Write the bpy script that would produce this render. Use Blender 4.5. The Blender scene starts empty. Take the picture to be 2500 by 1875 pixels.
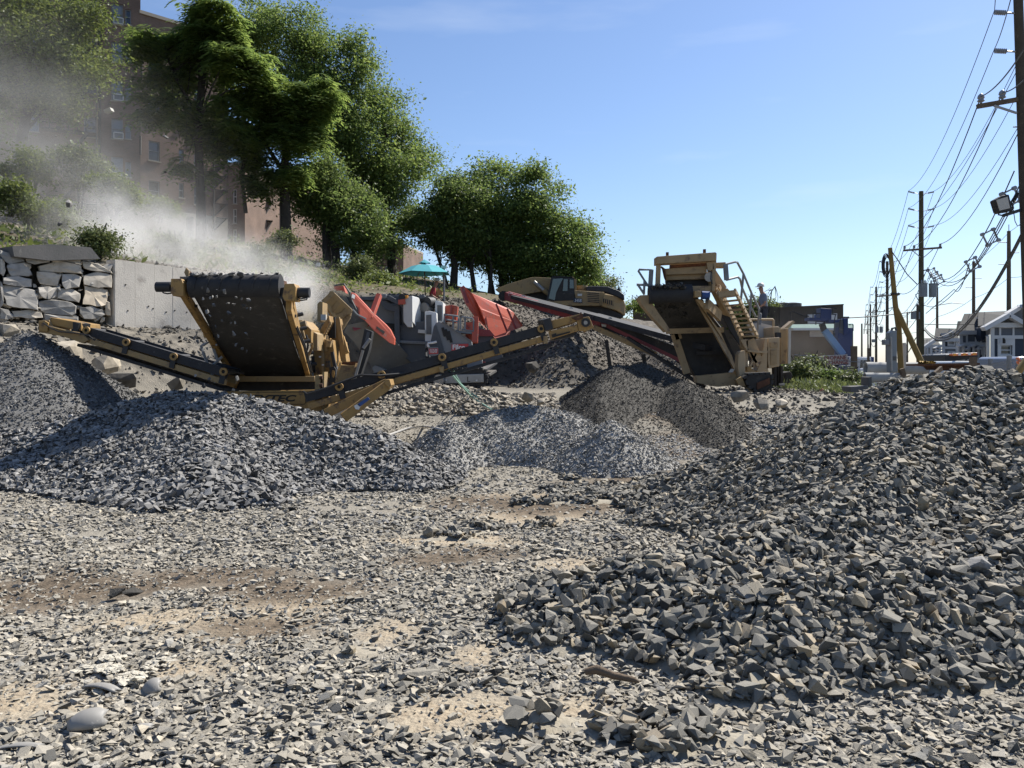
import bpy, bmesh, math, random
import numpy as np
from mathutils import Vector, Matrix, Euler
random.seed(7); rng = np.random.default_rng(11)
scene = bpy.context.scene
col = scene.collection
R = math.radians

# ------------------------------------------------------------------ camera
F, HZ, EYE = 2083.3, 888.0, 1.75            # focal length and horizon row in photo pixels, eye height
cam = bpy.data.cameras.new('camera'); cam.lens = 30; cam.sensor_width = 36
cam.shift_y = -(937.5 - HZ) / 2500
cam.clip_start = 0.1; cam.clip_end = 6000
cam_o = bpy.data.objects.new('camera', cam); col.objects.link(cam_o)
cam_o.location = (0, 0, EYE); cam_o.rotation_euler = (R(90), 0, 0)
scene.camera = cam_o

# ------------------------------------------------------------------ sky and sun
SUN_AZ, SUN_EL = R(50), R(47)               # clockwise from +Y (the view direction)
world = bpy.data.worlds.new('World'); scene.world = world; world.use_nodes = True
wn = world.node_tree; wn.nodes.clear()
w_out = wn.nodes.new('ShaderNodeOutputWorld'); w_bg = wn.nodes.new('ShaderNodeBackground')
sky = wn.nodes.new('ShaderNodeTexSky'); sky.sky_type = 'NISHITA'; sky.sun_disc = False
sky.sun_elevation = SUN_EL; sky.sun_rotation = SUN_AZ
sky.altitude = 0; sky.air_density = 1.0; sky.dust_density = 0.5; sky.ozone_density = 3.0
w_bg.inputs[1].default_value = 0.078
# thin high wisps of cloud low over the horizon
tc = wn.nodes.new('ShaderNodeTexCoord'); mp = wn.nodes.new('ShaderNodeMapping')
mp.inputs['Scale'].default_value = (3, 3, 16)
cn = wn.nodes.new('ShaderNodeTexNoise'); cn.inputs['Scale'].default_value = 1.4; cn.inputs['Detail'].default_value = 6
cr = wn.nodes.new('ShaderNodeValToRGB'); cr.color_ramp.elements[0].position = .56; cr.color_ramp.elements[1].position = .82
cm = wn.nodes.new('ShaderNodeMath'); cm.operation = 'MULTIPLY'; cm.inputs[1].default_value = .16
mx = wn.nodes.new('ShaderNodeMixRGB'); mx.inputs[2].default_value = (7.4, 7.9, 8.4, 1)
wn.links.new(tc.outputs['Generated'], mp.inputs[0]); wn.links.new(mp.outputs[0], cn.inputs['Vector'])
wn.links.new(cn.outputs['Fac'], cr.inputs[0]); wn.links.new(cr.outputs[0], cm.inputs[0]); wn.links.new(cm.outputs[0], mx.inputs[0])
# clear summer air: a bluer tint, paler towards the horizon, the same all the way round
sx_ = wn.nodes.new('ShaderNodeSeparateXYZ'); tr = wn.nodes.new('ShaderNodeValToRGB'); ml = wn.nodes.new('ShaderNodeMixRGB'); ml.blend_type = 'MULTIPLY'; ml.inputs[0].default_value = 1
wn.links.new(tc.outputs['Generated'], sx_.inputs[0]); wn.links.new(sx_.outputs[2], tr.inputs[0])
te = tr.color_ramp.elements; te[0].position = 0; te[0].color = (.84, .90, 1.10, 1); te[1].position = .55; te[1].color = (.90, .945, 1.05, 1)
tq = te.new(.12); tq.color = (.93, .965, 1.05, 1)
wn.links.new(sky.outputs[0], ml.inputs[1]); wn.links.new(tr.outputs[0], ml.inputs[2])
wn.links.new(ml.outputs[0], mx.inputs[1]); wn.links.new(mx.outputs[0], w_bg.inputs[0]); wn.links.new(w_bg.outputs[0], w_out.inputs[0])

sl = bpy.data.lights.new('sun', 'SUN'); sl.energy = 5.0; sl.angle = R(.53); sl.color = (1, .95, .87)
sun = bpy.data.objects.new('sun', sl); col.objects.link(sun)
SUN_DIR = Vector((math.sin(SUN_AZ)*math.cos(SUN_EL), math.cos(SUN_AZ)*math.cos(SUN_EL), math.sin(SUN_EL)))
sun.rotation_euler = SUN_DIR.to_track_quat('Z', 'Y').to_euler(); sun.location = (30, 30, 60)

vs = scene.view_settings
vs.view_transform = 'Standard'; vs.look = 'None'; vs.exposure = 0.88; vs.gamma = 1; vs.use_curve_mapping = False
scene.render.engine = 'CYCLES'
cy = scene.cycles
cy.max_bounces = 8; cy.diffuse_bounces = 5; cy.glossy_bounces = 2; cy.transmission_bounces = 5; cy.transparent_max_bounces = 8
cy.volume_bounces = 1; cy.volume_step_rate = 3; cy.volume_max_steps = 96
cy.use_denoising = True

# ------------------------------------------------------------------ helpers
def P(x, y, d):
    """photo pixel + distance along the view -> a point of the place"""
    return Vector(((x - 1250) / F * d, d, EYE + (HZ - y) / F * d))

def tag(o, label=None, cat=None, group=None, kind=None):
    if label: o['label'] = label
    if cat: o['category'] = cat
    if group: o['group'] = group
    if kind: o['kind'] = kind
    return o

def thing(name, loc, label, cat, group=None):
    o = bpy.data.objects.new(name, None); col.objects.link(o); o.location = loc
    o.empty_display_size = .3
    return tag(o, label, cat, group)

def wloc(o):
    v = Vector((0, 0, 0))
    while o is not None:
        v += Vector(o.location); o = o.parent
    return v

def link_mesh(name, me, m, parent=None):
    if m is not None: me.materials.append(m)
    o = bpy.data.objects.new(name, me); col.objects.link(o)
    if parent is not None: o.parent = parent
    return o

def np_mesh(name, V, T, smooth=False):
    """mesh of triangles from arrays"""
    V = np.ascontiguousarray(V, dtype=np.float32); T = np.ascontiguousarray(T, dtype=np.int32)
    me = bpy.data.meshes.new(name)
    me.vertices.add(len(V)); me.vertices.foreach_set('co', V.ravel())
    n = len(T); k = T.shape[1]
    me.loops.add(n*k); me.loops.foreach_set('vertex_index', T.ravel())
    me.polygons.add(n); me.polygons.foreach_set('loop_start', np.arange(0, n*k, k, dtype=np.int32))
    me.polygons.foreach_set('use_smooth', np.full(n, smooth, dtype=bool))
    me.update(calc_edges=True)
    return me

class MB:
    """collects shapes in world coordinates; build() links them as one mesh object"""
    def __init__(s): s.v = []; s.f = []
    def add(s, vs, fs):
        b = len(s.v); s.v += [Vector(v) for v in vs]; s.f += [tuple(b+i for i in f) for f in fs]; return s
    def box(s, c, size, rz=0, M=None):
        c = Vector(c); h = Vector(size)/2
        M = M or Matrix.Rotation(rz, 3, 'Z')
        vs = [c + M @ Vector((x*h.x, y*h.y, z*h.z)) for x in (-1, 1) for y in (-1, 1) for z in (-1, 1)]
        return s.add(vs, [(0,1,3,2),(4,6,7,5),(0,4,5,1),(2,3,7,6),(0,2,6,4),(1,5,7,3)])
    def beam(s, p0, p1, w, h, up=(0, 0, 1)):
        """bar from p0 to p1, w across, h along up"""
        p0, p1 = Vector(p0), Vector(p1); t = (p1-p0).normalized(); u = Vector(up)
        sd = t.cross(u)
        if sd.length < 1e-4: sd = t.cross(Vector((0, 1, 0)))
        sd.normalize(); u = sd.cross(t)
        vs = [p + sd*a*w/2 + u*b*h/2 for p in (p0, p1) for a, b in ((-1,-1),(1,-1),(1,1),(-1,1))]
        return s.add(vs, [(3,2,1,0),(4,5,6,7),(0,1,5,4),(1,2,6,5),(2,3,7,6),(3,0,4,7)])
    def tube(s, p0, p1, r0, r1=None, n=8):
        return s.path([p0, p1], [r0, r0 if r1 is None else r1], n)
    def path(s, pts, r, n=6):
        pts = [Vector(p) for p in pts]; k = len(pts)
        rs = list(r) if isinstance(r, (list, tuple)) else [r]*k
        t0 = (pts[1]-pts[0]).normalized()
        a = t0.orthogonal().normalized(); vs = []; fs = []
        for i, p in enumerate(pts):
            t = ((pts[min(i+1, k-1)]-pts[max(i-1, 0)])).normalized()
            a = (a - t*a.dot(t)); a = a.normalized() if a.length > 1e-6 else t.orthogonal().normalized()
            b = t.cross(a)
            for j in range(n):
                q = 2*math.pi*j/n; vs.append(p + (a*math.cos(q)+b*math.sin(q))*rs[i])
        for i in range(k-1):
            for j in range(n):
                j2 = (j+1) % n; fs.append((i*n+j, i*n+j2, (i+1)*n+j2, (i+1)*n+j))
        fs.append(tuple(range(n-1, -1, -1))); fs.append(tuple((k-1)*n+j for j in range(n)))
        return s.add(vs, fs)
    def prism(s, outline, ext):
        """polygon swept along ext"""
        o = [Vector(p) for p in outline]; e = Vector(ext); n = len(o)
        nrm = Vector((0, 0, 0))
        for i in range(n): nrm += o[i].cross(o[(i+1) % n])
        if nrm.dot(e) > 0: o.reverse()
        vs = o + [p+e for p in o]
        fs = [tuple(range(n)), tuple(range(2*n-1, n-1, -1))] + [(i, i+n, (i+1) % n+n, (i+1) % n) for i in range(n)]
        return s.add(vs, fs)
    def pp(s, pix, d, th):
        """plate outlined by photo pixels; each pixel (x, y) at distance d or (x, y, own distance); th metres deep away from the eye"""
        return s.prism([P(q[0], q[1], q[2] if len(q) > 2 else d) for q in pix], (0, th, 0))
    def disc(s, c, axis, r, w, n=12, r_in=None):
        axis = Vector(axis).normalized(); c = Vector(c)
        if r_in is None: return s.path([c-axis*w/2, c+axis*w/2], r, n)
        a = axis.orthogonal().normalized(); b = axis.cross(a); vs = []; fs = []
        for j in range(n):
            q = 2*math.pi*j/n; e = a*math.cos(q)+b*math.sin(q)
            vs += [c-axis*w/2+e*r, c+axis*w/2+e*r, c+axis*w/2+e*r_in, c-axis*w/2+e*r_in]
        for j in range(n):
            p, q = 4*j, 4*((j+1) % n)
            for k in range(4): fs.append((p+k, q+k, q+(k+1) % 4, p+(k+1) % 4))
        return s.add(vs, fs)
    def build(s, name, m, parent=None, smooth=False, bevel=0):
        me = bpy.data.meshes.new(name)
        off = wloc(parent) if parent is not None else Vector((0, 0, 0))
        me.from_pydata([tuple(v-off) for v in s.v], [], s.f)
        bm = bmesh.new(); bm.from_mesh(me); bmesh.ops.recalc_face_normals(bm, faces=bm.faces); bm.to_mesh(me); bm.free()
        if smooth:
            me.polygons.foreach_set('use_smooth', np.full(len(me.polygons), True, dtype=bool))
            try: me.set_sharp_from_angle(angle=R(40))
            except Exception: pass
        me.update()
        o = link_mesh(name, me, m, parent)
        if bevel:
            b = o.modifiers.new('edge', 'BEVEL'); b.width = bevel; b.segments = 2; b.limit_method = 'ANGLE'
        return o

def text(name, s, m, parent, loc, size, rot=(R(90), 0, 0), sx=1, shear=0, ext=.004, bold=0, align='CENTER'):
    c = bpy.data.curves.new(name, 'FONT'); c.body = s; c.size = size; c.extrude = ext; c.shear = shear
    c.align_x = align; c.align_y = 'CENTER'; c.offset = bold; c.resolution_u = 3
    c.materials.append(m)
    o = bpy.data.objects.new(name, c); col.objects.link(o)
    if parent is not None: o.parent = parent
    o.location = Vector(loc) - (wloc(parent) if parent is not None else Vector((0, 0, 0)))
    o.rotation_euler = rot; o.scale = (sx, 1, 1)
    bpy.context.view_layer.update()
    me = bpy.data.meshes.new_from_object(o.evaluated_get(bpy.context.evaluated_depsgraph_get()))
    q = bpy.data.objects.new('tmp', me); col.objects.link(q); q.parent = parent
    q.location, q.rotation_euler, q.scale = o.location.copy(), o.rotation_euler.copy(), o.scale.copy()
    bpy.data.objects.remove(o); bpy.data.curves.remove(c); q.name = name
    return q

def copy_tree(o, parent=None):
    c = o.copy(); col.objects.link(c); c.parent = parent
    for ch in list(o.children): copy_tree(ch, c)
    return c

def noise2(x, y, seed=0, oct=4, f=1.0):
    """cheap value noise, vectorised, roughly -1..1"""
    out = np.zeros_like(np.asarray(x, dtype=float)); amp = 1; tot = 0
    for k in range(oct):
        xs, ys = x*f+seed*13.7+k*7.1, y*f-seed*5.3+k*3.9
        xi, yi = np.floor(xs), np.floor(ys); u, v = xs-xi, ys-yi
        u, v = u*u*(3-2*u), v*v*(3-2*v)
        def h(a, b):
            t = np.sin(a*127.1+b*311.7+seed*17.3)*43758.5453
            return (t-np.floor(t))*2-1
        out = out + amp*((h(xi, yi)*(1-u)+h(xi+1, yi)*u)*(1-v)+(h(xi, yi+1)*(1-u)+h(xi+1, yi+1)*u)*v)
        tot += amp; amp *= .5; f *= 2.03
    return out/tot

# ------------------------------------------------------------------ materials
def mat(name, c1, c2=None, scale=3, rough=.8, metal=0, spot=None, spot_t=.62, spot_scale=6, bump=.0, bscale=20, island=0, detail=5, spec=.4):
    """two-tone procedural paint, stone or cloth; spot = worn / dirty colour that breaks through; island = tone change per piece"""
    m = bpy.data.materials.new(name); m.use_nodes = True
    nt = m.node_tree; N = nt.nodes; L = nt.links; b = N['Principled BSDF']
    b.inputs['Roughness'].default_value = rough; b.inputs['Metallic'].default_value = metal
    b.inputs['Specular IOR Level'].default_value = spec
    tcn = N.new('ShaderNodeTexCoord')
    def noise(sc, det=detail):
        n = N.new('ShaderNodeTexNoise'); n.inputs['Scale'].default_value = sc; n.inputs['Detail'].default_value = det
        n.inputs['Roughness'].default_value = .65
        L.new(tcn.outputs['Object'], n.inputs['Vector']); return n
    c1 = tuple(v*.86 for v in c1); c2 = tuple(v*.86 for v in c2) if c2 else c1
    mixc = N.new('ShaderNodeMixRGB'); mixc.inputs[1].default_value = (*c1, 1); mixc.inputs[2].default_value = (*c2, 1)
    n1 = noise(scale); rp = N.new('ShaderNodeValToRGB'); rp.color_ramp.elements[0].position = .36; rp.color_ramp.elements[1].position = .64
    L.new(n1.outputs['Fac'], rp.inputs[0]); L.new(rp.outputs[0], mixc.inputs[0]); last = mixc.outputs[0]
    if spot:
        n2 = noise(spot_scale, 8); r2 = N.new('ShaderNodeValToRGB')
        r2.color_ramp.elements[0].position = spot_t; r2.color_ramp.elements[1].position = min(1, spot_t+.12)
        ms = N.new('ShaderNodeMixRGB'); ms.inputs[2].default_value = (*spot, 1)
        L.new(n2.outputs['Fac'], r2.inputs[0]); L.new(r2.outputs[0], ms.inputs[0]); L.new(last, ms.inputs[1]); last = ms.outputs[0]
    if island:
        g = N.new('ShaderNodeNewGeometry'); oi = N.new('ShaderNodeObjectInfo')
        ad = N.new('ShaderNodeMath'); ad.operation = 'ADD'; fr = N.new('ShaderNodeMath'); fr.operation = 'FRACT'
        L.new(g.outputs['Random Per Island'], ad.inputs[0]); L.new(oi.outputs['Random'], ad.inputs[1]); L.new(ad.outputs[0], fr.inputs[0])
        mr = N.new('ShaderNodeMapRange'); mr.inputs[3].default_value = 1-island; mr.inputs[4].default_value = 1+island
        L.new(fr.outputs[0], mr.inputs[0])
        hs = N.new('ShaderNodeHueSaturation'); L.new(mr.outputs[0], hs.inputs['Value']); L.new(last, hs.inputs['Color']); last = hs.outputs[0]
    L.new(last, b.inputs['Base Color'])
    if bump:
        n3 = noise(bscale, 6); bp = N.new('ShaderNodeBump'); bp.inputs['Strength'].default_value = bump; bp.inputs['Distance'].default_value = .05
        L.new(n3.outputs['Fac'], bp.inputs['Height']); L.new(bp.outputs[0], b.inputs['Normal'])
    return m

def stone_mat(name, cols, bump=.35, bscale=60, dust=None, dust_k=.5):
    """crushed stone: each piece picks a tone from cols; pale dust settles on upward faces"""
    m = bpy.data.materials.new(name); m.use_nodes = True
    nt = m.node_tree; N = nt.nodes; L = nt.links; b = N['Principled BSDF']
    b.inputs['Roughness'].default_value = .9; b.inputs['Specular IOR Level'].default_value = .25
    g = N.new('ShaderNodeNewGeometry'); oi = N.new('ShaderNodeObjectInfo')
    ad = N.new('ShaderNodeMath'); ad.operation = 'ADD'; fr = N.new('ShaderNodeMath'); fr.operation = 'FRACT'
    L.new(g.outputs['Random Per Island'], ad.inputs[0]); L.new(oi.outputs['Random'], ad.inputs[1]); L.new(ad.outputs[0], fr.inputs[0])
    r = N.new('ShaderNodeValToRGB'); e = r.color_ramp.elements
    for i, (p, c) in enumerate(cols):
        q = e[i] if i < 2 else e.new(p)
        q.position = p; q.color = (c[0]*.84, c[1]*.84, c[2]*.84, 1)
    L.new(fr.outputs[0], r.inputs[0])
    tcn = N.new('ShaderNodeTexCoord'); n = N.new('ShaderNodeTexNoise'); n.inputs['Scale'].default_value = bscale*.4; n.inputs['Detail'].default_value = 5
    L.new(tcn.outputs['Object'], n.inputs['Vector'])
    hs = N.new('ShaderNodeHueSaturation'); mr = N.new('ShaderNodeMapRange'); mr.inputs[1].default_value = .3; mr.inputs[2].default_value = .7
    mr.inputs[3].default_value = .72; mr.inputs[4].default_value = 1.3
    L.new(n.outputs['Fac'], mr.inputs[0]); L.new(mr.outputs[0], hs.inputs['Value']); L.new(r.outputs[0], hs.inputs['Color']); last = hs.outputs[0]
    if dust:
        sp = N.new('ShaderNodeSeparateXYZ'); L.new(g.outputs['True Normal'], sp.inputs[0])
        md = N.new('ShaderNodeMapRange'); md.inputs[1].default_value = .2; md.inputs[2].default_value = .95; md.inputs[4].default_value = dust_k
        L.new(sp.outputs[2], md.inputs[0])
        mm = N.new('ShaderNodeMixRGB'); mm.inputs[2].default_value = (*dust, 1)
        L.new(md.outputs[0], mm.inputs[0]); L.new(last, mm.inputs[1]); last = mm.outputs[0]
    L.new(last, b.inputs['Base Color'])
    n3 = N.new('ShaderNodeTexNoise'); n3.inputs['Scale'].default_value = bscale; n3.inputs['Detail'].default_value = 4
    L.new(tcn.outputs['Object'], n3.inputs['Vector'])
    bp = N.new('ShaderNodeBump'); bp.inputs['Strength'].default_value = bump; bp.inputs['Distance'].default_value = .02
    L.new(n3.outputs['Fac'], bp.inputs['Height']); L.new(bp.outputs[0], b.inputs['Normal'])
    return m

def leaf_mat(name, dark, mid, light, trans=.35):
    m = bpy.data.materials.new(name); m.use_nodes = True
    nt = m.node_tree; N = nt.nodes; L = nt.links; b = N['Principled BSDF']; out = N['Material Output']
    b.inputs['Roughness'].default_value = .55; b.inputs['Specular IOR Level'].default_value = .3
    g = N.new('ShaderNodeNewGeometry'); r = N.new('ShaderNodeValToRGB'); e = r.color_ramp.elements
    e[0].position = 0; e[0].color = (*dark, 1); e[1].position = 1; e[1].color = (*light, 1)
    q = e.new(.55); q.color = (*mid, 1)
    L.new(g.outputs['Random Per Island'], r.inputs[0]); L.new(r.outputs[0], b.inputs['Base Color'])
    t = N.new('ShaderNodeBsdfTranslucent'); mxs = N.new('ShaderNodeMixShader'); mxs.inputs[0].default_value = trans
    hs = N.new('ShaderNodeHueSaturation'); hs.inputs['Value'].default_value = 1.5; hs.inputs['Hue'].default_value = .485
    L.new(r.outputs[0], hs.inputs['Color']); L.new(hs.outputs[0], t.inputs['Color'])
    L.new(b.outputs[0], mxs.inputs[1]); L.new(t.outputs[0], mxs.inputs[2]); L.new(mxs.outputs[0], out.inputs['Surface'])
    return m

DUST = (.42, .38, .31)
M = {}
M['yellow'] = mat('weathered_yellow_paint', (.36, .215, .065), (.29, .175, .06), 2.5, .6, 0, (.10, .06, .035), .55, 6, .15, 30)
M['yellow_dusty'] = mat('dusty_yellow_paint', (.35, .235, .10), (.28, .20, .105), 2, .75, 0, (.14, .095, .06), .56, 5, .15, 30)
M['tan'] = mat('tan_paint', (.40, .28, .15), (.33, .235, .125), 2, .7, 0, (.15, .10, .065), .55, 4, .15, 30)
M['tan_light'] = mat('pale_tan_paint', (.47, .35, .21), (.41, .30, .175), 2, .6, 0, (.24, .17, .105), .58, 4, .12, 30)
M['rubber'] = mat('black_rubber', (.022, .022, .024), (.034, .033, .033), 4, .75, 0, (.10, .095, .09), .62, 9, .15, 40)
M['belt'] = mat('dusty_conveyor_rubber', (.042, .041, .04), (.06, .058, .055), 2.5, .7, 0, (.12, .115, .105), .58, 7, .2, 30)
M['black'] = mat('black_steel', (.018, .018, .02), (.03, .03, .03), 4, .6, 0, (.09, .08, .07), .66, 8)
M['dark_void'] = mat('grimy_steel_and_shade', (.03, .028, .026), (.05, .045, .04), 3, .9, 0, (.10, .09, .08), .62, 6)  # grimy steel parts, and panels painted as shaded voids
M['red'] = mat('red_orange_paint', (.50, .095, .05), (.44, .085, .05), 2, .55, 0, (.24, .13, .10), .56, 4, .12, 30)
M['maroon'] = mat('maroon_paint', (.26, .045, .05), (.22, .05, .05), 2, .6, 0, (.20, .13, .11), .58, 5)
M['grey'] = mat('slate_grey_paint', (.18, .19, .20), (.20, .205, .21), 2, .6, 0, (.26, .24, .21), .62, 4, .05, 30)
M['grey_dark'] = mat('dark_slate_paint', (.07, .076, .086), (.085, .09, .098), 2, .6, 0, (.17, .16, .14), .62, 4)
M['grey_belly'] = mat('dusty_grey_steel', (.18, .176, .166), (.14, .138, .132), 1.6, .85, 0, (.24, .22, .19), .60, 3, .06, 30)
M['white'] = mat('white_paint', (.72, .72, .70), (.66, .66, .63), 1.5, .5, 0, (.42, .38, .33), .66, 4)
M['white_dusty_or_shaded'] = mat('dusty_or_shaded_white_paint', (.55, .54, .50), (.5, .48, .44), 1.5, .7, 0, (.36, .32, .27), .6, 4)  # dusty white parts, and the shaded face of one engine canopy
M['steel'] = mat('bare_steel', (.36, .35, .33), (.28, .27, .25), 3, .45, .4, (.14, .11, .09), .62, 8)
M['rail'] = mat('grey_rail_paint', (.22, .23, .24), (.16, .17, .18), 3, .6)
M['rust'] = mat('rusted_steel', (.12, .05, .025), (.07, .035, .022), 4, .9, 0, (.20, .10, .05), .6, 9, .2, 40)
M['concrete'] = mat('board_marked_concrete', (.60, .56, .49), (.52, .48, .42), 1.2, .9, 0, (.30, .27, .235), .55, 1.6, .25, 25)
M['concrete_dark'] = mat('dark_weathered_concrete', (.13, .125, .12), (.10, .10, .095), 1.5, .95, 0, (.2, .19, .17), .62, 3, .2, 20)
M['pipe'] = mat('concrete_pipe', (.40, .40, .385), (.33, .33, .32), 2, .9, 0, (.24, .23, .22), .6, 4, .1, 25)
M['wood_pole'] = mat('tarred_pole_wood', (.085, .066, .045), (.06, .047, .034), 3, .9, 0, (.13, .105, .07), .6, 9, .2, 30)
M['wood_pole_green'] = mat('greenish_pole_wood', (.105, .095, .045), (.075, .066, .035), 2, .9, 0, (.14, .12, .07), .62, 9, .2, 30)
M['yellow_pole'] = mat('ochre_painted_pole', (.25, .16, .045), (.19, .125, .035), 3, .75, 0, (.12, .08, .04), .6, 7)
M['wood'] = mat('grey_brown_timber', (.16, .115, .075), (.11, .08, .055), 5, .9, 0, (.25, .2, .15), .62, 12, .3, 30)
M['wire'] = mat('wire_black', (.03, .03, .033), None, 3, .6)
M['insulator'] = mat('grey_insulator', (.30, .31, .33), (.24, .25, .27), 4, .35)
M['transformer'] = mat('grey_transformer', (.24, .26, .27), (.2, .22, .23), 2, .5, 0, (.15, .12, .1), .66, 6)
M['teal'] = mat('teal_canvas', (.06, .36, .40), (.05, .31, .36), 3, .85)
M['blue'] = mat('blue_lift_paint', (.014, .034, .13), (.012, .03, .11), 2, .5, 0, (.1, .12, .2), .66, 5)
M['blue_light'] = mat('pale_blue_lift_paint', (.13, .25, .42), (.15, .28, .45), 2, .5)
M['label_blue'] = mat('blue_sticker', (.025, .075, .24), (.02, .06, .2), 4, .5)
M['sign_red'] = mat('sign_red', (.50, .045, .05), (.45, .05, .05), 3, .5)
M['ink'] = mat('dark_ink', (.02, .018, .016), None, 3, .7)
M['amber'] = mat('amber_lens', (.7, .28, .02), None, 3, .3)
M['orange'] = mat('orange_lamp_bar', (.62, .16, .05), (.5, .14, .06), 4, .4)
M['skin'] = mat('skin', (.38, .21, .145), (.34, .19, .13), 4, .6)
M['shirt_red'] = mat('red_shirt_cloth', (.36, .035, .045), (.30, .03, .04), 5, .9)
M['shirt_grey'] = mat('grey_blue_shirt_cloth', (.20, .23, .29), (.17, .2, .26), 5, .9)
M['trousers'] = mat('dark_trousers_cloth', (.035, .038, .05), (.05, .05, .06), 5, .9)
M['hat'] = mat('pale_hard_hat', (.62, .62, .58), (.56, .55, .5), 3, .4)
M['brown_wall'] = mat('brown_render', (.115, .092, .07), (.095, .076, .058), .6, .9, 0, (.15, .12, .09), .6, 1.2)
M['brown_wall_low'] = mat('brown_brick_render', (.15, .10, .062), (.12, .08, .05), .8, .9, 0, (.2, .15, .1), .62, 1.5)
M['green_awning'] = mat('green_awning', (.10, .19, .165), (.085, .16, .14), 1, .8)
M['sign_white'] = mat('white_sign_board', (.70, .69, .66), (.62, .61, .58), 1.5, .6)
M['sign_old'] = mat('weathered_sign_board', (.50, .46, .43), (.42, .38, .35), 6, .8, 0, (.3, .26, .23), .6, 9)
M['siding'] = mat('grey_siding', (.13, .142, .16), (.12, .132, .15), 1.5, .8)
M['siding_pale'] = mat('pale_grey_siding', (.2, .212, .225), (.185, .195, .21), 1.5, .8)
M['navy'] = mat('navy_panel', (.035, .048, .072), (.03, .042, .062), 2, .7)
M['trim'] = mat('white_trim', (.62, .62, .61), (.58, .58, .57), 2, .6)
M['shingle'] = mat('grey_shingle', (.085, .085, .08), (.065, .066, .063), 5, .95, 0, (.12, .118, .11), .6, 14)
M['asphalt'] = mat('asphalt', (.05, .05, .05), (.065, .063, .06), 2, .95, 0, (.09, .085, .08), .62, 4, .2, 40)
M['pavement'] = mat('pavement_concrete', (.30, .29, .27), (.26, .25, .235), 1.5, .95, 0, (.2, .19, .18), .62, 4)
M['car_white'] = mat('white_car_paint', (.72, .73, .73), None, 2, .3)
M['car_silver'] = mat('silver_car_paint', (.38, .41, .47), (.36, .39, .45), 2, .3, .3)
M['car_dark'] = mat('black_truck_body', (.022, .023, .025), (.03, .03, .03), 2, .5)
M['tyre'] = mat('tyre_rubber', (.02, .02, .02), None, 2, .9)
M['bark'] = mat('tree_bark', (.05, .042, .034), (.036, .031, .026), 5, .95, 0, (.09, .08, .065), .6, 9, .4, 25)
M['hose_green'] = mat('pale_green_hose', (.24, .42, .34), None, 3, .6)
M['hose_white'] = mat('dirty_white_hose', (.52, .5, .46), None, 3, .6)
M['pvc'] = mat('grey_plastic_pipe', (.30, .288, .262), (.24, .23, .21), 3, .55, 0, (.5, .46, .4), .62, 9)
M['powder'] = mat('white_lime_powder', (.58, .54, .44), (.48, .44, .36), 9, .95, 0, (.40, .36, .29), .58, 20, .5, 40)
M['strap'] = mat('yellow_sling_webbing', (.36, .23, .04), (.28, .18, .03), 8, .8)
M['pink'] = mat('faded_pink_plastic', (.62, .26, .24), None, 4, .7)
M['chain'] = mat('galvanised_wire', (.26, .27, .28), None, 4, .5, .3)
M['carton'] = mat('tan_cardboard', (.42, .27, .13), (.36, .23, .11), 4, .85)

def glass_mat(name, c, rough=.08):
    m = bpy.data.materials.new(name); m.use_nodes = True; b = m.node_tree.nodes['Principled BSDF']
    b.inputs['Base Color'].default_value = (*c, 1); b.inputs['Roughness'].default_value = rough
    b.inputs['Specular IOR Level'].default_value = .8
    return m
M['glass'] = glass_mat('window_glass', (.03, .035, .04))
M['glass_pale'] = glass_mat('window_glass_with_blind', (.16, .17, .18), .15)
M['cab_glass'] = glass_mat('cab_glass', (.05, .07, .065))
M['lamp_glass'] = glass_mat('floodlight_glass', (.42, .37, .30), .2)

M['stone_ground'] = stone_mat('dusty_crushed_stone', [(0, (.055, .055, .052)), (1, (.47, .41, .315)), (.3, (.18, .172, .152)), (.65, (.31, .283, .232)), (.82, (.25, .25, .24))], dust=(.44, .395, .31), dust_k=.42)
M['stone_grey'] = stone_mat('blue_grey_crushed_stone', [(0, (.04, .041, .042)), (1, (.31, .305, .295)), (.5, (.103, .10, .095)), (.85, (.205, .198, .187))], dust=(.385, .372, .345), dust_k=.45)
M['stone_right'] = stone_mat('brown_grey_crushed_stone', [(0, (.04, .039, .036)), (1, (.35, .27, .17)), (.42, (.12, .116, .102)), (.75, (.205, .192, .16)), (.9, (.29, .24, .16))], dust=(.37, .345, .29), dust_k=.42)
M['stone_mid'] = stone_mat('fine_grey_chippings', [(0, (.08, .079, .074)), (1, (.34, .33, .31)), (.5, (.185, .181, .17))], dust=(.43, .415, .38), dust_k=.5)
M['stone_fine'] = stone_mat('dark_fine_chippings', [(0, (.06, .06, .06)), (1, (.24, .236, .225)), (.5, (.12, .119, .115))], dust=(.24, .235, .225), dust_k=.35)
M['stone_black'] = stone_mat('black_stone_fines', [(0, (.026, .025, .023)), (1, (.13, .12, .10)), (.5, (.05, .047, .042))], dust=(.13, .12, .10), dust_k=.25)
M['rubble'] = stone_mat('tan_broken_rubble', [(0, (.11, .10, .082)), (1, (.40, .345, .26)), (.5, (.23, .205, .163))], bscale=18, dust=(.44, .395, .32), dust_k=.45)
M['rubble_dark'] = stone_mat('grey_brown_rubble', [(0, (.05, .046, .041)), (1, (.28, .25, .205)), (.5, (.12, .11, .094))], bscale=18, dust=(.24, .22, .185), dust_k=.35)
M['rubble_spoil'] = stone_mat('dark_spoil_rubble', [(0, (.045, .04, .034)), (1, (.26, .23, .185)), (.6, (.095, .086, .072))], bscale=18, dust=(.17, .152, .122), dust_k=.3)
M['wall_stone'] = stone_mat('retaining_wall_rock', [(0, (.28, .27, .25)), (1, (.58, .49, .37)), (.4, (.38, .36, .33)), (.7, (.48, .43, .355))], bscale=9, dust=(.48, .44, .37), dust_k=.4)
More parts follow.
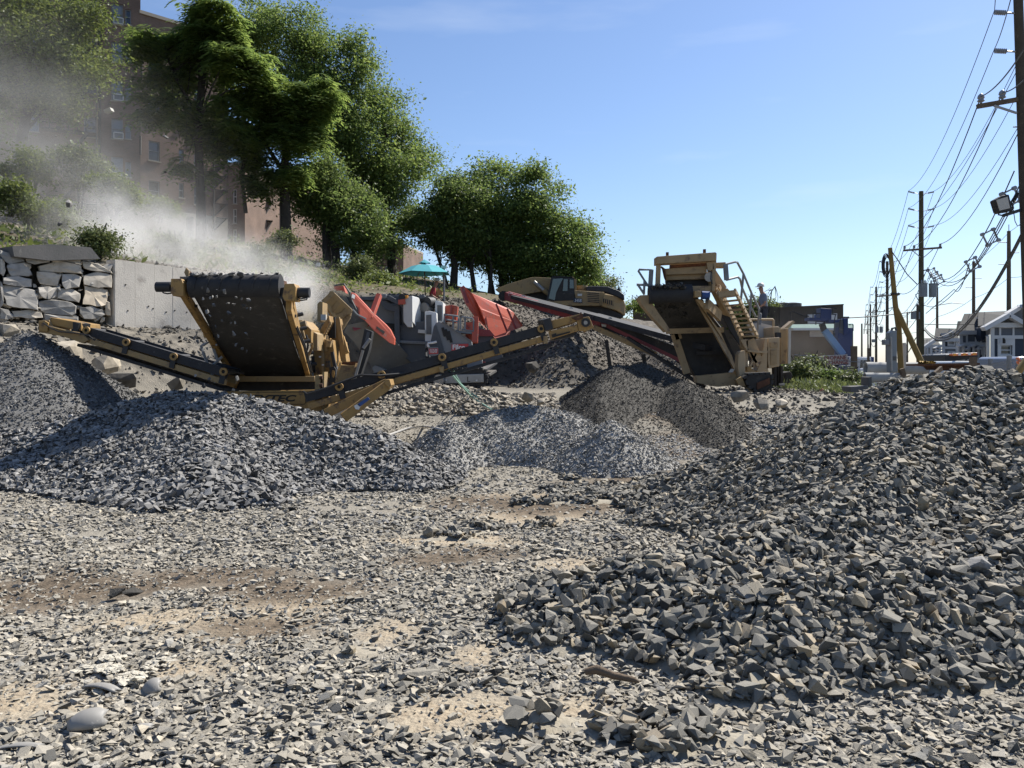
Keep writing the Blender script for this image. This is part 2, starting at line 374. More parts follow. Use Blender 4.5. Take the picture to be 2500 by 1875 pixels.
# ================================================================== terrain
WP, WD = np.array([-10.8, 23.0]), np.array([.53, .848])      # retaining wall line: corner point and direction
WN = np.array([-WD[1], WD[0]])                                 # into the bank

def smax(a, b, k=.12):
    h = np.clip(.5+.5*(a-b)/k, 0, 1)
    return b*(1-h)+a*h + k*h*(1-h)

def ridge(x, y, pts, slope, k=.15):
    """heap whose crest runs through pts (x, y, z); slope falls away on all sides"""
    out = None
    for i in range(max(1, len(pts)-1)):
        a = np.array(pts[i]); b = np.array(pts[min(i+1, len(pts)-1)])
        dx, dy = b[0]-a[0], b[1]-a[1]; l2 = dx*dx+dy*dy
        t = np.clip(((x-a[0])*dx+(y-a[1])*dy)/l2, 0, 1) if l2 > 0 else 0*x
        h = a[2]+(b[2]-a[2])*t - slope*np.sqrt(np.hypot(x-a[0]-t*dx, y-a[1]-t*dy)**2+.02)
        out = h if out is None else np.maximum(out, h)
    return np.where(out > k*6, out, k*np.log1p(np.exp(np.clip(out/k, -40, 40))))

def sstep(a, b, x):
    t = np.clip((x-a)/(b-a), 0, 1); return t*t*(3-2*t)

def ground_h(x, y):
    x = np.asarray(x, dtype=float); y = np.asarray(y, dtype=float)
    s = (x-WP[0])*WN[0]+(y-WP[1])*WN[1]; t = (x-WP[0])*WD[0]+(y-WP[1])*WD[1]
    ramp = .85*sstep(15, 26, y)*(1-sstep(10, 15, x))*(1-sstep(60, 120, y))
    n = noise2(x, y, 3, 4, .35)
    near = sstep(5, 9, np.hypot(x-6, y-40)*0+y)            # calmer close to the eye
    h = ramp + .05*n + .10*noise2(x, y, 5, 3, .12)*near
    # rubble slope in front of the wall line, then the hill behind it
    low = 2.75 + .45*sstep(2, 12, t)*0
    top = 4.45
    walled = (1-sstep(4.2, 5.2, t))
    fl = low*walled + top*(1-walled)
    slope = fl*sstep(-4.6-1.2*(1-walled), -.15, s+.35*noise2(x, y, 9, 3, .6))
    behind = top + np.clip(s-.6, 0, 80)*.205 + .35*noise2(x, y, 12, 4, .25)
    behind = np.minimum(behind, 13.5)
    step = sstep(.30, .55, s)
    bank = slope*(1-step)+behind*step
    fade = 1-sstep(36, 50, t)
    bank = bank*fade + (.0)*(1-fade)
    h = np.where(s > -6.5, smax(h, bank, .25), h)
    # the spoil heap the digger stands on
    heap = ridge(x, y, [(-2.2, 34.5, 4.1), (-.6, 37, 4.55), (3.7, 41.5, 3.75), (7.5, 41, 3.2)], .62, .2)
    spur = ridge(x, y, [(3.7, 40, 3.7), (2.3, 33, 3.3), (1.9, 29.5, 2.35)], .68, .2)
    spur2 = ridge(x, y, [(6.5, 39, 3.0), (6.8, 33, 1.9), (6.2, 30, 1.2)], .6, .2)
    hp = smax(smax(heap, spur, .3), spur2, .3)
    h = np.where(hp > .15, smax(h, hp + .22*noise2(x, y, 21, 4, .8), .3), h)
    # the levelled pad the crusher works on, cut into the bank
    pm = sstep(-8.0, -6.8, x)*(1-sstep(-.2, .9, x))*sstep(23.2, 24.2, y)*(1-sstep(31.8, 33.0, y))
    h = h*(1-pm)+pm*np.minimum(h, .95+.06*n)
    # low tan rubble in front of the crusher
    rub = ridge(x, y, [(-4.0, 21.5, 1.05), (-2.4, 22.5, 1.25), (-.6, 22.0, 1.1)], .38, .12)
    h = smax(h, rub + .10*noise2(x, y, 31, 4, 1.3), .15)
    return h

def gz(x, y): return float(ground_h(np.array([x]), np.array([y]))[0])

def spaced(lo, hi, f0, f1, step, grow):
    c = list(np.arange(f0, f1+1e-6, step)); q = step
    while c[-1] < hi: q *= grow; c.append(c[-1]+q)
    q = step
    while c[0] > lo: q *= grow; c.insert(0, c[0]-q)
    return np.array(c)

def sheet(name, xs, ys, hf, m, parent=None, attrs=None):
    X, Y = np.meshgrid(xs, ys); Z = hf(X, Y)
    V = np.stack([X.ravel(), Y.ravel(), Z.ravel()], 1)
    off = wloc(parent) if parent is not None else Vector((0, 0, 0)); V = V-np.array(off)
    nx, ny = len(xs), len(ys); i = np.arange(nx*ny).reshape(ny, nx)
    Q = np.stack([i[:-1, :-1].ravel(), i[:-1, 1:].ravel(), i[1:, 1:].ravel(), i[1:, :-1].ravel()], 1)
    me = np_mesh(name, V, Q, True)
    for k, fn in (attrs or {}).items():
        a = me.attributes.new(k, 'FLOAT', 'POINT'); a.data.foreach_set('value', np.ascontiguousarray(fn(X, Y).ravel(), dtype=np.float32))
    return link_mesh(name, me, m, parent)

# bare patches of soil in the stone (photo pixels of their middles, reach in metres)
def gp(px, py):                                            # photo pixel -> flat ground
    d = EYE*F/(py-HZ); return ((px-1250)/F*d, d)
TANP = [(1230,1745,.75,.26), (1390,1730,.45,.2), (1020,1775,.4,.18), (1160,1620,.33,.2), (40,1740,.9,.3), (560,1545,1.0,.25), (380,1520,.8,.28),
        (1360,1390,.6,.25), (1090,1330,1.3,.3), (1300,1260,1.6,.5), (950,1560,.4,.2), (1290,1215,1.6,.4), (480,1640,.5,.2), (700,1480,.8,.3)]
DARKP = [(150,1448,1.1,.35), (50,1452,.9,.3), (560,1415,1.0,.22), (760,1450,.9,.22), (680,1460,.7,.2), (1150,1370,.7,.25), (1080,1385,.8,.25), (1310,1240,1.9,.35), (1560,1170,1.3,.5),
         (1450,1190,1.1,.4), (1260,1225,1.2,.35), (620,1550,.6,.18), (1640,1110,1.6,.5), (1700,1090,1.4,.5), (1560,1130,1.0,.4), (1650,1060,2.2,.9), (1590,1040,1.6,.8), (1640,1035,2.4,1.2)]
TANW = [(gp(a, b), c, d) for a, b, c, d in TANP]; DARKW = [(gp(a, b), c, d) for a, b, c, d in DARKP]
TANW = [(c, a*.75, b*.7) for c, a, b in TANW]
def patches(lst):
    def fn(X, Y):
        o = np.zeros_like(X)
        w = .8*noise2(X, Y, 41, 4, 1.7)
        for (cx, cy_), rx, ry in lst:
            o = np.maximum(o, 1-sstep(.35, 1.0, np.hypot((X-cx)/rx, (Y-cy_)/(ry*2.2)) + .5*w))
        return o
    return fn
def hillside(X, Y):
    s = (X-WP[0])*WN[0]+(Y-WP[1])*WN[1]; return sstep(.4, 2.5, s)
def bankside(X, Y):
    return sstep(.7, 1.7, ground_h(X, Y))*(1-hillside(X, Y))

def ground_mat():
    m = bpy.data.materials.new('dusty_gravel_ground'); m.use_nodes = True
    nt = m.node_tree; N = nt.nodes; L = nt.links; b = N['Principled BSDF']; b.inputs['Roughness'].default_value = .95
    b.inputs['Specular IOR Level'].default_value = .2
    tcn = N.new('ShaderNodeTexCoord')
    def noise(sc, d=6):
        n = N.new('ShaderNodeTexNoise'); n.inputs['Scale'].default_value = sc; n.inputs['Detail'].default_value = d; L.new(tcn.outputs['Object'], n.inputs['Vector']); return n.outputs['Fac']
    def ramp(f, p0, p1, c0, c1):
        r = N.new('ShaderNodeValToRGB'); r.color_ramp.elements[0].position = p0; r.color_ramp.elements[1].position = p1
        r.color_ramp.elements[0].color = (*c0, 1); r.color_ramp.elements[1].color = (*c1, 1); L.new(f, r.inputs[0]); return r.outputs[0]
    def mixc(f, a, c):
        x = N.new('ShaderNodeMixRGB'); L.new(f, x.inputs[0]); L.new(a, x.inputs[1]); L.new(c, x.inputs[2]); return x.outputs[0]
    def attr(n):
        a = N.new('ShaderNodeAttribute'); a.attribute_name = n; return a.outputs['Fac']
    fine = ramp(noise(45), .3, .7, (.13, .12, .10), (.31, .285, .235))
    broad = ramp(noise(.5), .42, .62, (.17, .156, .128), (.27, .245, .20))
    x = N.new('ShaderNodeMixRGB'); x.inputs[0].default_value = .5; L.new(fine, x.inputs[1]); L.new(broad, x.inputs[2]); base = x.outputs[0]
    base = mixc(attr('tan'), base, ramp(noise(14), .3, .7, (.26, .205, .14), (.39, .33, .24)))
    base = mixc(attr('dark'), base, ramp(noise(12), .3, .7, (.055, .043, .03), (.165, .128, .09)))
    base = mixc(attr('bank'), base, ramp(noise(3.2, 10), .3, .7, (.085, .078, .065), (.235, .21, .17)))
    base = mixc(attr('spoil'), base, ramp(noise(3.6, 10), .3, .7, (.045, .04, .034), (.15, .132, .108)))
    base = mixc(attr('hill'), base, ramp(noise(2.2, 9), .38, .62, (.085, .07, .047), (.125, .105, .062)))
    L.new(base, b.inputs['Base Color'])
    bp = N.new('ShaderNodeBump'); bp.inputs['Strength'].default_value = .6; bp.inputs['Distance'].default_value = .05
    L.new(noise(30, 8), bp.inputs['Height']); L.new(bp.outputs[0], b.inputs['Normal'])
    return m
M['ground'] = ground_mat()
gx = spaced(-2500, 2500, -24, 20, .28, 1.22); gy = spaced(-300, 5000, 2, 46, .28, 1.22)
ground = sheet('ground', gx, gy, ground_h, M['ground'], attrs={'tan': patches(TANW), 'dark': patches(DARKW), 'hill': hillside, 'bank': bankside, 'spoil': lambda X, Y: bankside(X, Y)*sstep(-4.5, -2.5, X)*sstep(22, 24, Y)})
tag(ground, kind='structure')

# street along the pole line
SD = Vector((.39, 1, 0)).normalized(); SN = Vector((SD.y, -SD.x, 0)); SO = Vector((15.4-.39*26, 0, 0))
def street_pt(t, off, z=0): return SO + SD*t + SN*off + Vector((0, 0, z))
def strip(name, o0, o1, z, m, t0=10, t1=900, th=.02):
    b = MB(); pts = [street_pt(t0, o0, z), street_pt(t0, o1, z), street_pt(t1, o1, z), street_pt(t1, o0, z)]
    b.prism([p-Vector((0, 0, th)) for p in pts], (0, 0, th)); return tag(b.build(name, m), kind='structure')
strip('pavement', -1.2, 1.6, .24, M['pavement'], th=.4)
strip('road', 1.6, 11.6, .12, M['asphalt'], th=.3)
strip('pavement', 11.6, 14.4, .24, M['pavement'], th=.4)
b = MB()
for k in range(40):
    p = street_pt(20+k*8, 6.55, .126); b.box(p, (.12, 3, .006), -math.atan2(SD.x, SD.y))
tag(b.build('road_marking', M['trim']), kind='structure')

# ================================================================== crushed stone
def hull(seed, n=9, sx=1, sy=.75, sz=.5):
    r = random.Random(seed); bm = bmesh.new()
    for _ in range(n):
        v = Vector((r.gauss(0, 1), r.gauss(0, 1), r.gauss(0, 1))).normalized()
        m_ = max(abs(v.x), abs(v.y), abs(v.z)); v = v*(.25+.75/m_)*.56*r.uniform(.82, 1.1)
        bm.verts.new((v.x*sx, v.y*sy, v.z*sz))
    res = bmesh.ops.convex_hull(bm, input=bm.verts)
    bmesh.ops.delete(bm, geom=[g for g in res['geom_interior'] if isinstance(g, bmesh.types.BMVert)], context='VERTS')
    bmesh.ops.triangulate(bm, faces=bm.faces)
    bmesh.ops.recalc_face_normals(bm, faces=bm.faces)
    bm.verts.ensure_lookup_table(); bm.verts.index_update()
    V = np.array([v.co[:] for v in bm.verts]); T = np.array([[v.index for v in f.verts] for f in bm.faces]); bm.free()
    V -= V.mean(0)
    return V, T
BLOCKS = [hull(700+i, 8, 1, random.uniform(.55, .9), random.uniform(.32, .68)) for i in range(28)]
STONES = [hull(100+i, 10 if i % 3 else 12, 1, random.uniform(.55, .9), random.uniform(.32, .68)) for i in range(28)]
PEBBLES = [hull(300+i, 6, 1, random.uniform(.6, .9), random.uniform(.4, .7)) for i in range(12)]
ROCKS = [hull(500+i, 18, 1, random.uniform(.6, .95), random.uniform(.5, .85)) for i in range(16)]

def rots(n, tilt, normals=None):
    a = rng.uniform(0, 2*np.pi, n); ax = rng.uniform(0, 2*np.pi, n); t = np.abs(rng.normal(0, tilt, n))
    ca, sa = np.cos(a), np.sin(a); Z = np.zeros(n); O = np.ones(n)
    Rz = np.stack([np.stack([ca, -sa, Z], 1), np.stack([sa, ca, Z], 1), np.stack([Z, Z, O], 1)], 1)
    def axis_rot(u, th):
        c, s = np.cos(th), np.sin(th); K = np.zeros((n, 3, 3))
        K[:, 0, 1] = -u[:, 2]; K[:, 0, 2] = u[:, 1]; K[:, 1, 0] = u[:, 2]; K[:, 1, 2] = -u[:, 0]; K[:, 2, 0] = -u[:, 1]; K[:, 2, 1] = u[:, 0]
        return np.eye(3)[None]+s[:, None, None]*K+(1-c)[:, None, None]*(K@K)
    Rt = axis_rot(np.stack([np.cos(ax), np.sin(ax), Z], 1), t)
    Rm = Rt@Rz
    if normals is not None:
        h = np.hypot(normals[:, 0], normals[:, 1])+1e-9
        u = np.stack([-normals[:, 1]/h, normals[:, 0]/h, Z], 1)
        Rm = axis_rot(u, np.arctan2(h, normals[:, 2]))@Rm
    return Rm

def joined(name, pts, sizes, Rm, var, lib, m, parent=None):
    Vs, Ts, base = [], [], 0
    off = np.array(wloc(parent)) if parent is not None else np.zeros(3)
    for k, (bv, bt) in enumerate(lib):
        ix = np.nonzero(var == k)[0]
        if not len(ix): continue
        V = np.einsum('nij,vj->nvi', Rm[ix], bv)*sizes[ix, None, None]+(pts[ix]-off)[:, None, :]
        T = bt[None]+(np.arange(len(ix))*len(bv))[:, None, None]+base
        Vs.append(V.reshape(-1, 3)); Ts.append(T.reshape(-1, 3)); base += len(ix)*len(bv)
    me = np_mesh(name, np.concatenate(Vs), np.concatenate(Ts))
    return link_mesh(name, me, m, parent)

def in_view(pts, mx=.62, my=.48):
    d = np.maximum(pts[:, 1], .1); u = pts[:, 0]/d; v = (EYE-pts[:, 2])/d
    return (pts[:, 1] > 2) & (np.abs(u) < mx) & (v < .50)

def single_stones(name, pts, sizes, Rm, var, lib, m, parent, meshes):
    """one object per stone, sharing the few meshes of lib"""
    off = np.array(wloc(parent)) if parent is not None else np.zeros(3)
    for i in range(len(pts)):
        k = int(var[i])
        if k not in meshes:
            me = np_mesh(name, *lib[k]); me.materials.append(m); meshes[k] = me
        o = bpy.data.objects.new(name, meshes[k]); col.objects.link(o); o.parent = parent
        mt = Matrix(Rm[i].tolist()).to_4x4() @ Matrix.Scale(float(sizes[i]), 4)
        mt.translation = Vector((pts[i]-off).tolist()); o.matrix_local = mt

def stones_on(hf, box, n, size, m, parent, tilt=.5, lib=STONES, singles=300, name='stone', loose='loose_stone', keep=None, min_h=None, sink=.15, spread=.32, view=True, flat=None):
    """scatter stones over the height field hf inside box; the ones that show largest are objects, the rest one mass"""
    x = rng.uniform(box[0], box[1], n); y = rng.uniform(box[2], box[3], n)
    ok = np.ones(n, bool)
    if keep is not None: ok &= keep(x, y)
    if min_h is not None: ok &= (hf(x, y)-ground_h(x, y)) > min_h
    x, y = x[ok], y[ok]; z = hf(x, y); e = .06
    gxn = -(hf(x+e, y)-hf(x-e, y))/(2*e); gyn = -(hf(x, y+e)-hf(x, y-e))/(2*e)
    nrm = np.stack([gxn, gyn, np.ones_like(gxn)], 1); nrm /= np.linalg.norm(nrm, axis=1)[:, None]
    pts = np.stack([x, y, z], 1)
    sz = size*np.clip(np.exp(rng.normal(0, spread, len(x))), .42, 1.9)
    if view:
        q = in_view(pts); toeye = np.array([0, 0, EYE])-pts
        q &= (nrm*toeye).sum(1) > -.25*np.linalg.norm(toeye, axis=1)
        pts, nrm, sz = pts[q], nrm[q], sz[q]
    k = len(pts); Rm = rots(k, tilt, nrm); var = rng.integers(0, len(lib), k)
    pts = pts + nrm*(sz*(rng.uniform(0, .45, k)-sink))[:, None]
    if singles:
        d = np.linalg.norm(pts-np.array([0, 0, EYE]), axis=1); inn = (np.abs(pts[:, 0]/pts[:, 1]) < .595) & ((EYE-pts[:, 2])/pts[:, 1] < .47)
        score = np.where(inn, sz/d, 0); big = np.argsort(-score)[:singles]
        mask = np.zeros(k, bool); mask[big] = True
        pts[mask] += nrm[mask]*(sz[mask]*.18)[:, None]
        single_stones(name, pts[mask], sz[mask], Rm[mask], var[mask], lib, m, parent, {})
    else: mask = np.zeros(k, bool)
    if (~mask).any():
        o = joined(loose, pts[~mask], sz[~mask], Rm[~mask], var[~mask], lib, m, parent); o['kind'] = 'stuff'
        return o

def heap(name, loc, label, cat, hf, box, step, m, group=None, base_m=None):
    t = thing(name, (loc[0], loc[1], gz(loc[0], loc[1])), label, cat, group)
    xs = np.arange(box[0], box[1]+step, step); ys = np.arange(box[2], box[3]+step, step)
    def below(X, Y):
        h = hf(X, Y); g = ground_h(X, Y); return np.where(h-g < .03, g-.06, h-.02)
    sheet('heap_body', xs, ys, below, base_m or m, t)
    return t

# --- right heap: coarse brown-grey stone
def h_right(x, y):
    a = ridge(x, y, [(4.25, 9.2, 1.62), (4.75, 8.9, 1.72), (6.6, 8.3, 1.45), (9, 8, 1.2)], .56, .10)
    b_ = ridge(x, y, [(4.4, 8.6, 1.5), (2.75, 6.7, .84), (1.4, 6.0, .60), (.45, 5.75, .44)], .50, .05)
    c = ridge(x, y, [(5.2, 7.8, 1.35), (4.6, 6.3, .98), (3.0, 5.5, .68), (1.6, 5.2, .52)], .50, .05)
    d_ = ridge(x, y, [(4.4, 9.3, 1.5), (2.9, 10.6, .85), (2.35, 12.0, .3)], .5, .08)
    e_ = ridge(x, y, [(7.5, 7.6, 1.15), (5.6, 5.9, .95), (3.7, 5.1, .60)], .50, .05)
    h = smax(smax(smax(a, b_, .25), smax(c, d_, .25), .25), e_, .2)
    g = ground_h(x, y); X = h*1.09 - .10 + .05*noise2(x, y, 51, 4, 1.6)
    return np.where(X > .05, np.maximum(g, X), g)
t_right = heap('gravel_pile', (4.6, 8.6), 'large brown-grey heap of coarse crushed stone below the tall wooden pole', 'gravel pile', h_right, (-1.2, 11, 3.6, 14), .13, M['stone_right'], 'gravel piles in the yard')
stones_on(h_right, (-1, 8.6, 3.7, 13.5), 90000, .058, M['stone_right'], t_right, .6, min_h=.04, spread=.38)
# --- left heap: blue-grey stone under the screener's head
def h_left(x, y):
    a = ridge(x, y, [(-8.8, 13.4, .70), (-7.1, 13.7, 1.05), (-5.6, 14.0, 1.43), (-4.65, 13.9, 1.43), (-4.0, 13.7, 1.33), (-2.93, 13.3, 1.08), (-2.16, 13.0, .90), (-1.6, 12.4, .60)], .56, .09)
    b_ = ridge(x, y, [(-4.8, 13.2, 1.3), (-3.9, 11.0, .58), (-3.7, 10.2, .28)], .40, .12)
    g = ground_h(x, y); X = smax(a, b_, .25) - .1 + .05*noise2(x, y, 61, 4, 1.4)
    return np.where(X > .04, np.maximum(g, X), g)
t_left = heap('gravel_pile', (-4.6, 12), 'blue-grey heap of crushed stone under the head of the yellow screener', 'gravel pile', h_left, (-12.5, 2, 8, 17), .15, M['stone_grey'], 'gravel piles in the yard')
stones_on(h_left, (-9.8, .8, 8.4, 15.4), 90000, .063, M['stone_grey'], t_left, .6, min_h=.012, spread=.42, lib=BLOCKS)
# --- middle heap: fine chippings under the right side conveyor
def h_mid(x, y):
    a = ridge(x, y, [(-.45, 15.4, 1.04), (.3, 15.7, 1.14), (1.0, 15.5, 1.04)], .60, .07)
    b_ = ridge(x, y, [(-1.05, 14.6, .95), (-1.0, 13.9, .62)], .72, .04)
    c = ridge(x, y, [(1.66, 14.2, .98)], .74, .03)
    d_ = ridge(x, y, [(-1.0, 13.45, .22), (-.7, 13.3, .26)], .6, .04)
    e_ = ridge(x, y, [(.5, 14.4, .25), (2.3, 13.9, .12)], .2, .08)
    cut = ridge(x, y, [(-.42, 13.3, .62), (-.05, 14.0, .6)], 1.0, .04)*.75
    return np.maximum(ground_h(x, y), smax(smax(smax(a, b_, .1), c, .06), smax(d_, e_, .06), .06) - cut - .08 + .025*noise2(x, y, 71, 3, 2.2))
t_mid = heap('gravel_pile', (.2, 15), 'low heap of fine grey chippings below the end of the right conveyor', 'gravel pile', h_mid, (-4, 5, 12, 18.5), .11, M['stone_mid'], 'gravel piles in the yard')
stones_on(h_mid, (-3.2, 4.4, 12.4, 16.5), 42000, .04, M['stone_mid'], t_mid, .6, min_h=.012, lib=PEBBLES, spread=.3, sink=.1)
# --- far left heap: dark fine stone under the left side conveyor
def h_fine(x, y):
    a = ridge(x, y, [(-9.75, 17.2, 2.5)], .70, .06)
    return np.maximum(ground_h(x, y), a + .02*noise2(x, y, 81, 3, 1.5))
t_fine = heap('gravel_pile', (-9.8, 17.2), 'dark conical heap of fine stone under the left conveyor beside the rock wall', 'gravel pile', h_fine, (-14.5, -5.2, 12.6, 21.5), .12, M['stone_fine'], 'gravel piles in the yard')
stones_on(h_fine, (-13.5, -6, 13.4, 19), 30000, .042, M['stone_fine'], t_fine, .6, min_h=.02, lib=PEBBLES, spread=.3, sink=.1)
# --- black heap below the tan screener
def h_black(x, y):
    a = ridge(x, y, [(2.75, 23.4, 1.72), (3.7, 24.2, 1.92), (4.6, 23.4, 1.45), (5.3, 22.3, .9)], .62, .1)
    b_ = ridge(x, y, [(2.9, 23.2, 1.9), (2.2, 21.3, 1.3), (2.0, 18.6, .62), (1.9, 17.0, .3)], .62, .08)
    c = ridge(x, y, [(4.6, 23.0, 1.35), (4.5, 19.8, .8), (4.4, 17.4, .42)], .42, .08)
    return np.maximum(ground_h(x, y), smax(smax(a, b_, .1), c, .1) - .05 + .05*noise2(x, y, 91, 4, 1.5))
t_black = heap('gravel_pile', (4, 23), 'black heap of stone fines under the tan screener', 'gravel pile', h_black, (-.8, 9.5, 15, 28), .12, M['stone_black'], 'gravel piles in the yard')
stones_on(h_black, (-.4, 8.5, 15.4, 25.4), 66000, .032, M['stone_black'], t_black, .6, min_h=.02, lib=PEBBLES, spread=.4, sink=.1)

PILES = (h_right, h_left, h_mid, h_fine, h_black)
def off_piles(x, y):
    g = ground_h(x, y); ok = np.ones_like(x, dtype=bool)
    for f in PILES: ok &= (f(x, y)-g) < .04
    return ok

# --- loose stone over the yard
tanf, darkf = patches(TANW), patches(DARKW)
def bare(x, y, k=.94):
    return rng.uniform(0, 1, len(x)) > np.maximum(tanf(x, y), .93*darkf(x, y))*k
def wedge(x, y): return (np.abs(x) < .63*y+.3) & bare(x, y) & off_piles(x, y)
stones_on(ground_h, (-5.5, 5.5, 3.3, 7.2), 54000, .038, M['stone_ground'], ground, .22, keep=wedge, sink=.12, spread=.36, lib=BLOCKS)
stones_on(ground_h, (-7.5, 7, 7.2, 11.5), 44000, .042, M['stone_ground'], ground, .22, singles=0, keep=wedge, sink=.12, spread=.36, lib=BLOCKS)
stones_on(ground_h, (-7, 6, 11.5, 21), 36000, .044, M['stone_ground'], ground, .3, singles=0, keep=lambda x, y: wedge(x, y) & ~((x > 1.0+.5*noise2(x, y, 33, 3, .8)) & (y > 14.6)), sink=.12, spread=.4, lib=PEBBLES)
stones_on(ground_h, (-6, 6, 3.3, 9), 32000, .021, M['stone_ground'], ground, .4, singles=0, keep=lambda x, y: (np.abs(x) < .63*y+.3) & off_piles(x, y), lib=PEBBLES, sink=.05)
# coarser stones rolled off the heaps
stones_on(ground_h, (-6, 1.5, 8, 13), 1800, .05, M['stone_grey'], ground, .35, singles=0, keep=wedge)
stones_on(ground_h, (.6, 9, 13.5, 21), 30000, .048, M['stone_mid'], ground, .4, singles=0, keep=lambda x, y: off_piles(x, y) & (noise2(x, y, 78, 3, .4) > -.35), lib=PEBBLES)
stones_on(ground_h, (1.2, 7.5, 14.5, 22), 12000, .045, M['stone_black'], ground, .45, singles=0, keep=lambda x, y: off_piles(x, y) & (noise2(x, y, 79, 3, .5) > -.1), lib=PEBBLES)
stones_on(ground_h, (-.6, 3.4, 3.7, 6.2), 2200, .045, M['stone_right'], ground, .35, singles=0, keep=wedge, lib=BLOCKS)
# --- broken rubble on the bank, the spoil heap and the tan mound
def on_bank(x, y):
    g = ground_h(x, y); return (g > .95) & (hillside(x, y) < .5) & off_piles(x, y)
stones_on(ground_h, (-13, 9, 16, 44), 26000, .085, M['rubble_dark'], ground, .7, singles=200, keep=lambda x, y: on_bank(x, y) & (x < -3.2), lib=BLOCKS, spread=.6, name='rubble_stone', loose='loose_rubble')
stones_on(ground_h, (-3.2, 9, 23, 44), 26000, .08, M['rubble_spoil'], ground, .7, singles=100, keep=on_bank, lib=BLOCKS, spread=.6, name='rubble_stone', loose='loose_rubble')
stones_on(ground_h, (-5.5, 1.2, 18.5, 25), 11000, .085, M['rubble'], ground, .45, singles=200, keep=lambda x, y: (ground_h(x, y) > .5) & off_piles(x, y), spread=.45, name='rubble_stone', loose='loose_rubble')
stones_on(ground_h, (5, 14, 17, 34), 3500, .09, M['rubble_dark'], ground, .6, singles=0, keep=off_piles, spread=.5, loose='loose_rubble')
stones_on(ground_h, (-26, -8, 22, 46), 3000, .10, M['rubble'], ground, .6, singles=0, keep=lambda x, y: hillside(x, y) > .5, spread=.5, loose='loose_rubble')

# --- boulders one could roll away
def rock_mesh(seed, sx, sy, sz):
    V, T = hull(seed, 26, 1, 1, 1); return V*np.array([sx, sy, sz]), T
def boulder(px, py, d, w, h, label, seed, m='rubble', dep=.7):
    V, T = rock_mesh(seed, w, w*dep, h)
    p = P(px, py, d); me = np_mesh('boulder', V, T); o = link_mesh('boulder', me, M[m]); o.location = p
    o.rotation_euler = (random.uniform(-.25, .25), random.uniform(-.25, .25), random.uniform(0, 6))
    return tag(o, label, 'boulder', 'boulders on the bank')
boulder(172, 862, 20.2, .72, .5, 'pale angular boulder above the left conveyor in the bank', 3)
boulder(262, 895, 19.4, .68, .45, 'broad cracked boulder under the left conveyor beam', 4)
boulder(215, 814, 21.4, .5, .34, 'rounded pale boulder at the foot of the rock wall', 8)
boulder(300, 925, 19.0, .6, .35, 'flat dark boulder low on the slope left of the screener', 9, 'rubble_dark')
boulder(435, 937, 18.6, .42, .3, 'small flat slab of rock on the slope beside the screener handrail', 12)
boulder(12, 815, 19.6, .55, .45, 'grey boulder at the photo edge beside the dark heap', 13)
boulder(1290, 968, 20.4, .26, .24, 'pale tan boulder standing on end behind the middle heap', 15)
boulder(1322, 980, 20.2, .28, .14, 'tan slab lying flat right of the upright boulder', 16)
boulder(1300, 895, 26.5, .4, .35, 'grey block half buried in the dark spoil face', 18, 'rubble_dark')
boulder(1805, 965, 21.3, .4, .25, 'dark boulder in front of the tan screener track', 19, 'rubble_dark')
boulder(1860, 985, 20.6, .36, .25, 'brown clod of rock right of the black heap', 22, 'rubble_dark')
boulder(1905, 985, 19.6, .36, .15, 'flat light boulder at the left flank of the large heap', 23)

# ================================================================== retaining walls
wl = thing('stone_wall', (WP[0]-.8, WP[1]-1.4, 3), 'dry stacked retaining wall of large grey and tan rocks', 'stone wall')
def wall_pt(px, py, out=0.0):
    """photo pixel -> the wall plane, out metres proud of it"""
    u = (px-1250)/F; o = WP - WN*out                       # x = u*y on the line o + WD*t
    t = (u*o[1]-o[0])/(WD[0]-u*WD[1]); x, y = o+WD*t
    return Vector((x, y, EYE+(HZ-py)/F*y))
def wall_rock(pix, seed, depth=.7):
    r = random.Random(seed); pts = []
    n = len(pix); mx_, my_ = sum(q[0] for q in pix)/n, sum(q[1] for q in pix)/n
    pix = [(mx_+(q[0]-mx_)*1.06, my_+(q[1]-my_)*1.08) for q in pix]
    for i in range(n):                                     # roughen the outline
        a, c = Vector(pix[i]), Vector(pix[(i+1) % n]); pts.append(a)
        pts.append(a.lerp(c, .5)+Vector((r.uniform(-2, 2), r.uniform(-2, 2))))
    cx = sum(p.x for p in pts)/len(pts); cy_ = sum(p.y for p in pts)/len(pts)
    inner = [(cx+(p.x-cx)*.93+r.uniform(-.6, .6), cy_+(p.y-cy_)*.92+r.uniform(-.6, .6)) for p in pts]
    n = len(pts); tx, ty = r.uniform(-.002, .002), r.uniform(-.0025, .0025); pr = [.10+tx*(q[0]-cx)+ty*(q[1]-cy_)+r.uniform(-.02, .02) for q in inner]
    vs = [wall_pt(p.x, p.y, -depth) for p in pts]+[wall_pt(p.x, p.y, -.05+r.uniform(-.03, .05)) for p in pts]+[wall_pt(q[0], q[1], pr[i]) for i, q in enumerate(inner)]
    vs.append(wall_pt(cx, cy_, .115+r.uniform(-.015, .02)))
    fs = [(i, (i+1) % n, n+(i+1) % n, n+i) for i in range(n)]+[(n+i, n+(i+1) % n, 2*n+(i+1) % n, 2*n+i) for i in range(n)]+[(2*n+i, 2*n+(i+1) % n, 3*n) for i in range(n)]+[tuple(range(n-1, -1, -1))]
    MB().add(vs, fs).build('stone', M['wall_stone'], wl)
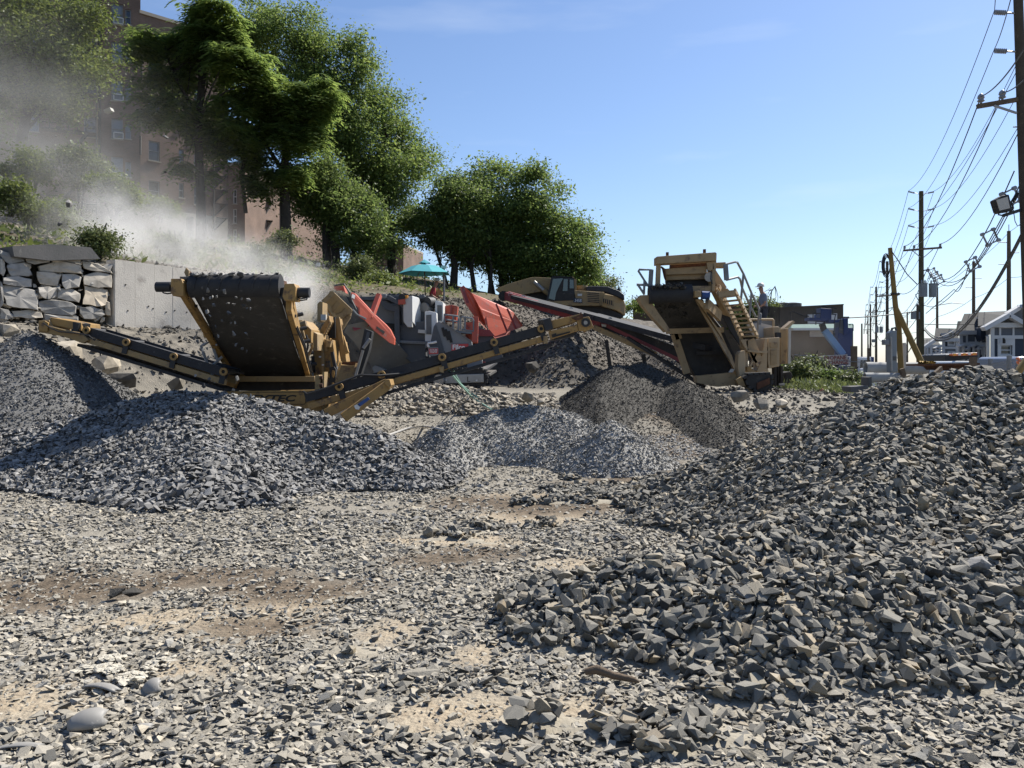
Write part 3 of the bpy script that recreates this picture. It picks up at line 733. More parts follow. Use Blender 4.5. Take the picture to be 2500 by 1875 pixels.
WALL = [[(2,612),(30,618),(56,632),(58,637),(33,644),(24,646),(3,625)], [(0,632),(12,636),(14,660),(8,674),(0,668)],
 [(18,647),(60,642),(70,655),(78,672),(70,674),(28,674),(20,662)], [(62,628),(90,630),(120,633),(120,640),(85,645),(66,640)],
 [(95,650),(130,641),(160,640),(196,648),(199,668),(150,664),(98,662)], [(201,638),(240,645),(272,662),(274,667),(235,662),(206,655)],
 [(90,664),(130,665),(150,671),(140,698),(98,692),(92,680)], [(152,670),(180,668),(198,678),(192,700),(160,706),(152,692)],
 [(205,674),(240,664),(272,672),(272,702),(240,702),(206,694)], [(8,678),(45,674),(76,682),(76,700),(40,698),(8,692)],
 [(5,697),(45,700),(86,710),(92,735),(92,757),(50,752),(16,744),(8,720)], [(93,702),(120,700),(139,702),(141,724),(118,730),(104,726),(95,714)],
 [(145,706),(175,706),(195,718),(192,738),(165,734),(140,728)], [(206,698),(235,702),(261,708),(258,745),(235,748),(202,742),(207,718)],
 [(92,738),(125,732),(165,736),(186,748),(184,765),(170,770),(110,764),(96,750)], [(195,750),(225,748),(250,756),(256,768),(240,777),(205,778),(196,764)],
 [(30,760),(70,756),(100,764),(104,775),(70,778),(34,774)], [(0,752),(20,756),(36,772),(20,780),(0,778)], [(258,735),(268,740),(270,770),(258,768)],
 [(0,684),(5,690),(8,740),(0,750)], [(108,766),(160,772),(190,774),(190,786),(150,788),(110,780)], [(-40,640),(-4,634),(-4,690),(-40,690)], [(-42,694),(-4,694),(-3,760),(-42,770)],
 [(126,636),(160,632),(196,634),(198,644),(160,638),(128,640)]]
for i, px in enumerate(WALL): wall_rock(px, 40+i)
k = 150; px_ = rng.uniform(-40, 268, k); py_ = rng.uniform(640, 782, k); q = np.array([wall_pt(a, c, -.03)[:] for a, c in zip(px_, py_)])
o = joined('chink_stone', q, .17*np.exp(rng.normal(0, .35, k)), rots(k, .8), rng.integers(0, 28, k), STONES, M['wall_stone'], wl); o['kind'] = 'stuff'
# shaded core behind the rocks, keeps the joints dark and deep
q = [wall_pt(-60, 646, -.6), wall_pt(270, 646, -.6), wall_pt(270, 800, -.6), wall_pt(-60, 800, -.6)]
MB().prism(q, Vector((WN[0], WN[1], 0))*.5).build('wall_core', M['rubble_dark'], wl)
# dark capping slab above the rocks
cs = thing('capping_slab', wall_pt(150, 612), 'long dark concrete slab lying on top of the rock wall', 'concrete slab')
a0, a1, a2, a3 = wall_pt(30, 601, .28), wall_pt(125, 596, .28), wall_pt(222, 604, .28), wall_pt(262, 628, .28)
MB().prism([wall_pt(30, 601, .28), wall_pt(125, 596, .28), wall_pt(222, 604, .28), wall_pt(245, 632, .28), wall_pt(120, 636, .28), wall_pt(35, 626, .28)], Vector((WN[0], WN[1], 0))*1.4).build('slab', M['concrete_dark'], cs)
# board-marked concrete wall, one panel per form board
cw = thing('concrete_wall', wall_pt(400, 790), 'pale board-marked concrete retaining wall right of the rock wall', 'concrete wall')
def wt(t, z, out): return Vector((WP[0]+WD[0]*t-WN[0]*out, WP[1]+WD[1]*t-WN[1]*out, z))
for k in range(11):
    t0 = .04+.6*k; t1 = t0+.596; o = .10+random.uniform(-.004, .004)
    z1 = 4.56-.012*k
    MB().prism([wt(t0, 1.6, o), wt(t1, 1.6, o), wt(t1, z1, o), wt(t0, z1, o)], Vector((WN[0], WN[1], 0))*.4).build('panel', M['concrete'], cw, bevel=.003)
for t_, z_ in ((.35, 3.9), (.42, 3.2), (1.05, 3.35), (1.2, 3.3), (1.62, 3.22), (1.9, 3.28), (2.3, 3.25), (2.9, 3.8), (3.2, 3.2)): MB().disc(wt(t_, z_, .103), (WN[0], WN[1], 0), .022, .02, 8).build('tie_hole', M['ink'], cw)
b = MB(); b.prism([wt(0.02, 1.6, .085), wt(6.66, 1.6, .085), wt(6.66, 4.42, .085), wt(.02, 4.53, .085)], Vector((WN[0], WN[1], 0))*.36); b.build('wall_core', M['concrete'], cw)
# ================================================================== machines
def zm(x0, y0, s):
    """crop pixels -> photo pixels"""
    return lambda *q: [(x0+a[0]*s, y0+a[1]*s)+tuple(a[2:]) for a in q]
def PZ(f, x, y, d): q = f((x, y))[0]; return P(q[0], q[1], d)

def side_conveyor(name, parent, p0, p1, dep, mb, rollers, skirt=.17, gap=.17, gap2=.33, head=None, ret=True):
    """belt conveyor seen from the side; p0 low end, p1 high end of the upper skirt, dep metres deep"""
    t = (p1-p0).normalized(); dn = Vector((t.z, 0, -t.x)) if t.x > 0 else Vector((-t.z, 0, t.x)); dn.normalize()
    Y = Vector((0, 1, 0))
    c = MB()
    for o in (0, dep): c.beam(p0+Y*o, p1+Y*o, .03, skirt, -dn)
    sk = c.build('skirt', M['rubber'], parent)
    MB().beam(p0+Y*dep/2-dn*.02, p1+Y*dep/2-dn*.02, dep-.06, .03, -dn).build('belt', M['rubber'], parent)
    for o in (.02, dep-.02):
        MB().beam(p0+Y*o+dn*gap, p1+Y*o+dn*gap, .07, .11, -dn).build('beam', M[mb], parent, bevel=.006)
    if ret: MB().beam(p0+Y*dep/2+dn*gap2, p1+Y*dep/2+dn*gap2, dep-.12, .06, -dn).build('return_belt', M['rubber'], parent)
    n = len(rollers)
    for k in rollers:
        c = p0.lerp(p1, k)-dn*.02
        rl = MB().tube(c-Y*.06, c+Y*(dep+.06), .055, n=10).build('roller', M['black'], parent, True)
        MB().disc(c-Y*.075, Y, .075, .05, 12, .035).build('end_cap', M['yellow'], rl)
        MB().beam(c+dn*.06, c+dn*(gap+.06), .1, .12, Y).build('roller_bracket', M['black'], parent)
    return t, dn

# ---------------------------------------------------------------- yellow screener
sc = thing('track_screener', P(650, 1010, 16), 'yellow track screener dropping stone off a wide black belt', 'screening machine')
z2 = zm(350, 620, .27125); zE = zm(700, 690, .199)
TL, TR = P(462, 700, 14.0), P(676, 700, 14.0); BL, BR = P(580, 926, 18.0), P(748, 926, 18.0)
# belt: slightly troughed sheet of quads, wrapped round the head drum
b = MB(); nx_, ny_ = 12, 22; vs = []
nrm = (TR-TL).cross(BL-TL).normalized()
if nrm.y > 0: nrm = -nrm
for j in range(ny_+1):
    for i in range(nx_+1):
        u, v = i/nx_, j/ny_
        p = (TL.lerp(TR, u)).lerp(BL.lerp(BR, u), v)
        sag = .10*(1-(2*u-1)**2)*min(1, v*2.5)+.03*math.sin(v*9)
        vs.append(p-nrm*sag*.8)
b.add(vs, [(j*(nx_+1)+i, j*(nx_+1)+i+1, (j+1)*(nx_+1)+i+1, (j+1)*(nx_+1)+i) for j in range(ny_) for i in range(nx_)])
belt = b.build('belt', M['belt'], sc, True)
belt_in = belt.modifiers.new('thick', 'SOLIDIFY'); belt_in.thickness = .03
b = MB()                                                   # upper run of the belt
b.prism([TL+Vector((0, .2, .16)), TR+Vector((0, .2, .16)), BR+Vector((0, 0, .3)), BL+Vector((0, 0, .3))], (0, 0, .03)); b.build('upper_belt', M['rubber'], sc)
for k in range(17):                                        # chevron ribs moulded on the belt
    v = .05+k*.055; c = MB()
    for sgn in (-1, 1):
        pts = []
        for q in range(6):
            u = .5+sgn*(.03+.40*q/5); vv = min(.985, v+.05*(q/5)**1.4 if k % 2 else v+.06*(q/5))
            sag = .10*(1-(2*u-1)**2)*min(1, vv*2.5)+.03*math.sin(vv*9)
            pts.append(TL.lerp(TR, u).lerp(BL.lerp(BR, u), vv)-nrm*(sag*.8-.012))
        c.path(pts, .012, 4)
    c.build('belt_rib', M['black'], belt)
hd = P(569, 706, 14.12)
dr = MB().tube(TL+Vector((-.03, .16, .02)), TR+Vector((.03, .16, .02)), .19, n=20).build('head_drum', M['rubber'], sc, True)
for x in (0.05, .2, .34, .55, .72, .9):                    # lagging ribs on the drum
    c = TL.lerp(TR, x)+Vector((0, .16, .02)); c2 = TL.lerp(TR, min(1, x+.09))+Vector((0, .16, .02)); pts = []
    for q in range(8):
        a = R(200-q*26); pts.append(c.lerp(c2, q/7)+Vector((0, math.cos(a)*.195, math.sin(a)*.195)))
    MB().path(pts, .014, 4).build('lagging_rib', M['black'], dr)
# carrying beams either side of the belt
MB().beam(P(446, 712, 14.1), P(579, 928, 18.0), .09, .16).build('side_beam', M['yellow'], sc, bevel=.01)
MB().beam(PZ(zE, 22, 270, 14.2), PZ(zE, 285, 1180, 18), .09, .2).build('side_beam', M['yellow'], sc, bevel=.01)
MB().beam(PZ(zE, 75, 250, 14.5), PZ(zE, 150, 590, 16.2), .05, .16).build('side_beam', M['yellow'], sc, bevel=.008)
for k in range(9):                                         # bolts and clips down both beams
    f = .06+k*.105
    for A_, B_ in ((P(446, 712, 14.03), P(579, 928, 17.9)), (PZ(zE, 22, 270, 14.12), PZ(zE, 285, 1180, 17.9))):
        q = A_.lerp(B_, f); MB().disc(q, (0, 1, 0), .028, .05, 6).build('bolt', M['rust'], sc)
        if k % 3 == 1: MB().box(q+Vector((.0, .0, .06)), (.12, .06, .05)).build('beam_clip', M['black'], sc)
for A_, B_, w in ((PZ(zE, 120, 560, 14.9), PZ(zE, 300, 1130, 17.2), .018), (PZ(zE, 130, 540, 14.9), PZ(zE, 315, 1100, 17.2), .013)):
    MB().path([A_, A_.lerp(B_, .3)+Vector((.05, 0, -.06)), A_.lerp(B_, .65)+Vector((.02, 0, -.03)), B_], w, 5).build('hose', M['black'], sc)
for a, c in ((240,1000),(395,900),(430,1000)): MB().pp(zE((a,c),(a+26,c+1),(a+26,c+20),(a,c+19)), 17.72, .02).build('warning_sticker', M['amber'] if a < 300 else M['sign_white'], sc)
for k in range(6):                                         # idlers glimpsed between belt and beam
    v = .16+k*.14; p = TR.lerp(BR, v)+Vector((.02, .05, .05)); q = p+Vector((.22, .1, .06))
    MB().tube(p, q, .035, n=8).build('idler', M['black'], sc)
# bearing blocks, drive motors and their hoses
MB().pp(z2((247,222),(340,222),(358,262),(360,380),(262,378),(245,340)), 13.95, .34).build('bearing_block', M['yellow'], sc, bevel=.012)
mt = MB().tube(PZ(z2, 118, 297, 14.1), PZ(z2, 250, 297, 14.1), .085, n=12).build('drive_motor', M['black'], sc, True)
MB().path([PZ(z2, 165, 330, 14.1), PZ(z2, 180, 350, 14.05), PZ(z2, 215, 358, 14.05), PZ(z2, 255, 352, 14.1)], .012).build('hose', M['black'], mt)
MB().tube(PZ(z2, 330, 230, 14.1), PZ(z2, 410, 230, 14.15), .05, n=8).build('shaft', M['black'], sc)
MB().pp(z2((1270,268),(1355,265),(1372,300),(1368,422),(1268,418),(1250,380)), 13.95, .34).build('bearing_block', M['yellow'], sc, bevel=.012)
mt = MB().tube(PZ(z2, 1362, 348, 14.1), PZ(z2, 1497, 348, 14.1), .085, n=12).build('drive_motor', M['black'], sc, True)
for o in (0, 16): MB().path([PZ(z2, 1485, 370, 14.1), PZ(z2, 1470, 395+o, 14.05), PZ(z2, 1420, 403+o, 14.05), PZ(z2, 1372, 392+o, 14.1)], .012).build('hose', M['black'], mt)
MB().pp(z2((1205,310),(1270,300),(1268,412),(1215,395)), 14.1, .2).build('bracket', M['black'], sc)
# feed plates that stand up beside the drum
MB().pp(z2((366,165,14.2),(384,124,14.2),(410,150,14.2),(408,205,14.2),(390,220,14.2)), 14.2, .04).build('guard_plate', M['yellow_dusty'], sc)
MB().pp(z2((408,150,14.25),(486,196,14.9),(480,225,14.9),(412,210,14.25)), 14.2, .03).build('guard_plate', M['rust'], sc)
MB().pp(z2((1176,180,14.2),(1192,172,14.2),(1238,228,14.3),(1240,268,14.3),(1205,270,14.2),(1180,235,14.2)), 14.2, .05).build('guard_plate', M['yellow_dusty'], sc)
MB().pp(z2((1195,230),(1255,235),(1262,290),(1205,300)), 14.3, .25).build('guard_plate', M['rust'], sc)
# crushed stone riding over the drum
k = 90; px_ = rng.uniform(0, 1, k); pts = []
for u in px_:
    u = float(np.clip(abs(rng.normal(.0, .34)), 0, .98)) if rng.uniform() < .8 else float(u)
    pts.append(TL.lerp(TR, u)+Vector((0, float(rng.uniform(.0, .5)), .19+float(rng.uniform(0, .035)))))
pts = np.array([p[:] for p in pts]); o = joined('stone_load', pts, .075*np.exp(rng.normal(0, .35, k)), rots(k, .6), rng.integers(0, 28, k), STONES, M['stone_grey'], sc); o['kind'] = 'stuff'
# tail end, dark shade panel and front plate with the embossed name
MB().pp(z2((700,1185),(800,1010),(860,1110),(800,1225),(745,1235)), 17.4, .5).build('corner_plate', M['yellow'], sc)
MB().pp(z2((800,1100),(1540,1100),(1545,1150),(790,1150)), 17.2, .12).build('cross_beam', M['yellow_dusty'], sc, bevel=.01)
MB().pp(z2((780,1148),(1545,1148),(1545,1232),(760,1232)), 17.6, .6).build('shade_panel', M['dark_void'], sc)  # dark panel painted as the shaded void above the front plate
MB().pp(z2((830,985),(1470,985),(1480,1110),(850,1110)), 18.3, .3).build('tail_drum_guard', M['rubber'], sc)
fp = MB().pp(z2((700,1238),(1600,1222),(1665,1290),(1640,1440),(1560,1520),(640,1520),(640,1280)), 16.3, .10).build('front_plate', M['yellow'], sc, bevel=.012)
text('lettering', 'EXTEC', M['ink'], fp, PZ(z2, 1160, 1302, 16.295), .165, sx=1.7, shear=.25, bold=.006)
bd = MB().path([PZ(z2, a, c, 16.295) for a, c in ((900,1246),(1440,1244),(1456,1256),(1462,1340),(1448,1352),(900,1354),(886,1340),(884,1258),(900,1246))], .006, 4).build('lettering_border', M['ink'], fp)
MB().pp(zE((430,1380),(500,1398),(514,1455),(482,1612),(428,1640)), 16.15, .9).build('end_plate', M['yellow'], sc, bevel=.012)
MB().pp(zE((345,1140),(395,1132),(412,1158),(408,1390),(350,1396),(343,1370)), 16.0, .3).build('pivot_block', M['yellow_dusty'], sc, bevel=.012)
MB().pp(zE((438,1098),(462,1095),(455,1380),(436,1380)), 16.05, .3).build('pivot_plate', M['yellow_dusty'], sc)
for q in (1165, 1260, 1350): MB().tube(PZ(zE, 405, q, 16.0), PZ(zE, 440, q, 16.0), .035, n=8).build('pin', M['rust'], sc)
MB().tube(PZ(zE, 475, 1458, 16.13), PZ(zE, 475, 1458, 16.3), .05, n=10).build('pivot_pin', M['rust'], sc)
# power unit and screen box behind the belt's right beam
MB().pp(zE((145,462),(192,460),(300,575),(302,740),(255,745),(150,640)), 17.0, .9).build('power_unit', M['yellow'], sc, bevel=.012)
MB().pp(zE((300,585),(375,630),(378,835),(318,838),(300,760)), 17.2, 1.2).build('power_unit', M['yellow_dusty'], sc, bevel=.012)
for a in ((150,500,175,700),(180,540,215,680),(160,520,225,520)): MB().tube(PZ(zE, a[0], a[1], 16.9), PZ(zE, a[2], a[3], 16.9), .03, n=8).build('hydraulic_pipe', M['yellow_dusty'], sc)
MB().tube(PZ(zE, 165, 520, 16.9), PZ(zE, 240, 500, 16.9), .07, n=10).build('filter', M['yellow_dusty'], sc, True)
MB().path([PZ(zE, a, c, 16.85) for a, c in ((240,640),(260,700),(258,800),(235,870),(225,890))], .022).build('hose', M['black'], sc)
MB().path([PZ(zE, a, c, 16.8) for a, c in ((318,740),(315,790),(262,900),(250,985))], .03).build('hand_rail', M['yellow'], sc)
sb = MB().pp(zE((318,836),(380,690),(440,690),(560,705),(600,960),(560,1180),(505,1345),(440,1345),(330,1130)), 17.8, 1.6).build('screen_box', M['yellow'], sc, bevel=.012)
MB().pp(zE((375,640),(515,405),(530,480),(432,668),(430,700),(385,690)), 17.9, 1.4).build('screen_side', M['yellow'], sc)
for k in range(7):
    f = k/6; x_, y_ = 435+f*85, 665-f*175; MB().pp(zE((x_,y_),(x_+22,y_-14),(x_+24,y_+22),(x_+4,y_+28)), 17.82, .06).build('bolt_lug', M['yellow_dusty'], sc)
for (a, c, e, f) in ((440,700,450,1340),(480,705,480,840),(385,690,395,840)): MB().beam(PZ(zE, a, c, 17.75), PZ(zE, e, f, 17.75), .05, .05).build('stiffener', M['yellow_dusty'], sc)
MB().pp(zE((480,705),(545,720),(530,790),(485,795)), 17.65, .14).build('spring_seat', M['yellow_dusty'], sc)
for k in range(5): MB().disc(PZ(zE, 505, 965+k*17, 17.6), (0, 0, 1), .05, .02, 10).build('coil_spring', M['black'], sc)
for (a, c, e, f) in ((318,900,335,1100),(352,1090,330,1090)): MB().beam(PZ(zE, a, c, 17.7), PZ(zE, e, f, 17.7), .05, .06).build('stiffener', M['dark_void'], sc)
# raised wing of the feed hopper with its ribs
hw = MB().pp([(700+a*.199, 690+c*.199, 18.7+a*.0013+c*.0008) for a, c in ((440,235),(535,105),(578,118),(800,330),(775,440),(700,560),(645,640),(590,430),(545,415))], 19, .08).build('hopper_wing', M['yellow_dusty'], sc)
for (a, c, e, f) in ((445,240,575,120),(560,345,640,240),(650,435,740,330),(590,430,790,345),(485,275,590,425),(668,540,770,400)):
    MB().beam(PZ(zE, a, c, 18.68+a*.0013+c*.0008), PZ(zE, e, f, 18.68+e*.0013+f*.0008), .07, .10).build('wing_rib', M['yellow_dusty'], hw)
MB().pp(zE((375,262),(405,230),(440,240),(438,420),(415,470),(375,480)), 18.9, .5).build('hopper_end', M['yellow_dusty'], sc)
MB().pp(zE((418,390),(480,390),(480,460),(418,460)), 18.85, .08).build('control_plate', M['white_dusty_or_shaded'], sc)
MB().beam(PZ(zE, 555, 425, 18.4), PZ(zE, 560, 680, 18.4), .16, .16, (0, 1, 0)).build('hydraulic_ram', M['black'], sc)
MB().beam(PZ(zE, 605, 425, 18.5), PZ(zE, 600, 900, 18.4), .16, .12, (0, 1, 0)).build('hopper_post', M['yellow_dusty'], sc)
for (a, c, e, f, w) in ((628,445,712,975,.09),(630,640,690,960,.07),(680,660,740,860,.08),(632,600,612,1010,.06),(550,700,560,1040,.06)):
    MB().beam(PZ(zE, a, c, 18.3), PZ(zE, e, f, 18.1), w, w, (0, 1, 0)).build('hopper_leg', M['yellow'], sc)
MB().beam(PZ(zE, 555, 850, 17.6), PZ(zE, 600, 1060, 17.6), .06, .06, (0, 1, 0)).build('hydraulic_ram', M['black'], sc)
MB().pp(zE((525,1035),(580,1030),(600,1060),(600,1290),(505,1290),(510,1180)), 17.5, .4).build('track_guard', M['black'], sc)
for (cx, c, w, h) in ((568,1120,16,46),(565,1258,15,36),(515,1140,10,28)): MB().pp(zE((cx-w*.6,c-h),(cx+w*.7,c-h*.9),(cx+w,c),(cx+w*.5,c+h),(cx-w*.7,c+h*.8),(cx-w,c)), 17.46, .03).build('guard_cutout', M['yellow'], sc)
# access steps
ld = MB(); ld.beam(PZ(zE, 662, 1000, 17.2), PZ(zE, 606, 1275, 16.9), .05, .12, (0, 1, 0)); ld.beam(PZ(zE, 862, 1010, 17.2), PZ(zE, 800, 1225, 16.9), .05, .12, (0, 1, 0))
lo = ld.build('step_frame', M['yellow'], sc)
for k in range(9):
    f = k/8; a = (655-f*46, 1030+f*235); c = (850-f*(50+40*f), 1035+f*(190+30*f))
    p, q = PZ(zE, *a, 17.2-.3*f), PZ(zE, *c, 17.2-.3*f); MB().beam(p, q, .16, .06).build('step', M['yellow_dusty'], sc)
MB().pp(zE((680,975),(875,968),(862,1030),(668,1000)), 17.3, .3).build('step_platform', M['rust'], sc)
bp_ = MB().pp(zE((955,565),(1048,600),(1010,820),(925,1080),(885,1195),(835,1195),(905,800)), 16.9, .25).build('support_arm', M['black'], sc)
MB().pp(zE((985,600),(1020,612),(985,760),(945,770)), 16.88, .05).build('arm_web', M['grey_dark'], sc)
MB().tube(PZ(zE, 1022, 690, 16.8), PZ(zE, 940, 805, 16.8), .035, n=8).build('ram_rod', M['steel'], sc, True)
MB().tube(PZ(zE, 935, 830, 16.8), PZ(zE, 828, 1205, 16.8), .03, n=8).build('ram_rod', M['steel'], sc, True)
# left guard rail and little feed motor
MB().path([PZ(z2, a, c, 16.2) for a, c in ((650,1160),(600,1030),(565,960),(520,830),(535,822),(607,785),(672,965),(600,1022))], .03).build('hand_rail', M['rail'], sc)
MB().path([PZ(z2, a, c, 16.2) for a, c in ((535,890),(575,985),(600,1022),(710,925))], .025).build('hand_rail', M['rail'], sc)
MB().pp(z2((530,690),(570,672),(612,690),(605,745),(540,755)), 16.0, .25).build('feed_motor', M['yellow'], sc, bevel=.02)
MB().pp(z2((640,1160),(720,1110),(735,1135),(690,1190),(640,1195)), 17.0, .2).build('toe_plate', M['yellow'], sc)
for (a, c) in ((670,1150),(700,1110)): MB().beam(PZ(z2, a, c+30, 16.95), PZ(z2, a+25, c-15, 16.95), .03, .03).build('toe_plate', M['white_dusty_or_shaded'], sc)
# right side conveyor
p0, p1 = P(745, 971, 15.5), P(1330, 803, 16.4)
rc = MB().beam(P(1322, 795, 16.35), P(1340, 790, 16.4), .3, .22).build('side_conveyor', M['black'], sc)
side_conveyor('side_conveyor', rc, p0, p1, .7, 'yellow', [.14, .31, .56, .78, .985])
z4 = zm(1150, 620, .226)
MB().pp(z4((822,728),(1150,655),(1200,640),(1205,690),(1130,735),(830,825)), 16.35, .8).build('head_cover', M['yellow'], rc, bevel=.012)
MB().pp(z4((835,835),(1150,765),(1160,830),(860,925)), 16.3, .1).build('head_cheek', M['yellow'], rc, bevel=.01)
MB().pp(z4((870,870),(920,855),(920,872),(1070,835),(1070,850),(880,905)), 16.28, .03).build('cheek_slot', M['ink'], rc)
MB().pp(z4((1140,695),(1275,675),(1325,790),(1230,830),(1165,830)), 16.28, .14).build('head_plate', M['yellow'], rc, bevel=.012)
MB().disc(PZ(z4, 1238, 742, 16.26), (0, 1, 0), .085, .08, 14, .045).build('shaft_bearing', M['black'], rc)
MB().tube(PZ(z4, 1238, 742, 16.2), PZ(z4, 1238, 742, 17.1), .04, n=10).build('drive_shaft', M['steel'], rc)
MB().pp(z4((1240,820),(1320,785),(1322,800),(1245,840)), 16.3, .6).build('scraper', M['yellow_dusty'], rc)
MB().pp(z4((1090,690),(1180,655),(1190,625),(1200,650),(1215,690),(1150,720)), 16.25, .5).build('head_cover', M['rust'], rc)
MB().pp(z4((880,905),(1100,850),(1165,830),(1100,890),(900,930)), 16.4, .6).build('belt_underside', M['rubber'], rc)
MB().pp(z4((780,890),(825,880),(830,965),(785,968)), 16.3, .1).build('bracket', M['yellow_dusty'], rc)
MB().pp(zm(750, 620, .27125)((1185,1020),(1230,1010),(1225,1070),(1195,1060)), 15.9, .1).build('bracket', M['yellow_dusty'], rc)
MB().path([P(740, 955, 15.4), P(750, 962, 15.35), P(795, 948, 15.4), P(880, 915, 15.6), P(925, 917, 15.6), P(985, 912, 15.8)], .02).build('hose', M['black'], rc)
MB().beam(P(795, 1010, 15.3), P(945, 935, 15.5), .1, .17).build('strut', M['yellow'], rc, bevel=.01)
MB().beam(P(838, 1020, 15.0), P(946, 940, 15.3), .1, .17).build('strut', M['yellow'], rc, bevel=.01)
MB().pp([(872,987),(898,969),(903,975),(878,993)], 14.98, .02).build('sticker', M['label_blue'], rc)
MB().pp([(864,991),(873,986),(880,992),(876,1000),(868,999)], 14.98, .02).build('sticker', M['sign_white'], rc)
MB().pp(zm(750, 620, .27125)((700,1130),(740,1130),(755,1180),(740,1210),(700,1170)), 15.2, .5).build('strut_bracket', M['yellow'], rc)
# left side conveyor
p0, p1 = P(556, 912, 16.0), P(205, 806, 17.2)
lc = MB().beam(P(205, 802, 17.2), P(190, 798, 17.25), .3, .2).build('side_conveyor', M['black'], sc)
side_conveyor('side_conveyor', lc, p0, p1, .7, 'yellow_dusty', [.02, .35, .68, .97])
z1 = zm(0, 600, .3617)
MB().pp(z1((335,482),(548,520),(550,575),(470,560),(350,535)), 17.1, .8).build('head_cover', M['yellow'], lc, bevel=.012)
MB().pp(z1((258,505),(330,500),(350,540),(560,600),(600,635),(560,660),(420,610),(260,585)), 17.05, .1).build('head_cheek', M['yellow_dusty'], lc, bevel=.01)
MB().pp(z1((262,512),(300,505),(325,520),(320,580),(262,575)), 17.0, .9).build('head_plate', M['yellow'], lc, bevel=.01)
MB().path([PZ(z1, a, c, 16.95) for a, c in ((290,520),(350,560),(400,580),(520,590),(600,605),(640,640))], .014).build('hose', M['black'], lc)
MB().path([PZ(z1, a, c, 17.0) for a, c in ((330,545),(450,575),(540,590))], .02).build('hand_rail', M['yellow_dusty'], lc)
# tracks hidden low behind the heap
for x0 in (-6.2, -4.3):
    c = MB(); zg = gz(x0, 18.5); c.prism([(x0, 16.8, zg+.05), (x0, 17.1, zg-.02), (x0, 20.3, zg-.02), (x0, 20.7, zg+.3), (x0, 20.3, zg+.62), (x0, 17.1, zg+.62), (x0, 16.8, zg+.4)], (.45, 0, 0)); c.build('track', M['black'], sc, bevel=.02)

# stones falling off the belt
fall = [(530,305),(582,330),(668,325),(730,340),(600,398),(625,388),(660,382),(835,395),(885,405),(945,412),(540,405),(632,462),(760,443),(815,455),(905,465),(935,490),(963,492),(575,520),(600,556),(765,528),(705,600),(650,655),(790,622),(825,622),(672,738),(815,715),(925,715),(832,820),(890,852),(930,875),(655,818),(575,850),(520,778),(488,785),(490,790),(845,1120),(815,1222),(540,1185),(595,1125),(470,1095)]
ms = []
for i in range(8):
    me = np_mesh('falling_stone', *STONES[i]); me.materials.append(M['stone_grey']); ms.append(me)
for i, (a, c) in enumerate(fall):
    x, y = z2((a, c))[0]; o = bpy.data.objects.new('falling_stone', ms[i % 8]); col.objects.link(o)
    o.location = P(x, y, 13.7+random.uniform(-.15, .1)); o.scale = (random.uniform(.04, .085),)*3; o.rotation_euler = [random.uniform(0, 6) for _ in range(3)]
    tag(o, 'small stone in mid air, falling past the wide black belt', 'stone', 'stones falling off the belt')
FLY = ['grey stone chip flying past the brick wall right of the drainpipe', 'largest pale stone flung through the dust above the rock wall', 'tiny stone chip in the air before the fire escape, the right one of two',
       'tiny stone chip in the air before the fire escape, the left one of two', 'small square chip flying low before the brick side wing', 'flat stone chip flying just above the capping slab',
       'small chip in the dust just above the pale concrete wall', 'pale flat stone flying right of the black belt drum', 'small chip in the dust above the right drive motor of the belt']
for i, (x, y, d, s) in enumerate([(404,334,25,.14),(170,497,24,.26),(164,356,26,.07),(136,332,26,.07),(404,420,25,.1),(146,547,24,.12),(298,575,24,.08),(790,647,25,.1),(726,577,25,.08)]):
    o = bpy.data.objects.new('flying_stone', ms[i % 8]); col.objects.link(o); o.location = P(x, y, d); o.scale = (s,)*3; o.rotation_euler = [random.uniform(0, 6) for _ in range(3)]
    tag(o, FLY[i], 'stone', 'stones flung through the dust')

# ---------------------------------------------------------------- red and grey crusher
cr_ = thing('tracked_crusher', P(1100, 945, 30), 'red and grey tracked crusher with white engine boxes', 'crushing machine')
z3 = zm(750, 620, .27125)
D = 30.0
pl = lambda *q: [(750+a*.27125, 620+c*.27125, 27+(a-330)*.004+max(0, (c-600))*.0035) for a, c in q]
MB().pp(pl((330,700),(360,640),(560,600),(780,770),(960,970),(700,1050),(600,1040),(420,790)), D, .12).build('discharge_belt', M['grey_belly'], cr_)
MB().pp(z3((400,640,27.5),(560,598,28),(590,640,28),(520,660,28),(420,690,27.5)), D, .3).build('belt_frame', M['maroon'], cr_)
pb = lambda *q: [(750+a*.27125, 620+c*.27125, 26.85+(a-330)*.004) for a, c in q]
MB().pp(pb((395,345),(425,352),(590,530),(700,630),(745,680),(785,760),(782,818),(740,800),(600,690),(525,605),(465,565),(455,480),(408,440)), D, .3).build('conveyor_beam', M['red'], cr_, bevel=.01)
MB().pp([(a, c, d-.012) for a, c, d in pb((405,360),(432,372),(425,405),(400,392))], D, .02).build('sticker', M['white'], cr_)
MB().pp([(a, c, d-.02) for a, c, d in pb((470,470),(550,545),(535,580),(472,550))], 27.2, .03).build('side_plate', M['red'], cr_)
MB().pp([(a, c, d-.02) for a, c, d in pb((625,650),(700,700),(690,722),(625,672))], 28.1, .03).build('beam_slot', M['ink'], cr_)
MB().beam(PZ(z3, 570, 585, 27.9), PZ(z3, 648, 372, 28.6), .17, .17).build('strut', M['red'], cr_, bevel=.012)
MB().path([PZ(z3, a, c, 26.9) for a, c in ((240,285),(330,270),(380,345),(400,420),(440,500))], .03).build('hose', M['black'], cr_)
MB().pp(z3((240,290),(325,285),(345,350),(300,320),(245,320)), 27, .4).build('head_pulley_guard', M['red'], cr_)
MB().path([PZ(z3, a, c, 26.95) for a, c in ((410,500),(450,545),(530,585))], .03).build('hand_rail', M['rail'], cr_)
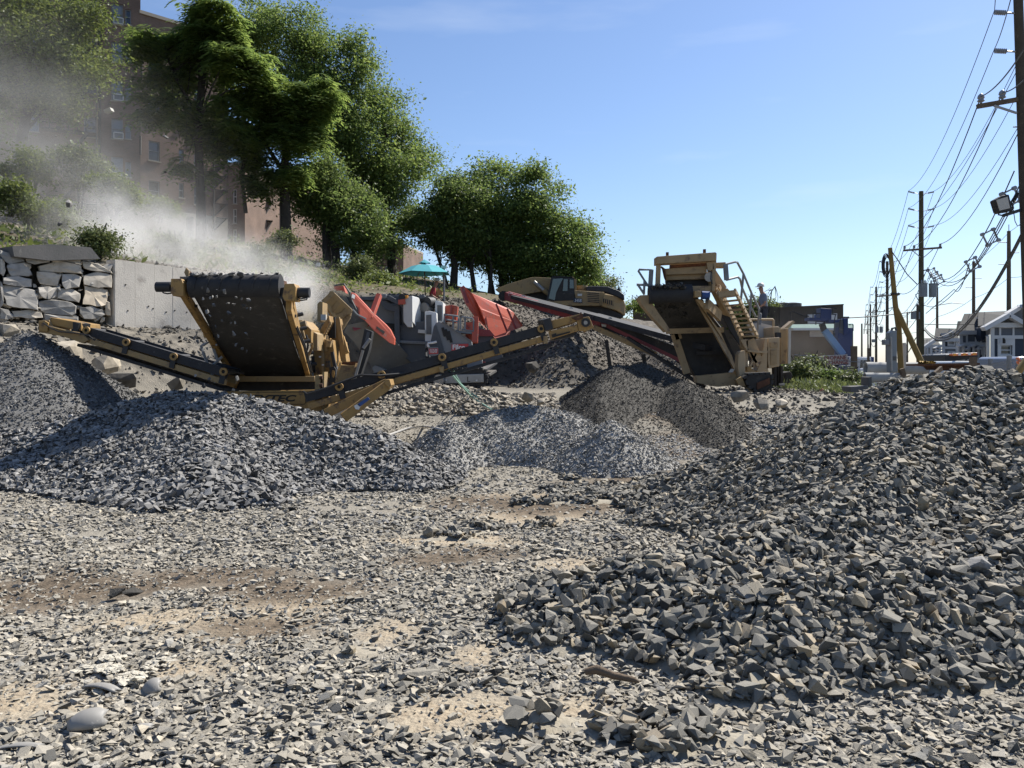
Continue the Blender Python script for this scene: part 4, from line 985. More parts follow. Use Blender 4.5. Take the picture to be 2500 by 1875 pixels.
MB().pp(z3((350,380),(400,400),(430,470),(380,440)), 27.1, .4).build('head_motor', M['black'], cr_)
# crusher housing and gantry
MB().pp(z3((440,385),(860,375),(862,410),(640,420),(450,415)), 30.5, 1.8).build('housing_top', M['grey_dark'], cr_, bevel=.02)
MB().pp(z3((450,415),(640,420),(790,520),(790,640),(700,640),(560,520)), 31, 1.0).build('housing_panel', M['grey'], cr_)
MB().pp(z3((640,420),(700,420),(790,470),(790,520),(700,500)), 30.2, .3).build('gantry_beam', M['grey_dark'], cr_, bevel=.02)
MB().pp(z3((690,370),(740,372),(860,440),(860,480),(690,395)), 30.0, .3).build('gantry_beam', M['grey_dark'], cr_, bevel=.02)
MB().pp(z3((660,362),(710,360),(712,398),(664,398)), 29.95, .3).build('lifting_eye', M['grey'], cr_, bevel=.02)
MB().pp(z3((780,460),(830,460),(835,940),(790,900)), 30.2, .8).build('gantry_post', M['grey_dark'], cr_, bevel=.02)
MB().pp(z3((818,412),(880,405),(884,450),(820,455)), 29.9, .3).build('hydraulic_box', M['red'], cr_)
MB().pp(z3((830,640),(1060,600),(1070,960),(940,980),(830,900)), 30.4, 1.8).build('chassis', M['grey_dark'], cr_, bevel=.02)
MB().beam(PZ(z3, 830, 790, 30.3), PZ(z3, 1060, 800, 30.3), .1, .1).build('rib', M['grey'], cr_)
for k in range(7): MB().disc(PZ(z3, 850+k*30, 792, 30.22), (0, 1, 0), .03, .04, 6).build('bolt', M['grey'], cr_)
MB().pp(z3((700,620),(820,630),(800,900),(790,900),(780,700)), 30.6, .6).build('housing_panel', M['ink'], cr_)
# engine canopies
MB().pp(z3((862,400),(945,375),(945,660),(905,660),(866,610)), 30.0, 1.1).build('engine_canopy', M['white_dusty_or_shaded'], cr_, bevel=.02)  # left face in a duller white: its shade is put into the colour
MB().prism([PZ(z3, 945, 376, 29.99), PZ(z3, 1005, 395, 30.6), PZ(z3, 1022, 440, 30.8), PZ(z3, 1022, 620, 30.8), PZ(z3, 985, 660, 30.5), PZ(z3, 946, 610, 29.99)], (-.1, .9, 0)).build('engine_canopy', M['white'], cr_, bevel=.02)
MB().pp(z3((870,375),(905,370),(905,400),(872,402)), 29.95, .2).build('warning_lamp', M['amber'], cr_, bevel=.02)
MB().tube(PZ(z3, 852, 388, 29.9), PZ(z3, 852, 388, 30.2), .12, n=12).build('lamp', M['black'], cr_)
MB().pp(z3((1000,370),(1055,366),(1062,400),(1010,405)), 30.8, .6).build('air_intake', M['grey_dark'], cr_, bevel=.03)
MB().tube(PZ(z3, 1030, 400, 31), PZ(z3, 1030, 440, 31), .1, n=10).build('air_intake', M['black'], cr_, True)
MB().path([PZ(z3, a, c, 30.9) for a, c in ((1025,420),(1050,410),(1075,430),(1080,480),(1100,500))], .09, 8).build('exhaust_pipe', M['black'], cr_, True)
MB().tube(PZ(z3, 1070, 440, 30.8), PZ(z3, 1120, 440, 31.2), .22, n=14).build('air_filter', M['black'], cr_, True)
MB().tube(PZ(z3, 1050, 480, 30.7), PZ(z3, 1105, 485, 31.2), .17, n=14).build('air_filter', M['grey_belly'], cr_, True)
MB().pp(z3((1022,500),(1060,500),(1060,690),(1025,690)), 30.8, 1).build('engine_frame', M['grey_dark'], cr_)
e1 = MB().pp(z3((1058,520),(1100,512),(1163,528),(1165,610),(1120,790),(1060,790)), 30.3, 1.2).build('engine_canopy', M['white'], cr_, bevel=.02)
MB().pp(z3((1070,550),(1118,545),(1118,725),(1072,722)), 30.28, .05).build('grille', M['grey_belly'], e1)
e2 = MB().pp(z3((1150,425),(1170,420),(1222,432),(1226,610),(1165,620),(1150,520)), 30.9, 1.2).build('engine_canopy', M['white'], cr_, bevel=.02)
MB().pp(z3((1170,460),(1212,462),(1212,600),(1172,600)), 30.88, .05).build('grille', M['grey_belly'], e2)
MB().pp(z3((1000,680),(1065,685),(1062,715),(996,710)), 30.2, .2).build('bracket', M['white_dusty_or_shaded'], cr_)
MB().pp(z3((1060,790),(1125,795),(1090,830),(1062,850)), 30.2, .8).build('engine_base', M['grey'], cr_)
# slanting side panel with its three slots, and the hire signs
pn = MB().pp(z3((1110,800),(1140,650),(1158,620),(1190,608),(1215,620),(1480,790),(1490,880),(1400,905),(1250,925),(1235,880)), 29.6, .5).build('side_panel', M['grey'], cr_, bevel=.02)
MB().pp(z3((1108,805),(1138,655),(1160,640),(1200,760),(1245,930),(1110,940)), 29.55, .04).build('panel_edge', M['grey_dark'], pn)
for (a, c, e, f) in ((1218,662,1240,742),(1245,678,1270,775),(1272,695,1298,797)): MB().beam(PZ(z3, a, c, 29.58), PZ(z3, e, f, 29.58), .09, .05, (0, 1, 0)).build('slot', M['ink'], pn)
MB().beam(PZ(z3, 1215, 615, 29.58), PZ(z3, 1480, 790, 29.58), .05, .05).build('panel_lip', M['grey_belly'], pn)
hs_ = MB().pp(z3((1300,812),(1450,808),(1452,885),(1300,890)), 29.54, .03).build('name_board', M['sign_red'], pn)
text('lettering', 'Filco', M['white'], hs_, PZ(z3, 1306, 840, 29.53), .235, bold=.008, align='LEFT')
ns = MB().pp(z3((1088,838),(1178,838),(1182,912),(1092,920)), 29.3, .04).build('phone_board', M['grey'], cr_)
MB().pp(z3((1094,852),(1178,850),(1179,898),(1096,902)), 29.29, .005).build('phone_panel', M['sign_red'], ns)
text('lettering', '973-523-0787', M['white'], ns, PZ(z3, 1137, 876, 29.28), .17, sx=.27, bold=.003)
MB().path([PZ(z3, a, c, 29.3) for a, c in ((1165,790),(1130,800),(1090,802),(1085,820),(1095,838))], .04).build('hand_rail', M['white'], cr_)
# red feed hopper
MB().pp(z3((1230,470),(1300,458),(1355,470),(1340,620),(1240,600)), 31.8, .6).build('hopper_bin', M['red'], cr_, bevel=.015)
MB().beam(PZ(z3, 1298, 460, 31.75), PZ(z3, 1292, 545, 31.75), .06, .05).build('rib', M['maroon'], cr_)
MB().pp(z3((1388,300,31),(1405,282,31),(1480,350,31.3),(1560,500,31.8),(1615,660,32),(1590,640,32),(1425,450,31.2)), D, .08).build('hopper_wall', M['red'], cr_)
MB().pp(z3((1425,445,30.95),(1600,655,31.9),(1680,745,32),(1830,690,32.5),(1800,800,32.5),(1730,800,32),(1500,560,31.4)), D, .12).build('hopper_wall', M['red'], cr_)
hw2 = MB().pp(z3((1482,352,31.4),(1812,492,33.5),(1862,530,33.6),(1940,640,33.8),(1930,660,33.8),(1680,745,32.2),(1618,655,31.9),(1560,495,31.6)), D, .08).build('hopper_wing', M['red'], cr_)
for (a, c, e, f) in ((1600,410,1690,740),(1700,450,1800,700),(1800,492,1880,675)): MB().beam(PZ(z3, a, c, 32.2), PZ(z3, e, f, 32.4), .07, .05).build('wing_rib', M['maroon'], hw2)
MB().beam(PZ(z3, 1390, 295, 30.9), PZ(z3, 1440, 445, 31), .12, .12).build('hopper_edge', M['maroon'], cr_)
MB().pp(z3((1425,615),(1495,615),(1485,790),(1430,750)), 31.2, .4).build('ladder_panel', M['red'], cr_)
for q in (640, 690, 740): MB().beam(PZ(z3, 1430, q, 31.15), PZ(z3, 1455, q+30, 31.15), .05, .05).build('ladder_slot', M['maroon'], cr_)
MB().beam(PZ(z3, 1515, 570, 30.6), PZ(z3, 1508, 800, 30.4), .22, .2, (0, 1, 0)).build('hopper_post', M['red'], cr_, bevel=.015)
MB().pp(z3((1530,640),(1600,680),(1720,800),(1720,900),(1530,900)), 31.2, .8).build('feeder_box', M['grey_dark'], cr_)
MB().pp(z3((1530,680),(1640,680),(1690,740),(1530,740)), 31.1, .3).build('feeder_lip', M['maroon'], cr_)
for pts in (((1232,630),(1232,545),(1355,560),(1362,580),(1360,680),(1330,690),(1250,640)), ((1380,680),(1380,575),(1395,565),(1490,580),(1498,600),(1495,695),(1390,680)), ((1312,690),(1315,555)), ((1420,685),(1422,570)), ((1250,590),(1360,610))):
    MB().path([PZ(z3, a, c, 30.4) for a, c in pts], .035, 6).build('hand_rail', M['rail'], cr_)
MB().pp(z3((1240,680),(1500,700),(1500,720),(1240,700)), 30.4, 1.2).build('walkway', M['grey'], cr_)
# undercarriage
def track_unit(parent, pix, d, w, guard, m_guard='steel'):
    t = MB().pp(pix, d, w).build('track', M['dark_void'], parent, bevel=.05)
    n = len(pix); P_ = [P(q[0], q[1], d) for q in pix]; L_ = sum((P_[(i+1) % n]-P_[i]).length for i in range(n)); k = int(L_/.17)
    for j in range(k):                                     # shoes round the chain
        s = L_*j/k
        for i in range(n):
            e = (P_[(i+1) % n]-P_[i])
            if s <= e.length: break
            s -= e.length
        tt = e.normalized(); c = P_[i]+tt*s; up = Vector((-tt.z, 0, tt.x))
        MB().beam(c+Vector((0, -.02, 0)), c+Vector((0, w+.02, 0)), .13, .07, up).build('track_shoe', M['black'], t)
    if guard:
        g = MB().pp(guard, d-.06, .08).build('track_frame', M[m_guard], parent, bevel=.015)
        return g
gd = track_unit(cr_, z3((1200,1060),(1250,1035),(1560,1028),(1600,1050),(1620,1110),(1610,1160),(1570,1195),(1260,1210),(1180,1200),(1170,1120)), 29.0, .6, z3((1238,1090),(1588,1078),(1590,1155),(1240,1168)))
text('lettering', 'L', M['ink'], gd, PZ(z3, 1452, 1130, 28.93), .25)
MB().pp(z3((1246,1130),(1256,1130),(1256,1145),(1246,1145)), 28.92, .02).build('sticker', M['sign_white'], gd)
MB().pp(z3((1518,1132),(1532,1132),(1532,1146),(1518,1146)), 28.92, .02).build('sticker', M['sign_white'], gd)
MB().disc(PZ(z3, 1188, 1138, 28.9), (.5, 1, 0), .20, .1, 18).build('sprocket', M['steel'], cr_)
MB().pp(z3((1060,1080),(1160,1060),(1170,1200),(1110,1225),(1050,1190)), 29.5, .8).build('track', M['dark_void'], cr_, bevel=.04)
MB().pp(z3((1440,930),(1570,920),(1580,1030),(1440,1035)), 29.6, 1.5).build('chassis', M['grey'], cr_)
MB().pp(z3((1240,940),(1440,930),(1440,1040),(1230,1040)), 30, 1.5).build('chassis', M['grey_dark'], cr_)
MB().pp(z3((1570,930),(1740,870),(1760,930),(1700,1000),(1640,1060),(1590,1050)), 30.4, .6).build('tail_frame', M['grey_dark'], cr_)
MB().pp(z3((1570,965),(1600,970),(1600,1020),(1570,1020)), 29.9, .4).build('tail_bracket', M['maroon'], cr_)
for (a, c, e, f) in ((1590,1045,1680,980),(1610,1090,1672,1052)): MB().beam(PZ(z3, a, c, 29.4), PZ(z3, e, f, 29.8), .3, .07).build('tail_step', M['steel'], cr_)
MB().pp(z3((560,980),(700,1040),(720,1110),(620,1100)), 29.5, .6).build('belt_support', M['grey'], cr_)
MB().pp(z3((1560,860),(1610,850),(1600,880),(1560,885)), 29.5, .3).build('fender', M['white_dusty_or_shaded'], cr_)

# ---------------------------------------------------------------- parasol and the operator
um = thing('parasol', P(1042, 735, 34), 'turquoise parasol with a vented top above the crusher operator', 'parasol')
c0 = P(1036, 665, 34); vs = []; fs = []
b = MB(); top = P(1036, 641, 34)
n = 8; rim = [c0+Vector((math.cos(2*math.pi*(i+.5)/n)*1.06, math.sin(2*math.pi*(i+.5)/n)*1.06, -.07+(.04 if i % 2 else 0))) for i in range(n)]
mid = [top.lerp(r_, .5)+Vector((0, 0, .07)) for r_ in rim]; inn = [top.lerp(r_, .16)+Vector((0, 0, -.02)) for r_ in rim]
b.add(inn+mid+rim, [(i, (i+1) % n, n+(i+1) % n, n+i) for i in range(n)]+[(n+i, n+(i+1) % n, 2*n+(i+1) % n, 2*n+i) for i in range(n)])
cn_ = b.build('canopy', M['teal'], um); s_ = cn_.modifiers.new('cloth', 'SOLIDIFY'); s_.thickness = .01
b = MB(); cap = [top.lerp(r_, .24)+Vector((0, 0, .07+(.02 if i % 2 else 0))) for i, r_ in enumerate(rim)]; b.add([top+Vector((0, 0, .13))]+cap, [(0, 1+i, 1+(i+1) % n) for i in range(n)])
b.build('vent_cap', M['teal'], um).modifiers.new('cloth', 'SOLIDIFY').thickness = .01
MB().tube(P(1039, 742, 34), top, .025, n=8).build('pole', M['wood'], um)
for r_ in rim: MB().tube(top+Vector((0, 0, -.05)), r_+Vector((0, 0, -.02)), .012, n=4).build('rib', M['wood'], um)
MB().box(P(1039, 742, 34), (.4, .4, .08)).build('base', M['concrete_dark'], um)

def person(label, foot, joints, shirt, trousers, hat=None, face=(1, 0, 0), hat_kind='hard_hat'):
    """joints: offsets from foot; one skinned body, clothes as close shells over it"""
    t = thing('person', foot, label, 'person')
    def skin(name, verts, edges, radii, m, root):
        me = bpy.data.meshes.new(name); me.from_pydata([tuple(v) for v in verts], edges, []); o = link_mesh(name, me, m, t)
        md = o.modifiers.new('skin', 'SKIN'); md.use_smooth_shade = True
        for i, r_ in enumerate(radii): me.skin_vertices[0].data[i].radius = r_ if isinstance(r_, tuple) else (r_, r_)
        me.skin_vertices[0].data[root].use_root = True
        o.modifiers.new('smooth', 'SUBSURF').levels = 1; o.modifiers['smooth'].render_levels = 2
        return o
    J = {k: Vector(v) for k, v in joints.items()}
    names = ['pelvis', 'belly', 'chest', 'neck', 'chin', 'crown', 'sh_l', 'el_l', 'wr_l', 'ha_l', 'sh_r', 'el_r', 'wr_r', 'ha_r', 'hip_l', 'kn_l', 'an_l', 'toe_l', 'hip_r', 'kn_r', 'an_r', 'toe_r']
    E = [(0,1),(1,2),(2,3),(3,4),(4,5),(2,6),(6,7),(7,8),(8,9),(2,10),(10,11),(11,12),(12,13),(0,14),(14,15),(15,16),(16,17),(0,18),(18,19),(19,20),(20,21)]
    rad = [(.13,.10),(.13,.10),(.155,.11),.055,(.075,.09),(.07,.085),.06,.045,.032,(.035,.02),.06,.045,.032,(.035,.02),.085,.06,.045,(.05,.035),.085,.06,.045,(.05,.035)]
    V = [J[k] for k in names]
    skin('body', V, E, rad, M['skin'], 0)
    g = .022
    def shell(name, keys, edges, radii, m): return skin(name, [J[k] if isinstance(k, str) else k for k in keys], edges, [(r_[0]+g, r_[1]+g) if isinstance(r_, tuple) else r_+g for r_ in radii], m, 0)
    el = [J['sh_l'].lerp(J['el_l'], .9), J['sh_r'].lerp(J['el_r'], .9)]
    shell('shirt', ['belly', 'pelvis', 'chest', 'sh_l', el[0], 'sh_r', el[1], J['chest'].lerp(J['neck'], .6)], [(0,1),(0,2),(2,3),(3,4),(2,5),(5,6),(2,7)], [(.13,.10),(.135,.105),(.155,.11),.06,.05,.06,.05,.06], M[shirt])
    shell('trousers', ['pelvis', 'hip_l', 'kn_l', 'an_l', 'hip_r', 'kn_r', 'an_r'], [(0,1),(1,2),(2,3),(0,4),(4,5),(5,6)], [(.13,.10),.085,.06,.045,.085,.06,.045], M[trousers])
    hc = J['chin'].lerp(J['crown'], .62); f = Vector(face).normalized()
    MB().path([foot+hc+f*.085, foot+hc+f*.125+Vector((0, 0, -.03))], [.012, .02], 6).build('nose', M['skin'], t)
    if hat:
        h = MB(); top_ = J['crown']; vs = []; rings = [(.135, -.02), (.13, .03), (.10, .085), (.05, .115)]
        for r_, z_ in rings: vs += [foot+top_+Vector((math.cos(2*math.pi*i/14)*r_, math.sin(2*math.pi*i/14)*r_, z_)) for i in range(14)]
        fs = [(k*14+i, k*14+(i+1) % 14, (k+1)*14+(i+1) % 14, (k+1)*14+i) for k in range(3) for i in range(14)]+[tuple(42+i for i in range(14))]
        h.add(vs, fs); h.box(foot+top_+f*.13+Vector((0, 0, -.01)), (.14, .16, .015)); h.build(hat_kind, M[hat], t, True)
    return t
fz = P(1054, 790, 34.6)
person('person in a red shirt and pale hard hat under the parasol', fz, dict(pelvis=(0,0,.95), belly=(.0,0,1.12), chest=(.06,0,1.34), neck=(.14,0,1.52), chin=(.18,0,1.60), crown=(.22,0,1.74),
    sh_l=(.08,-.17,1.40), el_l=(.02,-.24,1.13), wr_l=(.2,-.16,1.02), ha_l=(.27,-.13,1.02), sh_r=(.06,.18,1.40), el_r=(.12,.24,1.14), wr_r=(.32,.15,1.06), ha_r=(.4,.13,1.06),
    hip_l=(.0,-.10,.9), kn_l=(.03,-.11,.5), an_l=(0,-.11,.08), toe_l=(.16,-.12,.04), hip_r=(0,.10,.9), kn_r=(.04,.12,.5), an_r=(0,.13,.08), toe_r=(.16,.13,.04)), 'shirt_red', 'trousers', 'hat', (1, -.2, -.2))
MB().pp([(1030,789),(1090,789),(1090,793),(1030,793)], 34.1, 1.2).build('operator_platform', M['grey'], cr_)
for q in (1032, 1088): MB().beam(P(q, 793, 34.3), P(q, 900, 34.3), .1, .1, (0, 1, 0)).build('platform_post', M['grey_dark'], cr_)
lp = thing('lamp_post', P(1083, 735, 34.5), 'thin grey post with a small twin lamp beside the parasol', 'lamp post')
MB().tube(P(1084, 740, 34.5), P(1084, 655, 34.5), .04, n=8).build('post', M['rail'], lp)
for dx in (-4, 3): MB().box(P(1084+dx, 652, 34.5), (.12, .14, .1)).build('lamp', M['white_dusty_or_shaded'], lp)
cb = thing('carton', P(1074, 712, 34.8), 'open tan carton beside the person in the red shirt', 'carton')
MB().pp([(1067,701),(1081,712),(1079,718),(1068,718)], 34.7, .4).build('carton_box', M['carton'], cb)
MB().pp([(1064,712),(1069,706),(1071,722),(1064,724)], 34.6, .02).build('carton_flap', M['carton'], cb)
MB().beam(P(1069, 722, 34.8), P(1069, 742, 34.8), .05, .05, (0, 1, 0)).build('stand', M['wood'], cb)

# ---------------------------------------------------------------- excavator on the spoil heap
ex = thing('excavator', P(1440, 790, 42), 'dusty yellow excavator with a long boom on the spoil heap', 'excavator')
D = 42
bo = MB().pp(z4((262,378),(420,318),(640,255),(700,250),(855,258),(930,305),(905,400),(800,400),(640,425),(560,440),(430,480),(330,430)), 42.3, .7).build('boom', M['yellow_dusty'], ex, bevel=.02)
MB().tube(PZ(z4, 680, 300, 42.2), PZ(z4, 790, 395, 42.2), .09, n=10).build('boom_ram', M['steel'], bo, True)
MB().tube(PZ(z4, 785, 390, 42.2), PZ(z4, 870, 450, 42.2), .13, n=10).build('boom_ram', M['yellow_dusty'], bo, True)
MB().pp(z4((430,470),(640,425),(860,405),(900,440),(820,530),(560,530)), 42.6, 1.2).build('turntable_cover', M['dark_void'], ex)
cab = MB().pp(z4((812,500),(838,390),(868,250),(890,236),(1090,246),(1112,262),(1118,410),(1135,500)), 41.5, .08).build('cab', M['black'], ex)
MB().pp(z4((838,480),(858,400),(885,270),(995,262),(960,330),(918,420),(905,500)), 41.45, .05).build('cab_glass', M['cab_glass'], cab)
MB().pp(z4((1002,270),(1045,272),(1042,400),(990,400)), 41.45, .05).build('cab_glass', M['cab_glass'], cab)
MB().pp(z4((1065,275),(1106,280),(1110,372),(1066,372)), 41.45, .05).build('cab_glass', M['cab_glass'], cab)
MB().pp(z4((880,240),(1100,246),(1112,262),(870,256)), 41.5, 1.5).build('cab_roof', M['yellow_dusty'], cab, bevel=.02)
MB().pp(z4((1108,262),(1140,275),(1142,420),(1116,420)), 41.6, 1.4).build('cab_back', M['yellow_dusty'], cab)
MB().pp(z4((868,256),(1100,262),(1110,420),(840,480)), 42.9, .08).build('cab_side', M['black'], cab)
MB().pp(z4((900,410),(985,330),(1000,420),(1110,420),(1130,500),(860,510)), 41.48, .03).build('cab_door_panel', M['dark_void'], cab)
bd_ = MB().pp(z4((1118,392),(1250,400),(1440,412),(1445,470),(1400,560),(1100,560),(820,545),(815,505),(1100,480)), 41.5, 2.6).build('body', M['yellow_dusty'], ex, bevel=.03)
MB().pp(z4((1255,405),(1392,415),(1388,535),(1250,528)), 41.46, .06).build('engine_door', M['tan'], bd_, bevel=.01)
for k in range(6): MB().beam(PZ(z4, 1258, 420+k*19, 41.45), PZ(z4, 1385, 428+k*19, 41.45), .03, .04).build('louvre', M['dark_void'], bd_)
MB().pp(z4((1110,478),(1202,482),(1200,528),(1105,522)), 41.44, .05).build('model_badge', M['navy'], bd_)
text('lettering', '345B', M['white'], bd_, PZ(z4, 1154, 505, 41.43), .21, sx=.8, shear=.2)
MB().pp(z4((1150,430),(1200,430),(1198,455),(1152,455)), 41.44, .05).build('sticker', M['white_dusty_or_shaded'], bd_)
# rounded counterweight
cwt = MB(); pr = [(1425,470),(1445,425),(1560,455),(1655,500),(1672,560),(1668,670),(1560,610),(1440,570),(1405,560)]
q0 = [PZ(z4, a, c, 41.4+(.9 if a > 1600 else .35 if a > 1500 else 0)) for a, c in pr]; cwt.prism(q0, (0, 2.1, 0))
co = cwt.build('counterweight', M['yellow_dusty'], ex, bevel=.06)
MB().pp(z4((1425,480,41.35),(1530,505,41.5),(1540,560,41.5),(1420,520,41.35)), 41.4, .04).build('counterweight_recess', M['dark_void'], co)
MB().pp(z4((1590,535,42.15),(1640,555,42.25),(1640,605,42.25),(1588,585,42.15)), 42, .06).build('counterweight_recess', M['dark_void'], co)
for k in range(6): MB().beam(PZ(z4, 1420+k*22, 485+k*4, 41.33), PZ(z4, 1420+k*22, 525+k*8, 41.33), .03, .03, (0, 1, 0)).build('grille_bar', M['yellow_dusty'], co)
hd_ = MB().pp(z4((1240,352),(1300,345),(1480,352),(1600,398),(1655,440),(1660,500),(1560,455),(1440,412),(1245,402)), 41.9, 1.9).build('engine_hood', M['black'], ex, bevel=.05)
MB().tube(PZ(z4, 1190, 345, 42.5), PZ(z4, 1190, 395, 42.5), .32, n=14).build('air_cleaner', M['yellow_dusty'], ex, True)
MB().pp(z4((1572,385),(1605,352),(1616,402),(1600,405)), 42.6, .12).build('exhaust', M['black'], ex)
MB().pp(z4((560,530),(1100,560),(1420,565),(1650,665),(1640,690),(1250,680),(700,600)), 41.8, 2.0).build('underside', M['dark_void'], ex)
for dy in (0, 2.1):
    t = MB().pp(z4((640,600),(760,560),(1300,640),(1420,690),(1400,760),(1280,790),(700,720),(630,660)), 41.6+dy, .6).build('track', M['dark_void'], ex, bevel=.05)
    for k in range(14): MB().beam(PZ(z4, 680+k*50, 580+k*8, 41.55+dy), PZ(z4, 680+k*50, 580+k*8, 42.25+dy), .18, .06).build('track_shoe', M['black'], t)

# ---------------------------------------------------------------- maroon conveyor below the excavator
rv = thing('belt_conveyor', P(1560, 870, 29), 'maroon belt conveyor sloping down from the spoil heap to the tan screener', 'conveyor')
A_, B_ = PZ(z4, 350, 450, 36), PZ(z4, 1410, 745, 30.2); C_ = P(1725, 925, 27.2)
MB().beam(A_, B_, .12, .34).build('frame_beam', M['maroon'], rv, bevel=.01)
MB().beam(A_+Vector((.2, .9, .1)), B_+Vector((.2, .9, .1)), .12, .3).build('frame_beam', M['maroon'], rv)
MB().beam(PZ(z4, 520, 470, 35.2), PZ(z4, 1420, 700, 30.0), .8, .14).build('belt', M['rubber'], rv)
MB().beam(PZ(z4, 1300, 665, 30.5), P(1740, 850, 27), .9, .18).build('belt', M['rubber'], rv)
MB().beam(B_+Vector((.1, 0, -.05)), P(1735, 890, 27.2), .12, .30).build('frame_beam', M['dark_void'], rv)
MB().beam(PZ(z4, 1400, 740, 30.3), P(1715, 905, 27.4), .1, .12).build('frame_beam', M['maroon'], rv)
MB().beam(PZ(z4, 1330, 790, 30.2), P(1600, 865, 28.6), .12, .18).build('lower_strut', M['yellow_dusty'], rv, bevel=.01)
MB().beam(PZ(z4, 1690, 905, 29), P(1720, 945, 27), .12, .1).build('lower_strut', M['dark_void'], rv)
for k, (a, c, d) in enumerate(((430,440,35.6),(565,468,34.9),(1080,605,32),(1375,688,30.4),(1500,715,29.7))):
    MB().tube(PZ(z4, a, c, d-.1), PZ(z4, a, c, d+1), .1, n=10).build('roller', M['white_dusty_or_shaded'], rv, True)
MB().beam(PZ(z4, 982, 600, 32.4), PZ(z4, 975, 668, 32.4), .1, .08, (0, 1, 0)).build('frame_cleat', M['maroon'], rv)
MB().pp(z4((1408,755),(1462,765),(1460,790),(1412,780)), 29.9, .03).build('sticker', M['white_dusty_or_shaded'], rv)
MB().tube(PZ(z4, 350, 455, 35.8), PZ(z4, 350, 455, 36.8), .22, n=12).build('head_drum', M['dark_void'], rv, True)
for k in range(2): MB().beam(P(1480+k*90, 830+k*35, 29.6-k*.8), P(1490+k*90, 900+k*20, 29.6-k*.8), .12, .12, (0, 1, 0)).build('support_leg', M['dark_void'], rv)

# ---------------------------------------------------------------- tan screener
ts = thing('track_screener', P(1800, 960, 26), 'tan track screener with a raised head, walkway and handrails', 'screening machine')
z5 = zm(1500, 580, .2532)
TL, TR = PZ(z5, 345, 545, 24.6), PZ(z5, 760, 530, 24.6); BL, BR = PZ(z5, 480, 905, 27.0), PZ(z5, 1045, 890, 27.0)
b = MB(); b.prism([TL, TR, BR, BL], (0, .06, .05)); b.build('belt', M['belt'], ts)
MB().tube(TL+Vector((0, .25, .0)), TR+Vector((0, .25, .0)), .27, n=18).build('head_drum', M['rubber'], ts, True)
k = 900; u = rng.uniform(0, 1, k); v = rng.beta(1, 2.2, k)
pts = []
for i in range(k):
    uu = u[i]*(.78-.3*v[i]); base = TL.lerp(TR, uu).lerp(BL.lerp(BR, uu), v[i]*.75); pts.append(base+Vector((0, -.05-.10*float(rng.uniform()), .03+.16*float(rng.uniform())*(1-v[i])+ (.12 if v[i] < .12 else 0))))
o = joined('stone_load', np.array([p[:] for p in pts]), .07*np.exp(rng.normal(0, .35, k)), rots(k, .7), rng.integers(0, 12, k), PEBBLES, M['stone_black'], ts); o['kind'] = 'stuff'
MB().pp(z5((545,900),(1045,885),(1180,1180),(1160,1300),(1120,1305),(780,1330),(700,1180)), 27.0, .5).build('lower_shade_panel', M['dark_void'], ts)  # dark panel standing in for the shaded void under the belt
MB().beam(PZ(z5, 500, 905, 26.3), PZ(z5, 1050, 890, 26.3), .12, .16).build('cross_beam', M['tan'], ts)
MB().beam(PZ(z5, 790, 1115, 26.8), PZ(z5, 1140, 1110, 26.8), .1, .1).build('cross_beam', M['dark_void'], ts)
MB().pp(z5((790,1335),(1150,1300),(1180,1340),(1170,1420),(1000,1440),(800,1400)), 26.3, .5).build('tail_apron', M['tan'], ts)
MB().pp(z5((1130,1265),(1160,1270),(1140,1300),(1105,1300)), 26.2, .1).build('tail_plate', M['white_dusty_or_shaded'], ts)
# skirt on the left, posts and header
MB().pp(z5((232,585),(250,556),(330,553),(345,600),(420,720),(500,830),(540,900),(500,910),(380,780),(270,650)), 24.9, .5).build('side_skirt', M['tan'], ts)
hb = MB().pp(z5((408,182),(975,140),(988,150),(985,222),(408,256)), 24.9, .5).build('header_beam', M['tan'], ts, bevel=.015)
for a in (510, 868): MB().box(PZ(z5, a, 162-(a-510)*.08, 25.1), (.07, .1, .12)).build('lifting_lug', M['rust'], hb)
MB().pp(z5((412,256),(450,256),(440,520),(400,520)), 25, .2).build('post', M['tan'], ts, bevel=.01)
MB().pp(z5((948,225),(985,222),(968,520),(942,520)), 25, .2).build('post', M['tan'], ts, bevel=.01)
MB().pp(z5((550,240),(890,225),(895,275),(545,295)), 25.6, .3).build('chute_panel', M['rust'], ts)
MB().pp(z5((480,300),(890,272),(895,345),(495,360)), 25.2, .3).build('chute_panel', M['tan'], ts, bevel=.02)
MB().pp(z5((490,360),(895,345),(900,400),(505,410)), 25.35, .3).build('chute_panel', M['tan'], ts, bevel=.02)
MB().pp(z5((505,410),(900,400),(905,470),(515,490)), 25.5, .3).build('chute_panel', M['dark_void'], ts)
MB().pp(z5((440,470),(930,465),(965,490),(960,520),(440,530)), 25.1, .6).build('chute_lip', M['tan'], ts)
MB().pp(z5((455,275),(490,300),(500,410),(488,380),(470,300)), 25.1, .2).build('chute_wing', M['rust'], ts)
MB().pp(z5((890,240),(950,230),(960,300),(905,330)), 25.0, .12).build('chute_wing', M['tan'], ts)
MB().pp(z5((905,330),(955,300),(965,460),(935,480),(905,400)), 25.3, .3).build('chute_wing', M['tan'], ts)
MB().tube(PZ(z5, 915, 380, 25.05), PZ(z5, 918, 380, 25.4), .14, n=12).build('shaft_bearing', M['steel'], ts)
MB().path([PZ(z5, a, c, 24.9) for a, c in ((900,320),(935,330),(930,400),(945,450))], .02).build('hose', M['black'], ts)
